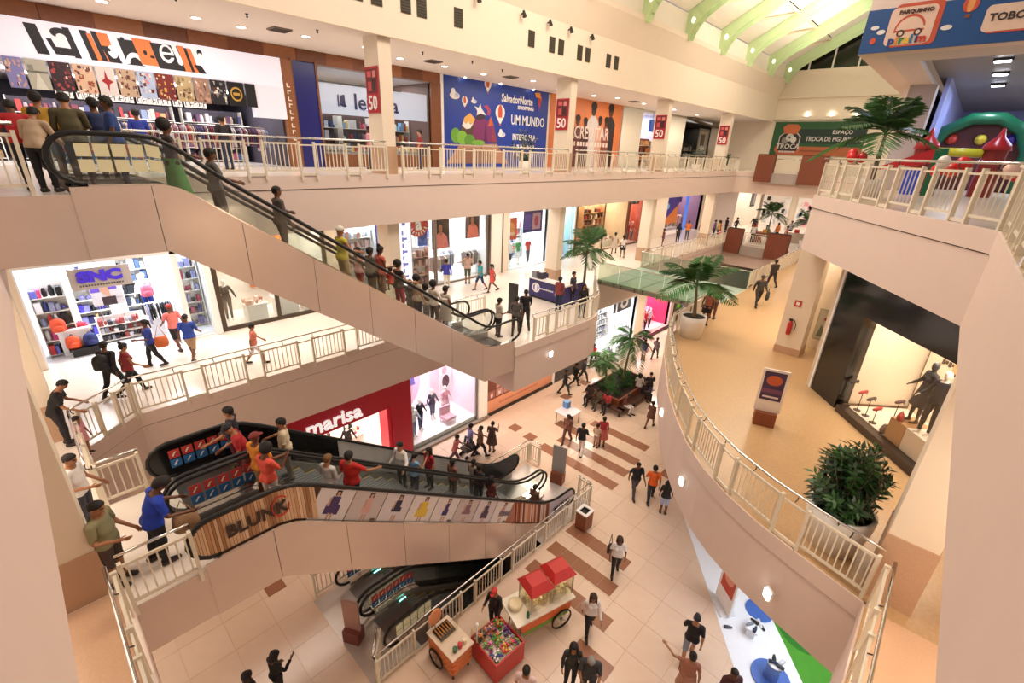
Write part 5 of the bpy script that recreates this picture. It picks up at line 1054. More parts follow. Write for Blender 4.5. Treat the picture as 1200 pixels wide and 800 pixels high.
mannequin('mannequin in a brown jacket behind the brown framed window', (5.25, 21.2, L2 + .1), -95, ('long', '#5A4638'), ('long', '#6A5546')); table(5.8, 6.7, 20.7, 21.5, L2, .7, 'white display block in the brown framed window, first', '#F6EFE8', ('#D8A890', '#E8C8B8', '#A86A5A')); table(6.95, 8.0, 20.6, 21.3, L2, .85, 'white display block with pale boxes in the brown framed window', '#F8F3EC', ('#E8D8CC', '#D8B8A8')); table(8.15, 9.1, 20.7, 21.3, L2, .6, 'white display block with small shoes in the brown framed window', '#F8F3EC', ('#8A6A5A', '#3A2A2A'))
room(9.9, 12.0, 20.2, 3, L2, 10.2, '#F4F6FA', '#EEF0F4', 200, WHITE); front(5, 9.9, 12.0, 20.2, L2, 10.2, M('#4A62C8', .4), .07); shelf(10.0, 11.9, 20.8, L2, 7, .48, ('#C8D8E8', '#E8C8C8', '#A8B8D0', '#F0F0F4', '#D8A8A0'), 'white shelf of pale shoes behind the blue framed window', .35, 71)
bn = poster(13.0, 13.78, 20.1, 6.6, 10.2, [('#5A6AA8', rect(.35, .86, .6, .93))] + [('#5A6AA8', rect(.3, .1 + k * .09, .42, .16 + k * .09)) for k in range(8)] + [('#5A6AA8', rect(.42, .12 + k * .18, .68, .15 + k * .18)) for k in range(4)], 'pale blue upright lit sign beside the round red emblem', '#DCE4F6', 'sign', 'light_sign', emit=.25)
room(13.8, 19.3, 20.25, 4, L2, 10.3, '#F2EEEE', '#F0E8DE', 270, WHITE); front(6, 13.8, 15.35, 20.2, L2, 10.3, M('#8A7A6E', .4), .06); front(7, 15.4, 19.3, 20.2, L2, 10.3, M('#8A7A6E', .4), .08, (), True)
em = thing('round_emblem', 'round red emblem with a white ring and letter in the middle gallery window', 'sign', (14.5, 20.3, 9.5)); g = G(); g.prism(ell(0, 0, .62, .62, 24), 0, .04, ((14.4, 20.34, 9.62), XA, ZA, (0, -1, 0))); g.build('disc', M('#C8443A', .4), em); text('a', (14.4, 20.29, 9.66), XA, ZA, .9, WHITEM, em, 'lettering', 1, .01, .03)
for k in range(7): a = math.radians(205 + k * 22); text('artesao'[k] if False else 'l', (14.4 + .48 * math.cos(a), 20.29, 9.62 + .48 * math.sin(a)), (-math.sin(a), 0, math.cos(a)), (-math.cos(a), 0, -math.sin(a)), .2, WHITEM, em, 'letter', 1, .008, .02)
poster(14.7, 15.3, 20.8, 8.4, 9.9, [('#3A4FA8', [(0, .5), (.5, .1), (1, .4), (1, 1), (.6, 1)])], 'blue shape panel beside the round red emblem', '#5A78D0'); shelf(13.9, 15.3, 20.7, L2, 4, .5, ('#B88A7A', '#E8D0C4', '#8A5A50', '#D8A89A'), 'rosy wooden shelf of shoes under the round red emblem', .35, 72, wood='#D8A890')
for i, (a, b, z0, z1, bg, cl, lab) in enumerate(((15.5, 16.7, 8.15, 9.75, '#3A2420', '#E07A6E', 'portrait poster of a woman in a coral top, nearer the escalators'), (17.9, 19.0, 8.5, 10.0, '#4A2420', '#E0705E', 'portrait poster of a woman in a coral dress, farther from the escalators'))): poster(a, b, 20.6, z0, z1, [('#1C100E', ell(.5, .72, .22, .2)), ('#A86A50', ell(.48, .68, .12, .14)), (cl, [(.1, 0), (.2, .45), (.4, .55), (.6, .55), (.85, .4), (.95, 0)]), ('#A86A50', [(.42, .45), (.58, .45), (.56, .6), (.44, .6)])], lab, bg, emit=.2)
for i, (a, b, y, c) in enumerate(((15.6, 16.8, 21.0, 'beige'), (17.0, 17.9, 21.8, 'white'), (18.1, 19.2, 21.1, 'grey'))): rack(a, b, y, L2, (('#D8C0B0', '#A88A7A', '#F0E8E0'), ('#F0F0F0', '#8A8AA0', '#D8D8E0'), ('#8A7A78', '#E0D0C8', '#4A4048'))[i], '%s clothes rail in the fashion shop behind the walkers' % c, 80 + i, .9)
shelf(16.9, 17.8, 23.86, L2 + 1.2, 3, .6, ('#8A8AC0', '#D8D8E4', '#6A6AA0'), 'violet stocked wall shelf between the portrait posters', .3, 73); g = G(); g.box(19.35, 20.05, L2, 20.4, 20.25, 10.6); struct('door_1', g, M('#F4EEE4', .4)); g = G(); g.box(19.33, 20.0, L2, 19.4, 20.2, 10.6); g.box(20.38, 20.0, L2, 20.45, 20.2, 10.6); struct('trim_13', g, M('#6E6259'))
room(21.1, 25.0, 20.2, 4, L2, 10.2, '#DCE6F0', '#EDE8E0', 330, WHITE); front(8, 21.1, 25.0, 20.2, L2, 10.2, M('#E8F0F4', .4), .08)
poster(22.9, 24.8, 20.6, 8.35, 9.75, [('#D8A8B8', rect(.48, .12, .9, .88)), ('#5A4AA8', rect(.06, .15, .4, .85)), ('#C84A6A', ell(.68, .5, .12, .25))], 'purple framed picture screen high in the sports window', '#3A2A6E'); poster(21.3, 22.4, 20.7, 8.0, 9.4, [('#E8A05A', ell(.5, .5, .3, .3)), ('#F0D0B0', rect(.2, .2, .8, .35))], 'orange and red print in the sports window', '#D8603C')
mannequin('mannequin in white sportswear in the sports window', (22.0, 20.9, L2), -95, ('tee', '#F0F2F4'), ('shorts', '#2A2A33'), False); mannequin('mannequin in a green top in the sports window', (22.9, 21.0, L2), -95, ('tee', '#3E9A5A'), ('shorts', '#E8E8E8')); mannequin('mannequin in a red top in the sports window', (23.8, 20.9, L2), -95, ('tee', '#D83A3E'), ('long', '#3A3A44'), False)
shelf(21.3, 24.8, 22.5, L2, 5, .5, ('#C8D0DC', '#D83A3E', '#2A2A33', '#E8E8EE', '#3E6AA8'), 'stocked back shelf of the sports shop', .4, 74)
room(26.3, 28.0, 20.2, 4, L2, 10.4, '#D0EAF4', '#E4EEF0', 150, (.75, .95, 1.0)); front(9, 26.3, 28.0, 20.2, L2, 10.4, M('#F0F4F4'), .08, (27.6,)); shelf(26.5, 27.8, 21.8, L2, 5, .5, ('#A8D8E8', '#5AA8C8', '#E8F4F8', '#3A4A6A'), 'pale blue stocked shelf in the narrow blue lit shop', .4, 75)
room(28.2, 35.4, 20.2, 4, L2, 10.3, '#E8C8A4', '#F0DCC4', 300, (1, .87, .68), '#D8B48C'); front(10, 28.2, 35.4, 20.2, L2, 10.3, M('#6A4A36', .4), .08, (31.9,)); sg = thing('wall_lettering', 'small dark wall lettering in the beige shoe shop', 'sign', (33.6, 24.1, 9.0))
for k in range(4): g = G(); g.box(33.2 + k * .32, 24.13, 8.9, 33.2 + k * .32 + .2, 24.18, 9.25); g.build('letter', M('#4A382A'), sg)
for i, (a, b) in enumerate(((28.5, 31.6), (32.2, 35.2))): shelf(a, b, 22.4, L2, 6, .5, ('#7A4A30', '#C88A60', '#3A241A', '#E8CBB0', '#A83A34'), 'wooden shoe shelf at the back of the beige shop, %s' % ('first', 'second')[i], .4, 90 + i, wood='#C89A6C', back='#D8B48C'); table(a + .3, b - .3, 20.8, 21.6, L2, .55, 'low white block with bags in the beige shop window, %s' % ('nearer', 'farther')[i], '#F4E6D4', ('#B8343A', '#3A2A24', '#F0E4DC', '#C88A60'), 90 + i)
room(35.6, 38.2, 20.2, 4, L2, 10.3, '#C8604A', '#E8D0BC', 130, (1, .85, .7)); front(11, 35.6, 38.2, 20.2, L2, 10.3, M('#6A4A36', .4), .08); 
for i, (x, c, l) in enumerate(((36.2, '#E05A3A', 'orange'), (37.0, '#C8343C', 'red'), (37.7, '#E8704A', 'coral'))): mannequin('mannequin in %s clothes in the red shop window' % l, (x, 20.9, L2), -95, ('tee', c), ('long', '#2A2A38' if i else '#C8502A'), i != 1)
rack(35.8, 38, 22.4, L2, ('#D8502A', '#C8343C', '#E8A07A', '#8A3A30'), 'red and orange clothes rail in the red shop', 95, 1.0); poster(35.8, 37.6, 20.5, 9.5, 10.2, [('#E8E0DC', ell(.75, .5, .14, .4))], 'black header panel over the red shop window', '#2A1C18')
room(42.5, 50.5, 20.2, 4, L2, 10.3, '#8A6A8C', '#E8D8C8', 240, SOFT); poster(42.8, 46.2, 20.8, 7.2, 10.0, [('#E0843A', [(0, 0), (1, 0), (1, .65)]), ('#7FB8E8', ell(.3, .6, .12, .1))], 'purple and orange diagonal panel in the far middle gallery shop', '#3F2A9A'); poster(44.5, 48.5, 21.6, 9.0, 10.1, [('#D8C8E0', rect(.1, .2, .3, .8)), ('#C84A5A', rect(.4, .2, .6, .8))], 'dark header with pictures in the far middle gallery shop', '#3A2A4A')
poster(47.6, 48.3, 20.7, 6.3, 10.1, [], 'upright blue light panel of the far middle gallery shop', '#4A7AE0', 'panel', 'lit_board', emit=.5); rack(46, 50.2, 22.2, L2, ('#8A5A9A', '#E0843A', '#5FA83A', '#E8D8E0'), 'mixed clothes rail in the far middle gallery shop', 96, 1.1)
# far cross gallery on the middle level: bright displays
room(52, 59.5, 17.2, 6.5, L2, 10.3, '#EADCCC', '#F0E2D0', 180, SOFT); light('end_lamp', (56, 10, 10.5), 150, (4, 6), (1, .93, .84))
for i, (y, c) in enumerate(((15.5, ('#F0F0F0', '#2A2A2A', '#C8C8C8')), (12.0, ('#E8A0A8', '#8FA8B8', '#E8E0D8')), (8.5, ('#8FA8C8', '#D86A70', '#F0E8E0')), (5.5, ('#E8C8A8', '#A85A5A', '#5A6A8A')))):
    r = random.Random(i); s = thing('wall_display', 'bright stocked wall display on the far middle gallery wall, %s from the corner' % ('first', 'second', 'third', 'fourth')[i], 'display', (59.7, y, L2)); g = G(); g.box(59.6, y - 1.4, L2, 59.9, y + 1.4, L2 + 3.6); g.build('back_panel', M('#F0E6DA', emit=.06), s); g = G()
    for k in range(26): g.mat(M(r.choice(c), .6, noise=.1)); yy, zz = y + r.uniform(-1.25, 1), L2 + r.uniform(.3, 3); g.box(59.4, yy, zz, 59.6, yy + .3, zz + .4)
    g.build('goods', None, s, 'stuff')
poster(55.5, 57, 17.0, 8.6, 10.2, [('#8A8A92', rect(.1, .1, .45, .9)), ('#C8C8CC', rect(.55, .1, .9, .9))], 'black and grey picture panel on the far middle gallery', '#2A2A30'); mannequin('mannequin in a black coat at the far white display', (53.6, 15.6, L2), 190, ('long', '#1C1A1C'), ('long', '#1C1A1C')); mannequin('mannequin in a white top at the far white display', (54.4, 14.4, L2), 190, ('long', '#F0EEEA'), ('long', '#2A2A30'))
# ---- lowest level shops
RF = M('#B5112E', .35, noise=.05)
room(5.0, 10.05, 15.65, 6, 0, 4.1, '#F8F2EA', '#F2E4D6', 300, (1, .93, .85))
mf = thing('red_shop_front', 'crimson shop front frame with big white lettering under the middle gallery', 'shop front', (7.5, 15.55, 0)); g = G(); g.box(4.9, 15.4, 2.98, 10.14, 15.66, 4.18); g.build('fascia', RF, mf); g = G(); g.box(9.15, 15.4, 0, 10.14, 15.66, 2.98); g.build('pillar', RF, mf); g = G(); g.box(8.98, 15.5, 0, 9.15, 16.2, 2.98); g.build('reveal', M('#D82A40', .35), mf); g = G(); g.box(4.9, 15.4, 0, 5.4, 15.66, 2.98); g.build('pillar', RF, mf)
text('marisa', (6.62, 15.38, 3.42), XA, ZA, .86, M('#FFFFFF', .4, emit=.4, noise=0), mf, 'lettering', 1.02, .03, .016)
mannequin('mannequin in black trousers inside the crimson shop front', (7.9, 17.2, .05), -100, ('long', '#2A2426'), ('long', '#171417')); mannequin('mannequin in a black dress inside the crimson shop front', (8.5, 18.4, .05), -100, (None, ''), ('gown', '#1C181A'))
rack(6.0, 7.4, 18, 0, ('#E8D8CC', '#C87A70', '#F4EEE8', '#8A5A5A'), 'pale clothes rail inside the crimson shop front', 101, .9); table(8.0, 8.9, 17.5, 18.1, 0, .8, 'white sale table inside the crimson shop front', '#F6F0EA', ('#D8A08A', '#E8D0C4', '#A84A4A')); table(6.2, 7.0, 16.6, 17.1, 0, .7, 'small red table by the crimson shop front entrance', '#C8343E', ('#E8D0C4', '#D86A6A'))
room(10.2, 14.25, 15.65, 2.6, 0, 4.05, '#F6DCE6', '#F8ECEC', 170, (1, .94, .98)); g = G(); g.box(10.2, 15.62, .012, 14.25, 18.2, .32); struct('floor_display', g, M('#FBF6F4', .3)); front(12, 10.16, 14.3, 15.58, 0, 4.1, M('#8A7F78', .35, .5), .1, ())
g = G(); g.box(9.9, 15.3, 0, 15.0, 15.5, .12); struct('baseboard_left', g, M('#8F7E70', .35))
poster(10.5, 13.2, 18.15, .5, 4.0, [('#F4A8C0', ell(.4, .5, .38, .45)), ('#F8C8D8', ell(.35, .55, .25, .32)), ('#C8947A', ell(.5, .78, .07, .09)), ('#6A3A24', ell(.5, .83, .09, .07)), ('#5A4A9A', [(.36, .4), (.4, .66), (.5, .7), (.6, .66), (.66, .4)]), ('#E890A8', [(.42, .1), (.4, .4), (.6, .4), (.58, .1)])], 'pink poster of a woman in a violet top behind the shop window', '#F8DCE6', emit=.25)
poster(13.3, 14.1, 17.4, 1.2, 3.9, [('#3A343A', [(.2, .7), (.5, .62), (.75, .85), (.45, .95)]), ('#5A3A40', ell(.5, .25, .3, .14)), ('#E8A8B8', ell(.4, .5, .2, .08))], 'white poster with dark shoes beside the pink poster', '#F4EEF0')
mannequin('mannequin in a white blouse and striped trousers in the lit window', (10.75, 16.2, .32), -85, ('long', '#F0EEF2'), ('long', '#8A96B4')); mannequin('mannequin in a black jacket and jeans in the lit window', (11.35, 16.5, .32), -85, ('long', '#26242A'), ('long', '#3A4468')); mannequin('mannequin in a dark top and short jeans in the lit window', (12.4, 16.9, .32), -95, ('long', '#3A3450'), ('capri', '#4A5478')); mannequin('mannequin in a flowery pink dress in the lit window', (13.1, 16.7, .32), -95, ('dress', '#E89AB0'), ('skirt', '#F0C0CC'))
ch = thing('pink_chair', 'pink patterned armchair shape on the window platform', 'chair', (12.8, 16.1, .32)); PCH = M('#E8A8B8', .6, noise=.4, scale=14); g = G(); g.box(12.5, 15.85, .55, 13.1, 16.35, .7); g.build('seat', PCH, ch); g = G(); g.box(12.5, 16.35, .55, 13.1, 16.45, 1.15); g.build('backrest', PCH, ch)
for x, y in ((12.53, 15.88), (13.07, 15.88), (12.53, 16.4), (13.07, 16.4)): g = G(); g.tube([(x, y, .32), (x, y, .56)], .02, 6); g.build('leg', WHITEM, ch)
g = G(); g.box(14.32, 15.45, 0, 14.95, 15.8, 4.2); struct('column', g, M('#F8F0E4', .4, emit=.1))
gw = thing('photo_wall', 'brown hoarding covered with a grid of photos above a salmon band', 'hoarding', (17.7, 15.5, 0)); g = G(); g.box(15.0, 15.55, .1, 20.5, 15.62, 4.2); g.build('board', M('#7A4436', .5, noise=.15), gw); g = G(); g.box(15.0, 15.5, .14, 20.5, 15.58, .86); g.build('salmon_band', M('#E8A07C', .45, noise=.05), gw); g = G(); g.box(15, 15.4, 0, 20.5, 15.62, .14); g.build('plinth', BLACK, gw)
r = random.Random(9); PHC = ('#C8948A', '#E0C4BC', '#A8645A', '#D8A8A4', '#8A5A5A', '#EAD8D0', '#B87A74')
for i in range(9):
    for j in range(6):
        if r.random() < .12: continue
        x, z = 15.08 + i * .6, .95 + j * .52; g = G(); g.box(x, 15.53, z, x + .5, 15.56, z + .44); o = g.build('photo', M(r.choice(PHC), .5, noise=.15, scale=6), gw)
        flat(((x, 15.53, z), XA, ZA), [(M(r.choice(('#5A3434', '#F0E0DA', '#9A5A54')), .5), ell(.25, .2, r.uniform(.08, .16), r.uniform(.1, .18), 8)), (M('#C8988A'), ell(.25, .32, .06, .07, 7))], 'picture', o)
for k in range(22): g = G(); g.box(15.9 + k * .15, 15.495, .48, 15.9 + k * .15 + .09, 15.5, .56); g.build('small_letter', M('#B8604A'), gw)
g = G(); g.box(20.5, 15.45, 0, 20.7, 15.6, 1.0); struct('trim_14', g, WHITEM); hd = thing('low_hoarding', 'low dark patterned barrier along the wall behind three walkers', 'barrier', (22.5, 15.5, 0)); g = G(); g.box(20.75, 15.45, 0, 24.2, 15.55, .9); g.build('board', M('#4A4642', .5, noise=.6, scale=5), hd)
g = G(); g.box(20.5, 15.6, .9, 24.3, 15.75, 2.7); struct('wall_left', g, CREAM)
room(24.3, 30.4, 15.65, 5, 0, 3.9, '#F4F4F8', '#F2F0EE', 300, WHITE); front(13, 24.3, 30.4, 15.6, 0, 3.9, WHITEM, .08, (27.5,), False)
GR = ('#B8BCC4', '#8A909C', '#E4E6EA', '#5A606C', '#C8CCD4', '#7A8090')
for i, (a, b, y) in enumerate(((24.5, 26.2, 16.2), (26.4, 27.8, 17.2), (28, 30.2, 17.8))): shelf(a, b, y, 0, 5, .5, GR, 'white shelf of grey metal wares in the white shop, %s' % ('nearest', 'middle', 'last')[i], .4, 110 + i, wmin=.07, wmax=.16)
poster(27.6, 30.0, 15.9, 2.9, 3.8, [('#E8E8EA', ell(.6, .55, .22, .4)), ('#4A505C', ell(.6, .6, .12, .2))], 'grey header picture with a white pan in the white shop', '#4A505C'); table(24.8, 26.3, 14.6, 15.2, 0, .85, 'glass topped white counter with grey wares before the white shop', '#E4E8E4', GR); table(26.6, 28.6, 14.3, 14.9, 0, .85, 'second white counter with yellow and grey wares before the white shop', '#E4E8E4', GR + ('#E0C24A',))
poster(23.4, 24.2, 15.5, 1.6, 3.6, [('#E8A04A', [(0, .45), (1, .6), (1, .75), (0, .55)])], 'red orange lit panel at the edge of the white shop', '#B8452A', 'panel', 'lit_board', emit=.3, hang=.9)
room(31.7, 36.4, 15.65, 4, 0, 3.9, '#E83A6A', '#F4E0E0', 300, (1, .85, .92)); front(14, 31.7, 36.4, 15.6, 0, 3.9, M('#F0D0D8'), .08, (), False); g = G(); g.box(31.7, 15.2, 0, 36.6, 15.4, .15); struct('baseboard_left', g, BLACK)
for i, (x, c) in enumerate(((32.2, '#1C1A28'), (32.9, '#E87AA8'), (33.6, '#C8283C'), (34.3, '#D8D0E8'))): mannequin('mannequin in a %s top in the pink shop' % ('black', 'rose', 'red', 'lilac')[i], (x, 16.3, .05), -100, ('tee', c), ('long', '#1C1A20'))
rack(32.2, 36, 17.3, 0, ('#E8286A', '#D83A50', '#F08AB0', '#C8C0E8', '#8A1C3A'), 'rose clothes rail in the pink shop', 121, 1.0); rack(31.9, 34.5, 18.6, 0, ('#C8283C', '#E84A7A', '#B01C3A'), 'crimson clothes rail at the back of the pink shop', 122, 1.0)
gp = thing('plant_screen', 'large printed screen of green leaves and violet flowers beyond the glass bridge', 'screen', (40, 15.4, 0)); g = G(); g.box(37, 15.5, .1, 43.5, 15.58, 3.9); g.build('board', M('#4A4A44', .5, noise=.4, scale=2), gp); r = random.Random(4)
flat(((37, 15.5, .1), XA, ZA), [(M(c, .5, noise=.2, emit=.15), [(cx + rr_ * math.cos(a) * k, cy + rr_ * math.sin(a) * k) for a, k in [(q * math.pi / 5, 1 if q % 2 == 0 else .55) for q in range(10)]]) for c, cx, cy, rr_ in [(r.choice(('#6FC83A', '#2A5A2A', '#8A7ACB', '#4A8A3A', '#D8D8E8', '#5AA832')), r.uniform(.5, 6), r.uniform(.4, 3.4), r.uniform(.25, .7)) for _ in range(22)]], 'leaf_print', gp)
# ---- black framed shop on the tan gallery
BD = Vector((-.764, -.645, 0)).normalized(); BN = Vector((-.645, .764, 0)); P0 = Vector((17.49, 2.07, L2)); BQ = lambda s, d, z: P0 + BD * s + BN * d + ZA * z
def bbox(g, s0, s1, d0, d1, z0, z1): return g.obox(BQ((s0 + s1) / 2, (d0 + d1) / 2, (z0 + z1) / 2), (s1 - s0, d1 - d0, z1 - z0), BD)
def bstruct(nm, m, *bs):
    g = G()
    for b in bs: bbox(g, *b)
    return struct(nm, g, m)
GLB = M('#0E0C0C', .12, noise=.2, spec=.7)
bstruct('wall_right', GLB, (0, 1.35, -.4, 0, 0, 4.4), (1.35, 6.5, -.25, 0, 3.05, 4.4)); bstruct('baseboard_right', M('#3A2C22', .3), (1.5, 6.5, -.25, .05, 0, .22)); bstruct('trim_15', WHITEM, (-.08, 0, -.4, .04, 0, 4.4))
bstruct('wall_shop', M('#F6E2C8', .6), (1.5, 6.5, -2.2, -2.1, .2, 3.6), (1.27, 1.35, -2.2, -.4, .2, 3.6), (6.5, 6.6, -2.2, 0, .2, 3.6)); bstruct('ceiling_shop', M('#FBF2E6'), (1.5, 6.5, -2.2, -.25, 3.5, 3.6)); bstruct('floor_shop', M('#FBEFE0', .4), (1.5, 6.5, -2.2, -.25, .1, .2))
bstruct('wall_shop', M('#D8A874', .5, noise=.15), (2.4, 6.5, -2.1, -2.05, 1.9, 2.9))
g = G(); bbox(g, 1.35, 6.5, -.13, -.11, .22, 3.05); wn = struct('window_15', g, glass('#F6F4F0', .06, .02))
light('shop_lamp', BQ(4, -.8, 3.45), 165, (4, 1.2), (1, .94, .84), (0, 0, math.atan2(BD.y, BD.x)))
def bthing(nm, lab, cat, s, d, z=.2, gr=None): return thing(nm, lab, cat, BQ(s, d, z), gr)
bx = bthing('display_block', 'tan cardboard display block by the mannequins in the black framed shop', 'block', 3.5, -.55); g = G(); bbox(g, 3.2, 3.76, -.9, -.25, .2, .85); g.build('block', M('#C89A6A', .6, noise=.1), bx); bx = bthing('display_block', 'white display block at the right of the tan block', 'block', 4.2, -.55); g = G(); bbox(g, 3.78, 4.9, -.9, -.25, .2, .85); g.build('block', M('#F8ECDC', .5), bx); bx = bthing('display_block', 'small tan block behind the white display block', 'block', 4.3, -1.2); g = G(); bbox(g, 4.0, 4.6, -1.5, -.95, .2, 1.15); g.build('block', M('#B88A5C', .6), bx)
fa = math.degrees(math.atan2(BN.y, BN.x))
mannequin('mannequin in a navy jacket and trousers on the white display block', BQ(4.0, -.5, .85), fa + 10, ('long', '#26242E'), ('long', '#2A2832'), False, skin='#F4E8D8'); mannequin('mannequin in a black and white patterned coat behind the navy one', BQ(3.45, -.62, .85), fa - 10, ('long', '#2A2628'), ('skirt', '#3A3438'), True, skin='#3A3434'); mannequin('dark mannequin low at the right end of the black framed shop', BQ(4.6, -.6, .85), fa, ('long', '#1C1A1C'), ('long', '#262226'), True, skin='#2A2626')
for i, (s, d, z, c, l) in enumerate(((1.5, -.25, .95, '#1C1818', 'black shoe on a thin stand nearest the black panel'), (1.78, -.4, .75, '#B8302E', 'red shoe on a thin stand, taller of two red ones'), (2.1, -.45, .7, '#3A2A26', 'dark brown shoe on a thin stand'), (2.5, -.4, .6, '#C83A34', 'red shoe on a thin stand, lower of two red ones'), (2.65, -.8, .95, '#5A3034', 'maroon shoe on a thin stand at the back'))):
    t = bthing('shoe_stand', l, 'shoe stand', s, d); g = G(); p = BQ(s, d, .2); q = BQ(s, d, z); g.tube([p, q], .012, 6); g.lathe([(.1, p.z), (.1, p.z + .015)], (p.x, p.y, 0), 12); g.build('stand', DKMETAL, t)
    g = G(); g.smooth = True; g.tube([q + BN * .12 + ZA * .03, q + BN * .05 + ZA * .05, q - BN * .06 + ZA * .09, q - BN * .12 + ZA * .12], [.03, .05, .05, .035], 8); g.tube([q - BN * .12 + ZA * .08, q - BN * .12], .012, 6); g.build('shoe', M(c, .4), t)
for i, (s, d, z, c, l) in enumerate(((3.0, -.35, .2, '#6A4A34', 'brown bag on the window floor'), (2.95, -.75, .2, '#3A2C2C', 'dark bag on the window floor behind the brown bag'), (3.4, -.32, .85, '#B8302E', 'small red bag on the tan block'))): b = bthing('handbag', l, 'bag', s, d, z); g = G(); g.smooth = True; p = BQ(s, d, z); g.lathe([(.12, p.z), (.15, p.z + .08), (.09, p.z + .2)], (p.x, p.y, 0), 10, 1, .6); g.build('body', M(c, .5), b); g = G(); g.tube([p + BD * -.07 + ZA * .18, p + ZA * .28, p + BD * .07 + ZA * .18], .01, 6); g.build('handle', M(c, .5), b)
sg = bthing('wall_lettering', 'thin dark lettering on the back wall of the black framed shop', 'sign', 2.3, -2.0, 2.2)
for k in range(7): g = G(); bbox(g, 2.0 + k * .11, 2.0 + k * .11 + .06, -2.09, -2.06, 2.0 + .05 * (k % 2), 2.14); g.build('letter', M('#5A4632'), sg)
for k in range(6): g = G(); bbox(g, 2.3 + k * .09, 2.3 + k * .09 + .05, -2.09, -2.06, 1.82, 1.88); g.build('small_letter', M('#5A4632'), sg)
# ---- lowest level right: white floored shop with green carpet
g = G(); g.prism([(17.0, 5.7), (15.9, 4.85), (10.6, .75), (10.0, .2), (10.0, -5), (17.0, -5)], .001, .012); g.build('white_floor', M('#F4F6FC', .15, noise=.03), fl, 'structure'); g = G(); g.prism([(14.6, 1.7), (13.6, .9), (12.6, .05), (11.6, -.75), (11.2, -2), (15.9, -2), (15.9, 1.5)], .012, .02); g.build('green_carpet', M('#4F9A2E', .9, noise=.15, scale=3), fl, 'structure'); g = G(); g.prism(ell(13.7, -.2, .9, .8, 20), .02, .024); g.build('dark_green_patch', M('#2E7A24', .9, noise=.1), fl, 'structure')
def podium(x, y, r, h, label):
    p = thing('podium', label, 'display stand', (x, y, .012)); BL = M('#4A6FC0', .4, noise=.08); g = G(); g.lathe([(r, .024), (r, .07)], (x, y, 0), 28); g.build('base', BL, p)
    if h: g = G(); g.lathe([(r * .36, .07), (r * .36, h)], (x, y, 0), 24); g.build('drum', M('#5A7CC4', .4), p); g = G(); g.lathe([(r * .38, h), (r * .38, h + .03)], (x, y, 0), 24); g.build('top', M('#E8ECF4', .3), p)
podium(11.35, .15, .5, .6, 'round blue podium with a drum and white top on the white floor'); podium(13.3, 1.05, .4, 0, 'flat round blue base at the edge of the green carpet')
def shoe(x, y, z, c, lab, a=0): s = thing('shoe', lab, 'shoe', (x, y, z), 'shoes on show on the white floor'); g = G(); g.smooth = True; ca, sa = math.cos(a), math.sin(a); g.tube([(x - .12 * ca, y - .12 * sa, z + .06), (x, y, z + .05), (x + .12 * ca, y + .12 * sa, z + .03)], [.05, .05, .03], 8); g.build('upper', M(c, .5), s); g = G(); g.obox((x, y, z + .01), (.24, .08, .02), (ca, sa, 0)); g.build('sole', WHITEM, s)
table(12.1, 12.6, .8, 1.15, .012, .35, 'low white block with shoes on the white floor', '#F4F6FA')
for i, (x, y, z, c) in enumerate(((12.2, .9, .362, '#23304A'), (12.45, 1.0, .362, '#1C1C22'), (12.25, 1.08, .362, '#8A8F9A'), (12.5, .86, .362, '#E8E8EC'), (11.3, .2, .63, '#23304A'), (11.42, .22, .63, '#15151A'), (11.28, .05, .63, '#3A3F4A'), (11.42, .04, .63, '#D8D8DE'), (12.75, .8, .012, '#2A2A33'), (12.0, 1.55, .012, '#4A4F5A'))): shoe(x, y, z, c, '%s shoe on %s' % (('navy', 'black', 'grey', 'white', 'navy', 'black', 'slate', 'pale', 'charcoal', 'steel grey')[i], ('the low white block',) * 4 and (('the low white block', 'the low white block', 'the low white block', 'the low white block', 'the blue podium', 'the blue podium', 'the blue podium', 'the blue podium', 'the white floor near the green carpet', 'the white floor by the walkway')[i])), i * 1.3)
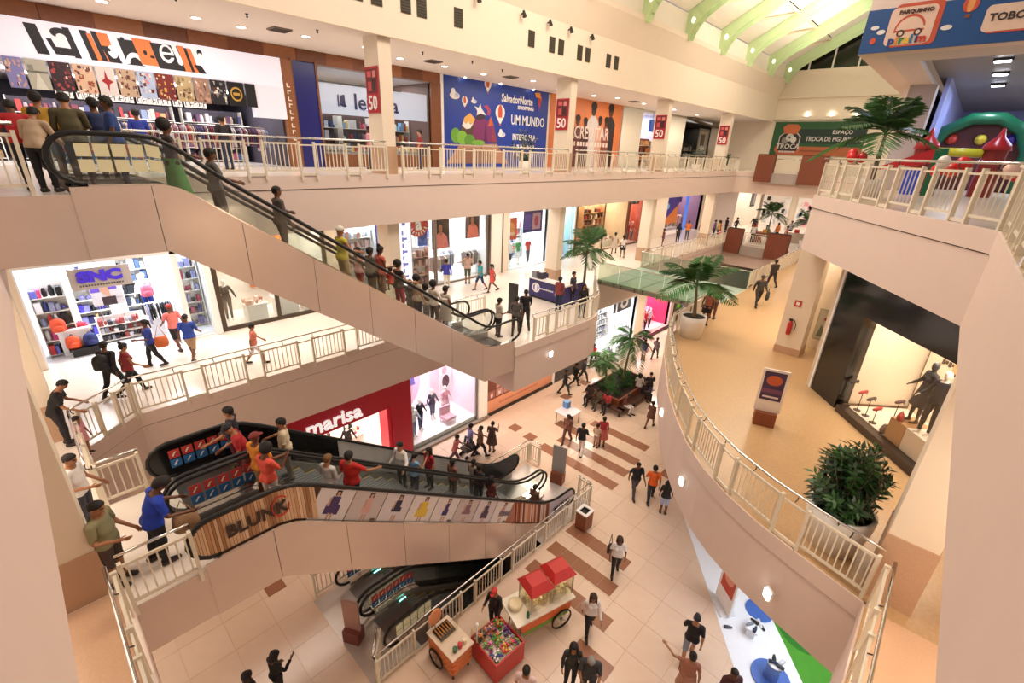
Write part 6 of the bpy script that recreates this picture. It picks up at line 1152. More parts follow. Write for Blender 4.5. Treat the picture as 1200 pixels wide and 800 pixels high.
# ------------------------------------------------------------------ plants
LEAF = M('#2F5A24', .45, noise=.3, scale=12); LEAF2 = M('#3E7030', .45, noise=.3, scale=12); DLEAF = M('#1E3A1C', .45, noise=.3, scale=14); BARK = M('#7A6A50', .8, noise=.3, scale=20); SOIL = M('#2A1C12', .9, noise=.3, scale=30); POTW = M('#F4EFE8', .4, noise=.04)
def palm(p, trunk, R, label, n=12, seed=0, pot=None, lean=(0, 0), ns=22, drop=.6):
    x, y, z = p; r = random.Random(seed); t = thing('potted_palm', label, 'palm', p); z0 = z
    if pot:
        rp, hp = pot; g = G(); g.smooth = True; g.lathe([(rp * .82, z), (rp, z + hp * .75), (rp * 1.02, z + hp), (rp * .9, z + hp), (rp * .88, z + hp - .06)], (x, y, 0), 22); g.build('pot', POTW, t); g = G(); g.lathe([(rp * .88, z + hp - .08), (rp * .88, z + hp - .05)], (x, y, 0), 20); g.build('soil', SOIL, t); z0 = z + hp - .06
    top = Vector((x + lean[0], y + lean[1], z0 + trunk)); g = G(); g.smooth = True; k = 10
    g.tube([(x + lean[0] * (i / k) ** 1.5, y + lean[1] * (i / k) ** 1.5, z0 + trunk * i / k) for i in range(k + 1)], [(.085 - .045 * i / k) * (1 + .06 * (i % 2)) for i in range(k + 1)], 9); g.build('trunk', BARK, t)
    for f in range(n):
        a = 2 * math.pi * f / n + r.uniform(-.25, .25); el_ = math.radians(r.uniform(0, 85)); L = R * r.uniform(.8, 1.15); dr = drop * (.35 + .75 * math.cos(el_)); d = Vector((math.cos(a), math.sin(a), 0)); pts = []
        for i in range(9): s = i / 8; pts.append(top + d * (L * s * math.cos(el_) * (1 - .1 * s) + L * .25 * s * s) + Vector((0, 0, L * (math.sin(el_) * s * 1.05 - dr * s * s))))
        g = G(); g.tube(pts, [.018 - .014 * i / 8 for i in range(9)], 5); 
        side = d.cross(Vector((0, 0, 1)))
        for j in range(2 * ns):
            s = .12 + .88 * (j // 2 + .5) / ns; i = min(7, int(s * 8)); q = pts[i].lerp(pts[i + 1], s * 8 - i); tg = (pts[i + 1] - pts[i]).normalized(); sg_ = 1 if j % 2 else -1
            l = L * .42 * math.sin(math.pi * min(1, .15 + s * .85)) ** .7 + .05; e = q + side * sg_ * l * .8 + tg * l * .55 - Vector((0, 0, l * r.uniform(.12, .35))); w_ = tg * .026 * R; m = q.lerp(e, .5) + Vector((0, 0, .03))
            g.add([q, m - w_, e, m + w_], [(0, 1, 2), (0, 2, 3)])
        g.build('frond', LEAF if f % 3 else LEAF2, t)
    return t
def bush(p, R, H, label, seed=0, pot=None, clusters=46, leaf=.17, name='potted_shrub'):
    x, y, z = p; r = random.Random(seed); t = thing(name, label, 'shrub', p); z0 = z
    if pot:
        rp, hp = pot; g = G(); g.smooth = True; g.lathe([(rp * .8, z), (rp * .98, z + hp * .7), (rp, z + hp), (rp * .88, z + hp), (rp * .86, z + hp - .06)], (x, y, 0), 24); g.build('pot', POTW, t); g = G(); g.lathe([(rp * .86, z + hp - .1), (rp * .86, z + hp - .06)], (x, y, 0), 20); g.build('soil', SOIL, t); z0 = z + hp - .08
    for c in range(clusters):
        a = r.uniform(0, 6.283); u = r.uniform(0, 1) ** .5; h = r.uniform(.12, 1); rad = R * u * (.45 + .6 * math.sin(math.pi * min(1, h * .8 + .1))); q = Vector((x + rad * math.cos(a), y + rad * math.sin(a), z0 + H * h * (1 - .25 * u * u) + (.25 * H if c == 0 else 0))); b = Vector((x + rad * .15 * math.cos(a), y + rad * .15 * math.sin(a), z0))
        g = G(); g.mat(BARK); g.tube([b, b.lerp(q, .6) + Vector((0, 0, .05)), q], [.014, .01, .005], 4); ax = (q - b).normalized(); g.mat(DLEAF if c % 3 else LEAF)
        for k in range(16):
            th = 2.4 * k; s = ax.cross(Vector((math.cos(th), math.sin(th), .3))).normalized(); o = q - ax * (k * .022 * (leaf / .17)); dirn = (s + ax * r.uniform(.05, .8)).normalized(); l = leaf * r.uniform(.7, 1.2); w_ = dirn.cross(ax).normalized() * l * .17; e = o + dirn * l; m = o.lerp(e, .5)
            g.add([o, m - w_, e, m + w_], [(0, 1, 2), (0, 2, 3)])
        g.build('twig', None, t)
    return t
palm((20.1, 13.55, L2), 2.2, 1.5, 'palm behind the curved railing near the blue kiosk', 13, 1, (.34, .5)); palm((19.0, 7.05, L2), 1.35, 1.75, 'palm in a round white pot on the tan gallery', 14, 2, (.52, .95), (.15, .2)); palm((18.95, 2.4, L3), 1.35, 1.5, 'palm by the upper railing in front of the green banner', 18, 3, (.4, .55), ns=24)
palm((23.2, 12.1, .7), 2.6, 1.5, 'taller palm in the wooden planter on the lowest floor', 12, 4, None, (.3, -.1), drop=1.0); palm((21.8, 12.4, .7), 1.5, 1.25, 'shorter palm in the wooden planter on the lowest floor', 9, 5, None, (-.2, .2), drop=1.0)
palm((47.5, 12.5, L2), 2.2, 1.5, 'small far palm past the brown boxes of the middle gallery', 12, 6, (.4, .6)); palm((48.5, 9.6, L2), 1.6, 1.5, 'second small far palm nearer the tan gallery', 12, 7, (.4, .6))
bush((9.9, .04, L2), .66, 1.6, 'dense dark green shrub in a big white pot by the curved railing', 3, (.58, .9), 150, .2)
bush((19.0, 17.2, L3), .75, 1.7, 'dark leafy shrub before the blue hoarding', 4, (.32, .5), 30, .2); bush((40.2, 17.2, L3), .8, 1.5, 'dark shrub before the far dark shop on the top gallery', 5, (.35, .45), 26, .22); bush((45.6, 16.8, L3), .9, 1.1, 'low shrub near the far corner of the top gallery', 6, (.35, .4), 20, .22)
pl = thing('planter', 'long brown wooden planter box with palms on the lowest floor', 'planter', (22.5, 11.9, 0)); WD = M('#8A4E2E', .5, noise=.25, scale=8)
for i, b in enumerate(((20.6, 10.8, 24.4, 10.9), (20.6, 12.9, 24.4, 13.0), (20.6, 10.9, 20.7, 12.9), (24.3, 10.9, 24.4, 12.9))):
    for k in range(4): g = G(); g.box(b[0], b[1], .04 + k * .185, b[2], b[3], .04 + k * .185 + .178); g.build('plank', WD, pl)
g = G(); g.box(20.72, 10.92, 0, 24.28, 12.88, .7); g.build('soil', SOIL, pl); r = random.Random(2)
for k in range(40):
    g = G(); q = Vector((r.uniform(20.9, 24.1), r.uniform(11.05, 12.7), .7))
    for j in range(9): th = j * .7; e = q + Vector((math.cos(th) * .22, math.sin(th) * .22, r.uniform(.15, .38))); w_ = Vector((-math.sin(th), math.cos(th), 0)) * .03; m = q.lerp(e, .5) + Vector((0, 0, .05)); g.add([q, m - w_, e, m + w_], [(0, 1, 2), (0, 2, 3)])
    g.build('leaf_tuft', LEAF2 if k % 2 else LEAF, pl)
bench = thing('bench', 'dark bench seat along the near sides of the wooden planter', 'bench', (22, 10.5, 0)); g = G(); g.box(20.3, 10.35, .38, 23.8, 10.75, .45); g.box(20.1, 10.35, .38, 20.5, 12.8, .45); g.build('seat', M('#4A2E22', .5, noise=.2), bench)
for x, y in ((20.2, 10.45), (23.6, 10.5), (21.9, 10.5), (20.3, 12.6)): g = G(); g.box(x, y, 0, x + .1, y + .1, .38); g.build('leg', DKMETAL, bench)
# ------------------------------------------------------------------ kiosk, carts, totems and small furniture
NAVY = M('#2A2466', .4, noise=.1); kb = thing('kiosk', 'dark blue promotion kiosk with a white round emblem on the middle gallery', 'kiosk', (18.8, 14.4, L2))
g = G(); g.box(18.0, 13.2, L2 + .1, 18.08, 15.6, L2 + 1.0); g.build('front_panel', NAVY, kb); g = G(); g.box(18.08, 13.2, L2 + .1, 19.5, 13.28, L2 + 1.0); g.build('end_panel', NAVY, kb); g = G(); g.box(18.08, 15.52, L2 + .1, 19.5, 15.6, L2 + 1.0); g.build('end_panel', NAVY, kb); g = G(); g.box(17.95, 13.15, L2 + 1.0, 18.5, 15.65, L2 + 1.06); g.build('counter_top', WHITEM, kb); g = G(); g.box(18.02, 13.22, L2, 19.48, 15.58, L2 + .1); g.build('plinth', BLACK, kb)
fr = ((18.0, 15.6, L2 + .1), (0, -1, 0), ZA); flat(fr, [(WHITEM, ell(.5, .48, .26)), (M('#6A6AB0'), ell(.5, .48, .2)), (WHITEM, rect(.42, .3, .58, .66)), (M('#3E3A8C'), ell(1.9, .4, .3, .2)), (M('#C8884A'), ell(1.85, .4, .1, .12))], 'print', kb, .006)
for k in range(9): g = G(); g.box(17.985, 14.75 - k * .1, L2 + .55, 18.0, 14.75 - k * .1 + .06, L2 + .62); g.build('small_letter', WHITEM, kb)
for i, (y, c, l) in enumerate(((15.3, '#8A8A90', 'grey'), (14.9, '#3A3A48', 'dark'))): b = thing('boxed_gift', '%s stacked box on the blue kiosk counter' % l, 'box', (18.2, y, L2 + 1.06)); g = G(); g.box(18.02, y - .15, L2 + 1.06, 18.38, y + .15, L2 + 1.4); g.build('carton', M(c, .5), b); g = G(); g.box(18.05, y - .12, L2 + 1.4, 18.35, y + .12, L2 + 1.43); g.build('lid', WHITEM, b)
def totem(x, y, z, rz, w_, h, bw, bh, face, label, base='#8A4A2E', pr=None, bl=None):
    t = thing('totem_sign', label, 'sign', (x, y, z), None, math.radians(rz)); g = G(); g.box(-bw / 2, -bw * .35, 0, bw / 2, bw * .35, bh); g.build('base', M(base, .5, noise=.2, scale=8), t); g = G(); g.box(-w_ / 2, -.03, bh, w_ / 2, .03, h); g.build('panel', M(face, .45, noise=.05), t)
    if pr: flat(((-w_ / 2, -.03, bh), XA, ZA), [(M(c, .5, noise=.2, scale=6), [(a * w_, b * (h - bh)) for a, b in pl_]) for c, pl_ in pr], 'print', t, .006)
    return t
totem(13.75, 2.5, L2, -72, .68, 1.75, .55, .42, '#F0E6DC', 'white information totem with a sunset print on the tan gallery', pr=[('#4A3458', rect(.1, .28, .9, .95)), ('#C8603A', ell(.5, .75, .3, .12)), ('#7A4A6A', rect(.1, .45, .9, .55)), ('#E8D8D0', rect(.2, .34, .8, .38))])
totem(13.55, 9.5, 0, 105, .62, 1.85, .55, .55, '#A8A29E', 'grey backed totem with a brown base at the foot of the escalators'); totem(3.75, 9.3, 0, -60, .5, 1.55, .5, .45, '#B08A80', 'dull rose totem on the steel landing plate beside the pit', '#7A4038'); totem(15.3, 14.2, L2, 100, .5, 1.45, .45, .1, '#2A2828', 'black totem board at the foot of the upper escalators', '#3A3634')
totem(12.6, 1.95, .012, 229, .85, 1.9, .7, .06, '#F4F2F2', 'white totem with a red orange print on the white shop floor', '#E8E8EC', [('#C84A38', rect(.12, .35, .9, .95)), ('#E8A08A', ell(.5, .65, .3, .12))])
bn = thing('litter_bin', 'brown wooden litter bin with a white rim by the white railing', 'bin', (12.2, 7.15, 0))
for a in ((11.95, 6.92, 12.45, 6.95), (11.95, 7.35, 12.45, 7.38), (11.95, 6.95, 11.98, 7.35), (12.42, 6.95, 12.45, 7.35)): g = G(); g.box(a[0], a[1], .05, a[2], a[3], .78); g.build('side_panel', WD, bn)
for a in ((11.93, 6.9, 12.47, 7.0), (11.93, 7.3, 12.47, 7.4), (11.93, 7.0, 12.03, 7.3), (12.37, 7.0, 12.47, 7.3)): g = G(); g.box(a[0], a[1], .78, a[2], a[3], .82); g.build('rim_bar', WHITEM, bn)
g = G(); g.box(11.99, 6.96, .02, 12.41, 7.34, .74); g.build('liner', BLACK, bn)
tb = thing('promo_table', 'white patterned promotion table with a small blue box on the lowest floor', 'table', (17.6, 12.1, 0)); g = G(); g.box(17.1, 11.6, .72, 18.2, 12.6, .76); g.build('table_top', M('#E8DEE4', .4, noise=.12, scale=14), tb)
for x, y in ((17.2, 11.7), (18.1, 11.7), (17.2, 12.5), (18.1, 12.5)): g = G(); g.tube([(x, y, 0), (x, y, .72)], .03, 6); g.build('leg', METAL, tb)
bx = thing('blue_box', 'small blue box on the white promotion table', 'box', (17.9, 12.4, .76)); g = G(); g.box(17.75, 12.25, .76, 18.05, 12.55, 1.1); g.build('carton', M('#5A8AC0', .5), bx); g = G(); g.box(17.74, 12.24, 1.1, 18.06, 12.56, 1.13); g.build('lid', M('#7AA8D8'), bx)
fe = thing('fire_extinguisher', 'red fire extinguisher hung on the cream column of the tan gallery', 'extinguisher', (20.0, 3.65, L2 + .85)); g = G(); g.smooth = True; g.lathe([(.06, L2 + .85), (.085, L2 + .9), (.085, L2 + 1.3), (.05, L2 + 1.38), (.03, L2 + 1.42)], (19.97, 3.65, 0), 12); g.build('cylinder', M('#C02A2E', .3), fe); g = G(); g.tube([(19.97, 3.65, L2 + 1.42), (19.97, 3.55, L2 + 1.48), (19.95, 3.45, L2 + 1.3), (19.95, 3.47, L2 + 1.05)], .016, 6); g.build('hose', BLACK, fe); g = G(); g.box(19.93, 3.6, L2 + 1.42, 20.01, 3.72, L2 + 1.5); g.build('valve', DKMETAL, fe)
s = thing('extinguisher_sign', 'small red square sign above the fire extinguisher', 'sign', (20.06, 3.6, L2 + 2.0)); g = G(); g.box(20.045, 3.48, L2 + 2.0, 20.07, 3.72, L2 + 2.24); g.build('plate', M('#C8362E'), s); g = G(); g.box(20.04, 3.54, L2 + 2.06, 20.046, 3.66, L2 + 2.18); g.build('symbol', WHITEM, s)
pc = thing('picture', 'dim framed picture of plants in the recess beside the black framed shop', 'picture', (21.58, 2.65, L2 + .5)); g = G(); g.box(21.55, 2.25, L2 + .45, 21.6, 3.05, L2 + 1.75); g.build('frame', M('#B8AC98', .5), pc)
flat(((21.55, 3.0, L2 + .5), (0, -1, 0), ZA), [(M('#C8C2B0'), rect(0, 0, .7, 1.2)), (M('#7A8068'), [(.05, .1), (.15, .6), (.3, .35), (.45, .8), (.62, .5), (.66, .1)]), (M('#A84A4A'), ell(.25, .85, .07))], 'print', pc, .006)
OR = M('#E06A30', .5, noise=.12); RDM = M('#C42E2A', .4, noise=.08); TRG = glass('#F6F4EC', .08, .03)
def wheel(par, c, r_, axis=(0, 1, 0)):
    c = Vector(c); ax = Vector(axis).normalized(); u = ax.cross(Vector((0, 0, 1))).normalized(); v = Vector((0, 0, 1)); g = G(); g.smooth = True; g.tube([c + u * r_ * math.cos(a) + v * r_ * math.sin(a) for a in [2 * math.pi * i / 20 for i in range(20)]], .028, 6, closed=True); w_ = g.build('wheel', RUBBER, par); g = G()
    for i in range(8): a = math.pi * i / 4; g.tube([c, c + u * r_ * math.cos(a) + v * r_ * math.sin(a)], .008, 4)
    g.tube([c - ax * .04, c + ax * .04], .05, 8); g.build('spokes', METAL, w_)
# popcorn cart
pc = thing('popcorn_cart', 'popcorn cart with two red roofed glass cases and spoked wheels', 'cart', (7.95, 5.85, 0), None, math.radians(-16))
g = G(); g.prism([(-.75, .42), (.8, .42), (.95, 1.0), (-.95, 1.0)], -.42, .42, ((0, 0, 0), XA, ZA, (0, -1, 0))); g.build('body', M('#D8B04A', .5, noise=.2, scale=4), pc)
for s in (-.43, .43): g = G(); g.prism([(-.82, .6), (.87, .6), (.92, .95), (-.92, .95)], -.012, .012, ((0, s, 0), XA, ZA, (0, -1, 0))); g.build('side_panel', OR, pc); g = G(); g.prism([(-.76, .43), (.8, .43), (.84, .58), (-.8, .58)], -.012, .012, ((0, s, 0), XA, ZA, (0, -1, 0))); g.build('green_band', M('#7A9A3A', .5), pc)
g = G(); g.box(-1.05, -.5, 1.0, 1.0, .5, 1.05); g.build('counter', M('#F4EBD8', .4), pc)
for x0, z1 in ((-.5, 1.75), (.28, 1.85)):
    x1 = x0 + .7; g = G()
    for x in (x0, x1):
        for y in (-.32, .32): g.box(x - .015, y - .015, 1.05, x + .015, y + .015, z1)
    g.build('case_frame', METAL, pc); g = G(); g.box(x0, -.32, 1.06, x1, -.312, z1); g.build('case_pane', TRG, pc); g = G(); g.box(x0, .312, 1.06, x1, .32, z1); g.build('case_pane', TRG, pc); g = G(); g.box(x0 - .004, -.31, 1.06, x0 + .004, .31, z1); g.build('case_pane', TRG, pc); g = G(); g.box(x1 - .004, -.31, 1.06, x1 + .004, .31, z1); g.build('case_pane', TRG, pc)
    g = G(); g.add([(x0 - .06, -.4, z1), (x1 + .06, -.4, z1), (x1 + .06, .4, z1), (x0 - .06, .4, z1), (x0 + .08, -.2, z1 + .2), (x1 - .08, -.2, z1 + .2), (x1 - .08, .2, z1 + .2), (x0 + .08, .2, z1 + .2)], [(3, 2, 1, 0), (4, 5, 6, 7), (0, 1, 5, 4), (1, 2, 6, 5), (2, 3, 7, 6), (3, 0, 4, 7)]); g.build('case_roof', RDM, pc)
    g = G(); r = random.Random(3)
    for k in range(70): g.ball((x0 + r.uniform(.06, .64), r.uniform(-.26, .26), 1.08 + r.uniform(0, .22)), .045, 5, 4)
    g.build('popcorn', M('#F2E2B0', .8), pc, 'stuff'); g = G(); g.box(x0 + .2, -.1, z1 - .06, x0 + .5, .1, z1 - .02); g.build('case_lamp', M('#FFF6E0', emit=7, noise=0), pc)
g = G(); g.smooth = True; g.lathe([(.16, 1.05), (.2, 1.12), (.2, 1.22), (.14, 1.22)], (-.78, .1, 0), 14); g.build('pan', M('#E8D8B0', .4), pc); g = G(); g.smooth = True; g.lathe([(.05, 1.05), (.05, 1.2), (.02, 1.3)], (-.62, -.36, 0), 8); g.build('bottle', M('#2A6A3A', .3), pc)
for y in (-.48, .48): wheel(pc, (.55, y, .36), .34)
g = G(); g.tube([(-.8, .3, .45), (-.85, .3, 0)], .025, 6); g.build('leg', METAL, pc); g = G(); g.tube([(-.8, -.3, .45), (-.85, -.3, 0)], .025, 6); g.build('leg', METAL, pc)
# sweets stall
ss = thing('sweets_stall', 'red sided sweets stall heaped with coloured sweets between the two carts', 'stall', (6.32, 5.95, 0), None, math.radians(-4))
for a in ((-.52, -.55, .52, -.51), (-.52, .51, .52, .55), (-.52, -.51, -.48, .51), (.48, -.51, .52, .51)): g = G(); g.box(a[0], a[1], .08, a[2], a[3], .8); g.build('side_panel', RDM, ss)
g = G(); g.box(-.48, -.51, .05, .48, .51, .7); g.build('bin', M('#7A2420'), ss); r = random.Random(8); SW = ('#D83A4A', '#8A3A8A', '#E8C83A', '#3A8A3A', '#E87AA8', '#F0E8E0', '#3A3A8A', '#2A1A1A', '#E8843A', '#6AB04A')
for i in range(3):
    for j in range(3):
        x0, y0 = -.46 + i * .31, -.49 + j * .33; g = G(); g.box(x0, y0, .7, x0 + .29, y0 + .31, .74); tr = g.build('tray', M('#E8D8C8', .5), ss); g = G(); cs = [r.choice(SW) for _ in range(3)]
        for k in range(34): g.mat(M(r.choice(cs), .35)); g.obox((x0 + r.uniform(.03, .26), y0 + r.uniform(.03, .28), .75 + r.uniform(0, .1 + .05 * j)), (.07, .045, .035), (r.uniform(-1, 1), r.uniform(-1, 1), r.uniform(-.3, .3)))
        g.build('sweets', None, tr, 'stuff')
g = G(); g.box(-.52, .2, .8, .0, .55, 1.1); g.build('jar_case', TRG, ss); g = G(); g.tube([(-.5, .3, .8), (-.5, .3, 1.5)], .02, 6); g.ball((-.5, .3, 1.53), .05, 8, 6); g.build('lamp_post', WHITEM, ss)
# churros cart
cc = thing('snack_cart', 'small orange brick patterned snack cart with a round orange sign', 'cart', (5.35, 6.85, 0), None, 0); ORB = M('#D8602E', .55, noise=.15); ORL = M('#E89058', .55, noise=.1)
g = G(); g.box(5.02, 6.32, .25, 5.68, 7.38, .9); g.build('body', ORB, cc); g = G()
for i in range(6):
    z = .29 + i * .1
    for k in range(5):
        x = 5.03 + (k * .13 + (.065 if i % 2 else 0)) ; 
        if x + .11 < 5.68: g.box(x, 6.305, z, x + .11, 6.32, z + .07)
    for k in range(8):
        y = 6.34 + k * .13 + (.065 if i % 2 else 0)
        if y + .11 < 7.38: g.box(5.0, y, z, 5.02, y + .11, z + .07); g.box(5.68, y, z, 5.7, y + .11, z + .07)
g.build('brick_print', ORL, cc, 'stuff'); g = G(); g.box(4.97, 6.27, .9, 5.73, 7.42, .94); g.build('counter', M('#E8D0B8', .4), cc); g = G(); g.box(5.1, 6.9, .94, 5.6, 7.3, 1.0); g.build('tray', BLACK, cc)
for k in range(6): g = G(); g.smooth = True; g.tube([(5.14 + k * .08, 6.95, 1.02), (5.14 + k * .08, 7.25, 1.04)], .02, 6); g.build('churro', M('#B87A3A'), cc)
for i, c in enumerate(('#3A6A4A', '#C83A3A', '#F0E0C0')): g = G(); g.lathe([(.06, .94), (.065, 1.08)], (5.2 + i * .17, 6.45, 0), 10); g.build('pot', M(c, .4), cc)
g = G(); g.box(5.05, 6.86, .95, 5.65, 6.868, 1.35); g.build('screen_pane', TRG, cc); g = G(); g.prism(ell(0, 0, .22, .26, 18), -.02, .02, ((5.25, 7.36, 1.36), XA, ZA, (0, -1, 0))); g.build('round_sign', M('#F0A070', .5, noise=.1), cc); g = G(); g.tube([(5.25, 7.38, .94), (5.25, 7.38, 1.2)], .02, 6); g.build('sign_post', METAL, cc)
for x in (4.96, 5.74): wheel(cc, (x, 7.0, .3), .28, (1, 0, 0))
for x in (5.08, 5.62): g = G(); g.tube([(x, 6.4, 0), (x, 6.4, .26)], .03, 6); g.build('leg', DKMETAL, cc)
for i, (px, py, lv) in enumerate(()): pass
# small white edge lamps on the slab faces
for i, (x, y, z, lab) in enumerate(((9.0, .62, 4.95, 'near the white shop floor'), (10.95, 3.45, 5.1, 'above the girl in shorts'), (13.9, 5.55, 5.15, 'along the bend of the curve'), (14.6, 11.2, 5.3, 'on the middle gallery tip'))):
    e = thing('edge_lamp', 'small white lamp on the gallery edge ' + lab, 'lamp', (x, y, z)); g = G(); g.obox((x - .05, y + (.05 if i < 3 else -.06), z), (.16, .06, .22), (.7, .7, 0) if i < 3 else (1, 0, 0)); g.build('lens', M('#FFFFFF', emit=4, noise=0), e); g = G(); g.obox((x - .02, y + (.02 if i < 3 else -.03), z), (.2, .05, .26), (.7, .7, 0) if i < 3 else (1, 0, 0)); g.build('case', WHITEM, e)
# ------------------------------------------------------------------ the visitors
def at_head(px, py, z, h): return onz(px, py, z + h * .985)
def P_(px, py, lv, off, label, h=1.70, face=None, dz=0, **k):
    p = at_head(px, py, lv + dz, h)
    if lv == L2 and p.x > 52 and py < 270: p = ony(px, py, 17.3 - (px % 5) * .25)
    p.z = lv + dz; d = math.hypot(p.x, p.y); f = cam_face(p.x, p.y, off) if face is None else face
    return person(label, p, f, h=h, lod=0 if d < 19 else 1, **k)
def E_(px, py, lane, zt, label, h=1.70, face=0, x0=0, **k):
    q = ony(px, py, lane); x = max(.2, min(13.2, q.x)); z = zt + step_z(x - x0 + .0)
    if 2.02 < x < 11.0: i = int((x - 2.02) / .3995); z = zt + max(-6.2, -(i * .3995 + .2) * .684)
    return person(label, (x, lane, z), face, h=h, lod=0 if q.length < 19 else 1, **k)
T, Lg, TK, DR = 'tee', 'long', 'tank', 'dress'
def o(c): return (T, c)
J = (Lg, '#26304A'); K = (Lg, '#17161A'); SH = 'shorts'
# top gallery, by the escalator head
QI = 0
for a in ((12, 126, 90, 'person in a red top at the far end of the queue by the upper escalator', 1.66, 'lean', o('#C0242A'), K, ('short', 'k'), 2, True), (30, 134, 60, 'person in a beige top bending over the short top gallery railing', 1.6, 'lean', (Lg, '#C0A488'), K, ('short', 'k'), 1, False), (40, 112, 70, 'person in a yellow jacket by the upper escalator head', 1.74, 'stand', (Lg, '#C8962E'), K, ('short', 'k'), 1, False), (75, 121, 80, 'person in an olive top looking down by the upper escalator head', 1.72, 'phone', (Lg, '#5A5238'), (Lg, '#2A2A2A'), ('short', 'k'), 1, False), (107, 119, 100, 'person in a navy tee at the back of the pair by the upper escalator', 1.74, 'stand', o('#23305A'), K, ('short', 'k'), 2, False), (123, 118, 170, 'person in a blue tee with a magenta print by the upper escalator', 1.76, 'stand', o('#2A4684'), J, ('short', 'k'), 2, False)):
    q = ony(a[0], a[1], (12.3, 11.9, 13.2, 12.1, 13.6, 12.7)[QI]); QI += 1; person(a[3], (q.x, q.y, L3), a[2], a[5], a[6], a[7], a[8], a[9], a[10], min(a[4], (q.z - L3) * 1.04 + (.12 if a[5] in ('lean', 'phone') else 0)))
for i, (x, y, c, l) in enumerate(((3.2, 18.2, '#2A3FA8', 'blue'), (5.6, 18.8, '#1C1C22', 'black'), (11.3, 19.2, '#C88A94', 'rose'), (13.6, 18.8, '#8A2A2A', 'maroon'))): person('shopper in a %s top browsing on the top gallery' % l, (x, y, L3), 80 + i * 20, 'stand', o(c), J, ('short', 'k'), i % 4, i % 2 == 0, 1.68, lod=1)
# riders from the top gallery
Y1, Y2 = 12.1, 13.7
for a in ((190, 137, Y1, 'woman in a green and yellow long dress at the top of the upper escalator', 'esc', (TK, '#3A2A2A'), ('gown', '#4F8F4A'), ('afro', 'k'), 2, True, 1.68), (245, 180, Y1, 'rider in grey with a black backpack on the upper escalator', 'esc', o('#5A5652'), (Lg, '#3A3632'), ('short', 'k'), 2, False, 1.74), (325, 234, Y1, 'lone rider in a grey brown top halfway down the upper escalator', 'esc2', (Lg, '#5A5048'), (Lg, '#4A423A'), ('buzz', 'k'), 2, False, 1.76), (398, 268, Y1, 'rider in a yellow tank top and pale cap on the upper escalator', 'esc', (TK, '#C8B83A'), (SH, '#B89A6A'), ('cap', '#D8D0C0'), 1, False, 1.78), (418, 287, Y2, 'rider in a pink top behind the yellow tank top', 'stand', o('#D88A8A'), (Lg, '#C8303A'), ('long', 'k'), 2, True, 1.62), (432, 283, Y1, 'rider in a dark blouse just below the yellow tank top', 'stand', (Lg, '#4A3E38'), (Lg, '#3A3634'), ('short', 'k'), 2, False, 1.66), (444, 290, Y1, 'woman with a hair bun and orange top holding a child', 'carry', (TK, '#C8604A'), (Lg, '#8A6A5A'), ('bun', 'k'), 2, True, 1.66), (466, 308, Y1, 'woman in a black and pink top in the middle of the upper riders', 'esc', (TK, '#1C1818'), (Lg, '#B83A5A'), ('afro', 'k'), 3, True, 1.68), (479, 318, Y2, 'person in dark blue beside the woman in black and pink', 'stand', o('#2A2C44'), K, ('short', 'k'), 2, False, 1.6), (488, 319, Y1, 'rider with a round afro and beige vest on the upper escalator', 'stand', (TK, '#B8A890'), J, ('afro', 'k'), 3, True, 1.66), (498, 322, Y2, 'rider in a white top with dark hair low on the upper escalator', 'stand', o('#E0D4C8'), J, ('bob', 'k'), 1, True, 1.62), (508, 342, Y1, 'curly haired rider in an off white top near the escalator foot', 'esc', (Lg, '#D8CCBC'), (Lg, '#5A4A40'), ('afro', 'k'), 2, True, 1.64), (522, 341, Y1, 'last upper rider in a pale dress before the landing', 'stand', (DR, '#C8BCAC'), ('skirt', '#C8BCAC'), ('short', 'k'), 2, True, 1.66), (513, 326, Y2, 'child in an orange pink top near the foot of the far upper escalator', 'stand', o('#E08A70'), (SH, '#C86A5A'), ('short', 'k'), 1, False, 1.15)):
    E_(a[0], a[1] - 3, a[2], L3, a[3], h=a[10], pose=a[4], top=a[5], bot=a[6], hair=a[7], skin=a[8], fem=a[9])
p = ony(452, 303, 12.0); person('small child in red carried by the woman with the hair bun', (p.x + .12, 12.0, p.z - .95), 90, 'sit', o('#C8342E'), (SH, '#8A3A3A'), ('short', 'k'), 2, False, .95, lod=1, pz=-.55, child=True)
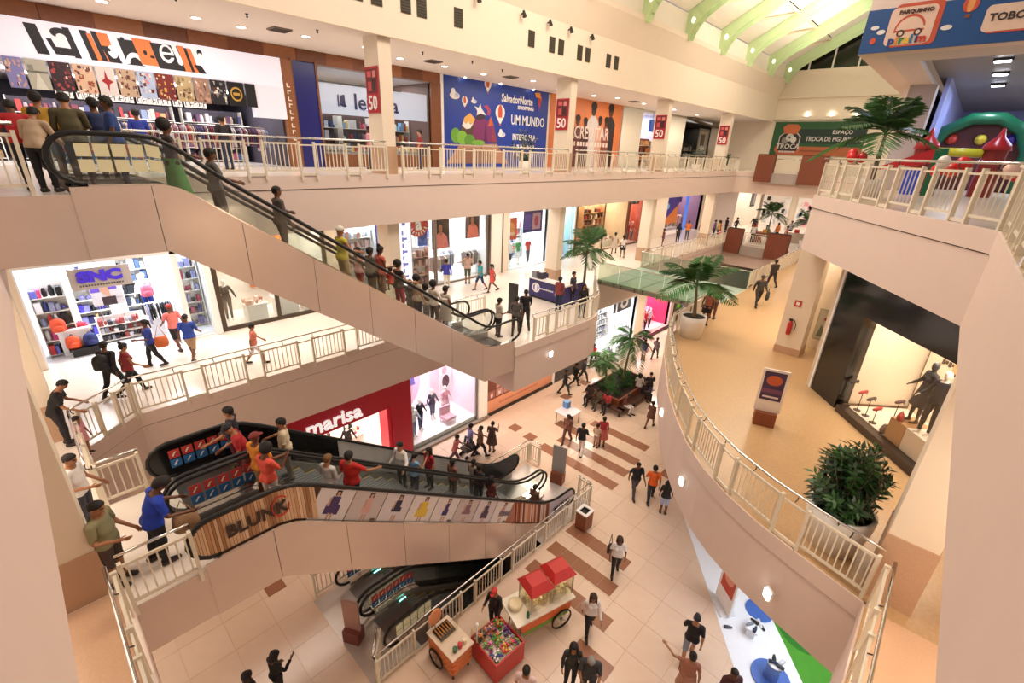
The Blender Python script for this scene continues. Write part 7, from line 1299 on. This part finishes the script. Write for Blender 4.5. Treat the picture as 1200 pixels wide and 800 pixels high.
# middle gallery, left
MID = ((118, 400, 140, 'man in dark clothes with a backpack walking before the bag shop', 1.76, 'walk', (Lg, '#26242A'), K, ('short', 'k'), 2, False), (141, 402, 100, 'woman in a maroon vest walking beside the man with the backpack', 1.68, 'walk2', (TK, '#8A2A30'), K, ('bun', 'k'), 1, True), (168, 375, -90, 'person in a blue tee carrying an orange shoulder bag', 1.68, 'bag', o('#2A3F9A'), K, ('pony', 'k'), 2, True), (197, 356, 200, 'man in a pink polo and red cap before the bag shop', 1.76, 'walk', o('#E8807A'), (SH, '#1C1A1E'), ('cap', '#B03A3A'), 2, False), (215, 368, 160, 'man in a royal blue tee and beige shorts walking off', 1.70, 'walk2', o('#2F4FB0'), (SH, '#A88A6A'), ('buzz', 'k'), 2, False), (293, 379, 90, 'girl in a coral tee and white shorts before the brown framed window', 1.5, 'walk', o('#E88A74'), (SH, '#E8DCE0'), ('short', 'k'), 1, True),
 (51, 447, 75, 'man in a black tee and black trousers leaning on the middle gallery railing', 1.80, 'lean', o('#121014'), (Lg, '#1C1820'), ('buzz', 'k'), 1, False), (77, 534, 60, 'man in a white tee partly behind the near column', 1.76, 'carry', o('#E8E2DC'), (Lg, '#3A3A44'), ('buzz', 'k'), 1, False), (108, 590, 55, 'man in camouflage tee and dark shorts beside the near column', 1.74, 'carry', o('#8A8460'), (SH, '#4A3A34'), ('buzz', 'k'), 1, False), (166, 568, 95, 'stout person in a bright blue tee at the head of the middle escalators', 1.72, 'rail', o('#1C3FB4'), K, ('short', 'k'), 2, False),
 (523, 303, 180, 'person in a violet blue top before the portrait posters', 1.70, 'walk', (Lg, '#3A3AA0'), (Lg, '#D8CCB4'), ('short', 'k'), 2, False), (548, 297, 190, 'man in a beige shirt and camouflage shorts before the portrait posters', 1.76, 'reach', o('#C8A898'), (SH, '#5A5A3E'), ('buzz', 'k'), 1, False), (563, 305, -60, 'person in a teal top and blue shorts walking left', 1.66, 'walk', o('#3A9AA8'), (SH, '#2A3A6A'), ('short', 'k'), 1, False), (577, 309, -70, 'girl in a coral red dress walking after the teal top', 1.58, 'walk2', (DR, '#D85A54'), ('mini', '#D85A54'), ('pony', 'k'), 2, True),
 (585, 350, 120, 'woman in a pale patterned top standing by the black totem board', 1.66, 'carry', o('#C8BCB0'), (Lg, '#3A3030'), ('short', 'k'), 2, True), (606, 347, 175, 'person in grey walking off beside the man in black', 1.68, 'walk', o('#5A5450'), K, ('short', 'k'), 2, False), (617, 339, 190, 'tall man in black walking away on the gallery tip', 1.82, 'walk2', o('#141216'), (Lg, '#26242A'), ('buzz', 'k'), 2, False), (657, 325, 150, 'person in a dark red tee at the end of the blue kiosk', 1.72, 'stand', o('#8A3A3A'), J, ('short', 'k'), 2, False), (673, 319, 60, 'attendant in dark blue behind the blue kiosk', 1.68, 'stand', o('#3A3A4A'), K, ('short', 'k'), 1, True), (685, 333, 30, 'woman in black leaning on the curved railing by the kiosk', 1.66, 'stand', (Lg, '#1C1A1C'), K, ('long', 'k'), 1, True),
 (722, 272, 170, 'person in pale clothes walking beside the black skirt', 1.66, 'walk', (DR, '#C8B8A8'), ('skirt', '#C8B8A8'), ('short', 'k'), 2, True), (732, 276, 185, 'woman in a white top and black mini skirt on the far middle gallery', 1.66, 'walk2', o('#E8DCD4'), ('mini', '#1C181A'), ('afro', 'k'), 2, True), (779, 268, 90, 'seated visitor in red brown by the far railing', 1.5, 'stand', o('#8A4A3E'), (SH, '#5A3A30'), ('short', 'k'), 2, True), (808, 259, 180, 'visitor in an orange tee by the far middle gallery railing', 1.72, 'stand', o('#E07A2E'), (Lg, '#4A5A5A'), ('short', 'k'), 2, False), (797, 262, 160, 'visitor in dark clothes beside the orange tee', 1.66, 'stand', o('#2A2428'), K, ('bob', 'k'), 2, True), (848, 246, 100, 'visitor in a coral dress near the far corner', 1.66, 'stand', (DR, '#E05A4A'), ('skirt', '#E05A4A'), ('long', 'k'), 2, True), (841, 250, 80, 'visitor in violet near the far corner', 1.66, 'stand', o('#6A4A8A'), K, ('short', 'k'), 2, False), (856, 242, 120, 'visitor in black near the far white display', 1.7, 'stand', o('#1C181C'), K, ('short', 'k'), 2, False), (868, 240, 60, 'second visitor in black under the far white display', 1.7, 'walk', o('#201C20'), K, ('short', 'k'), 2, False))
for a in MID: P_(a[0], a[1], L2, a[2], a[3], h=a[4], pose=a[5], top=a[6], bot=a[7], hair=a[8], skin=a[9], fem=a[10], wd=1.3 if 'stout' in a[3] else (1.18 if 'camouflage tee' in a[3] else 1.07), shoe='#3A3030')
q = at_head(82, 492, L2, 1.0); person('small child in pink held by the hand of the man in black', (q.x + .1, q.y, L2), -40, 'stand', (DR, '#E8A0A8'), ('mini', '#E8A0A8'), ('short', 'k'), 1, True, 1.0, child=True)
for x, y, f, l, c, b, fm in ((47.2, 13.6, 200, 'white', '#E8E2DC', K, False), (48.6, 11.2, 120, 'pink', '#E89A9A', J, True), (50.2, 12.4, 60, 'orange', '#E8823A', K, False), (51.4, 9.8, 180, 'sky blue', '#7AA8D8', J, True), (49.4, 14.2, 240, 'scarlet', '#D8322E', K, True), (53.2, 12.0, 150, 'grey', '#8A8484', J, False), (46.6, 16.6, 90, 'lemon', '#E0C84A', J, True), (44.0, 17.2, 10, 'rose red', '#C8485A', K, True)): person('distant visitor in a %s top on the far middle gallery' % l, (x, y, L2), f, 'stand', o(c), b, ('short', 'k'), 2, fm, 1.7, lod=1)
for i, (x, y) in enumerate(((48.0, 12.9), (50.8, 11.0), (49.8, 9.0))):
    t = thing('cafe_counter', 'low counter with coloured goods on the far middle gallery, %s from the facade' % ORD[i], 'counter', (x, y, L2)); g = G(); g.box(x - .5, y - .8, L2, x + .5, y + .8, L2 + .95); g.build('counter_body', M(('#8A4A34', '#C8B8A4', '#6A3A2A')[i], .5), t); g = G(); r = random.Random(i); goods(g, x - .45, x + .45, y - .4, L2 + .95, .5, ('#C83A3A', '#4A8A3A', '#E8D8C8', '#E0A03A', '#7A3A5A'), .35, r); g.build('goods', None, t, 'stuff')
# tan gallery
for a in ((833, 341, 175, 'woman in a brown red top and black skirt by the white potted palm', 1.66, 'stand', (TK, '#A05A4A'), ('mini', '#171417'), ('short', 'k'), 2, True), (842, 333, 160, 'man in brown beside the woman in the black skirt', 1.74, 'stand', o('#8A5A48'), (Lg, '#6A4438'), ('buzz', 'k'), 2, False), (895, 322, 20, 'man in dark green clothes walking on the tan gallery with a bag', 1.74, 'walk', (Lg, '#33302A'), (Lg, '#2A2624'), ('cap', '#2A2A26'), 2, False), (911, 304, -150, 'person in dark clothes walking farther along the tan gallery', 1.72, 'walk2', (Lg, '#3A302C'), (Lg, '#33292A'), ('short', 'k'), 2, False)): P_(a[0], a[1], L2, a[2], a[3], h=a[4], pose=a[5], top=a[6], bot=a[7], hair=a[8], skin=a[9], fem=a[10])
# riders on the middle escalators
YA, YB = 8.82, 10.4
for a in ((265, 473, 10.78, 'young man in a dark tee holding the black balustrade', 'reach', o('#23222E'), (Lg, '#6A1C24'), ('short', 'k'), 1, False, 1.72, 150), (275, 479, 10.05, 'man in a red tee and black cap at the head of the middle escalators', 'rail', o('#B0242C'), (Lg, '#7A2028'), ('cap', '#17151A'), 1, False, 1.72, 170), (297, 507, YA + .5, 'rider in an orange tee and brown cap on the banner escalator', 'esc', o('#D8882E'), (SH, '#C89A6A'), ('cap', '#7A2A24'), 2, False, 1.72, 20), (309, 530, YA, 'rider with a big afro and a coral top on the banner escalator', 'phone', o('#E85A48'), (Lg, '#D8CCC4'), ('afro', 'k'), 2, True, 1.66, 20), (327, 484, YB, 'rider in a cream tee just past the black balustrade end', 'esc', o('#D8C8A8'), (Lg, '#8A7A6A'), ('short', 'k'), 1, False, 1.74, 160), (380, 519, YA + .35, 'grey haired rider in a white blouse on the banner escalator', 'carry', (Lg, '#DCD6D0'), (Lg, '#C8C0B8'), ('short', 'l'), 3, True, 1.64, 20), (408, 530, YA, 'man in a bright red tee holding the banner escalator handrail', 'rreach', o('#C0241E'), J, ('short', 'k'), 1, False, 1.74, 30), (468, 516, YB + .3, 'man in a white shirt reaching to the far balustrade', 'reach', (Lg, '#E8DED4'), (Lg, '#2A2A33'), ('short', 'k'), 3, False, 1.74, 190), (484, 526, YB, 'woman in a light blue top beside the white shirt', 'phone', (TK, '#7AA8D0'), J, ('pony', 'k'), 3, True, 1.62, 10), (502, 522, YB + .2, 'long haired woman in red and black on the middle escalator', 'stand', o('#A82430'), K, ('long', 'k'), 3, True, 1.64, 180), (530, 526, YB, 'rider in a brown patterned top amid the middle riders', 'stand', o('#8A5A4A'), (Lg, '#5A4438'), ('short', 'k'), 2, True, 1.66, 0), (555, 533, YB, 'rider in a beige top low on the middle escalator', 'stand', o('#9A8A78'), (Lg, '#3A3436'), ('buzz', 'k'), 2, False, 1.68, 0), (562, 530, 10.0, 'rider in black next to the beige top', 'stand', o('#1F1C20'), K, ('short', 'k'), 2, False, 1.72, 0), (576, 544, YA + .5, 'last rider of the cluster in dark red near the escalator foot', 'stand', o('#6A3430'), K, ('long', 'k'), 2, True, 1.64, 0), (627, 570, YA, 'lone rider reaching the foot of the banner escalator', 'carry', (TK, '#7A5A48'), K, ('short', 'k'), 2, True, 1.6, 0)):
    E_(a[0], a[1], a[2], L2, a[3], h=a[10], pose=a[4], top=a[5], bot=a[6], hair=a[7], skin=a[8], fem=a[9], face=a[11])
# lowest floor
LOW = ((577, 495, 160, 'woman in a dark dress standing before the photo wall', 1.64, 'phone', (DR, '#4A3230'), ('skirt', '#4A3230'), ('short', 'k'), 2, True), (551, 496, 100, 'person in lilac blue beside one in brown before the lit window', 1.72, 'walk', (Lg, '#8A86C0'), (Lg, '#3A3448'), ('short', 'k'), 2, False), (563, 499, 110, 'person in brown just behind the lilac blue one', 1.7, 'walk', o('#6A4A3A'), K, ('short', 'k'), 2, False), (533, 509, 80, 'woman in a rose top by a pram before the lit window', 1.64, 'push', o('#B86A64'), (Lg, '#5A3A40'), ('short', 'k'), 2, True), (664, 432, 100, 'first of three walkers in black by the low dark barrier', 1.72, 'walk', (Lg, '#2A282C'), (Lg, '#3A3A40'), ('short', 'k'), 2, False), (676, 424, 110, 'second of three walkers in black by the low dark barrier, with white bag', 1.72, 'walk2', (Lg, '#1C1A1E'), K, ('short', 'k'), 2, False), (686, 418, 100, 'third of three walkers in dark clothes with a white strap', 1.74, 'walk', (Lg, '#3A3A40'), (Lg, '#2A2A30'), ('short', 'k'), 2, False), (698, 402, -40, 'person in red beside the dark pushchair on the lowest floor', 1.66, 'push', o('#C0283A'), (Lg, '#3A3030'), ('short', 'k'), 2, True), (667, 485, -20, 'woman with a black backpack striding by the promotion table', 1.68, 'walk', (TK, '#8A5A4A'), (Lg, '#6A4A40'), ('short', 'k'), 2, True), (684, 496, 170, 'person in a black tee and white trousers walking over the stripes', 1.72, 'walk2', o('#1C1A20'), (Lg, '#E8DCD4'), ('short', 'k'), 2, False), (709, 489, 180, 'woman in a red and white patterned dress by the stripes', 1.66, 'stand', (DR, '#B8343C'), ('skirt', '#C8645C'), ('short', 'k'), 2, True), (701, 497, 150, 'child in pale clothes beside the red patterned dress', 1.35, 'stand', o('#D8C0A8'), (SH, '#C8A890'), ('short', 'k'), 1, False), (751, 438, 170, 'woman in white and grey standing past the planter', 1.66, 'stand', o('#C8BCB4'), (Lg, '#5A3A44'), ('bob', 'k'), 2, True), (764, 437, 190, 'man in a dark tee and denim shorts standing past the planter', 1.74, 'phone', o('#2A2226'), (SH, '#4A5A9A'), ('buzz', 'k'), 1, False), (766, 470, 160, 'person in a brown dress near the curved slab', 1.6, 'walk', (DR, '#6A4236'), ('mini', '#6A4236'), ('short', 'k'), 2, True), (749, 541, 25, 'man in a black shirt and grey trousers walking forward', 1.76, 'walk', o('#17151A'), (Lg, '#4A464C'), ('buzz', 'k'), 2, False), (769, 546, 190, 'man in an orange tee and black trousers holding a hand', 1.78, 'walk', o('#F06A24'), (Lg, '#2A262C'), ('short', 'k'), 1, False), (784, 564, 185, 'girl in a black top and denim shorts beside the orange tee', 1.6, 'stand', o('#1C1A1E'), (SH, '#A8B4D0'), ('long', 'k'), 2, True), (727, 630, 10, 'woman in a white vest and dark cardigan crossing the stripes', 1.64, 'bag', o('#E4DEDC'), K, ('bob', 'b'), 2, True), (696, 695, 15, 'woman in a white blouse and black trousers on the lower stripe', 1.64, 'walk', (Lg, '#E8DEDA'), K, ('long', 'b'), 1, True), (818, 722, 185, 'man in a black tee, grey shorts and dark cap walking away', 1.76, 'walk', o('#16141A'), (SH, '#8A90A0'), ('cap', '#1C1A20'), 1, False), (813, 768, 190, 'woman in a flowered brown dress raising her arm', 1.66, 'wave', (DR, '#A8705A'), ('skirt', '#B0806A'), ('bun', 'k'), 1, True), (673, 756, 10, 'woman in a dark green top near the bottom of the picture', 1.66, 'stand', (Lg, '#2E322E'), K, ('long', 'k'), 1, True), (694, 767, 5, 'bald man in a dark grey tee beside the dark green top', 1.74, 'phone2', o('#3A3C3E'), (Lg, '#2A2A30'), ('buzz', 'g'), 1, False), (617, 783, 170, 'person in a pink white top with back to us at the bottom edge', 1.7, 'stand', o('#E8CCC8'), J, ('short', 'k'), 1, False), (862, 786, 40, 'person in a dark red checked shirt at the bottom right', 1.72, 'stand', o('#4A2428'), K, ('buzz', 'k'), 2, False), (580, 690, -30, 'vendor in a red cap and apron behind the popcorn cart', 1.66, 'carry', (Lg, '#2A2024'), K, ('cap', '#C83A34'), 1, True), (318, 767, 110, 'person with dark hair and black clothes holding a phone on the lower left floor', 1.66, 'phone', (Lg, '#121012'), K, ('bob', 'k'), 2, True), (289, 789, 100, 'second dark haired person at the bottom edge of the lower left floor', 1.66, 'stand', (Lg, '#15131a'), K, ('bob', 'k'), 2, False), (771, 395, 160, 'person in grey walking in front of the pink shop', 1.68, 'walk', o('#8A7A80'), (Lg, '#3A3A44'), ('pony', 'k'), 2, True), (757, 398, 150, 'person in violet in front of the pink shop', 1.6, 'stand', o('#4A34A0'), (SH, '#E8C8D0'), ('short', 'k'), 2, True))
for a in LOW: P_(a[0], a[1], L1, a[2], a[3], h=a[4], pose=a[5], top=a[6], bot=a[7], hair=a[8], skin=a[9], fem=a[10], wd=1.18 if 'bald' in a[3] else 1.08, pz=-.45 * 1.1 if a[5] == 'sit2' else None)
for x, y, f, lab, tp, bt, hr_, fm in ((20.3, 12.5, 180, 'seated person in dark clothes at the far end of the planter bench', o('#2A2626'), K, ('short', 'k'), False), (20.3, 11.9, 180, 'seated person in green brown on the planter bench', o('#5A5240'), (Lg, '#4A4438'), ('short', 'k'), False), (20.3, 11.3, 180, 'seated woman in red and white on the planter bench', o('#B83A40'), K, ('short', 'k'), True), (20.9, 10.55, -90, 'seated person in brown and white trousers on the near side of the planter', o('#6A3A2E'), (Lg, '#E8E0DC'), ('short', 'k'), False), (23.0, 10.55, -90, 'seated person in black at the right of the planter', o('#1C1A1E'), K, ('bob', 'k'), True)):
    person(lab, (x, y, 0), f, 'sit2', tp, bt, hr_, 2, fm, 1.68, lod=1, pz=-.37)
def bag(x, y, z, c, label, w_=.32, h=.3, strap=.35):
    b = thing('shoulder_bag', label, 'bag', (x, y, z)); g = G(); g.smooth = True; g.lathe([(w_ * .4, z), (w_ * .5, z + h * .3), (w_ * .42, z + h)], (x, y, 0), 10, 1, .45); g.build('body', M(c, .6, noise=.12), b); g = G(); g.tube([(x - w_ * .35, y, z + h), (x, y, z + h + strap), (x + w_ * .35, y, z + h)], .012, 6); g.build('strap', M(c, .6), b)
q = at_head(168, 375, L2, 1.68); bag(q.x + .28, q.y - .25, L2 + .72, '#C8642E', 'orange bag hanging beside the person in the blue tee', .4, .36, .4); q = at_head(168, 565, L2, 1.7); bag(q.x + .38, q.y - .2, L2 + .5, '#A8805A', 'tan bag hanging at the side of the person in bright blue', .45, .36, .3)
q = at_head(895, 322, L2, 1.74); bag(q.x + .1, q.y - .4, L2 + .45, '#2A2624', 'dark bag carried by the man in dark green', .4, .4, .2); q = at_head(727, 630, L1, 1.64); bag(q.x + .1, q.y + .36, .65, '#3A2A26', 'dark shoulder bag of the woman in the white vest', .34, .3, .5)
def pack(px, py, lane, zt, h, c, label):
    q = ony(px, py, lane); backpack(q.x - .22, lane, zt + step_z(q.x) + .95 * h / 1.7, c, label)
for (px, py, lv, h, off, c, l) in ((118, 400, L2, 1.76, 140, '#1C1A20', 'black backpack on the man walking before the bag shop'), (667, 485, L1, 1.68, -20, '#17151A', 'black backpack of the woman striding by the promotion table')):
    q = at_head(px, py, lv, h); a = math.radians(cam_face(q.x, q.y, off)); backpack(q.x - .22 * math.cos(a), q.y - .22 * math.sin(a), lv + .95, c, l)
ps = thing('pushchair', 'dark pushchair with a grey hood by the person in red', 'pushchair', (25.6, 14.2, 0)); q = at_head(698, 402, L1, 1.66); bx_, by_ = q.x + .1, q.y - .8; ps.location = (bx_, by_, 0); OFF[ps.name] = (bx_, by_, 0)
g = G(); g.box(bx_ - .25, by_ - .3, .35, bx_ + .25, by_ + .3, .5); g.build('seat', BLACK, ps); g = G(); g.smooth = True; g.tube([(bx_ - .27, by_, .6), (bx_ - .2, by_, .95), (bx_ + .2, by_, .95), (bx_ + .27, by_, .6)], .06, 8); g.build('hood', M('#4A4A50'), ps)
for dx in (-.22, .22):
    g = G(); g.tube([(bx_ + dx, by_ - .3, .1), (bx_ + dx, by_ + .1, .5), (bx_ + dx, by_ + .6, 1.0)], .015, 6); g.build('frame_tube', METAL, ps)
    for dy in (-.3, .3): g = G(); g.tube([(bx_ + dx - .02, by_ + dy, .1), (bx_ + dx + .02, by_ + dy, .1)], .1, 10); g.build('wheel', RUBBER, ps)
q = at_head(533, 509, L1, 1.64); pr = dup(ps, (q.x + .9, q.y + .1, 0), math.radians(90), 'pale pram pushed by the woman in the rose top')
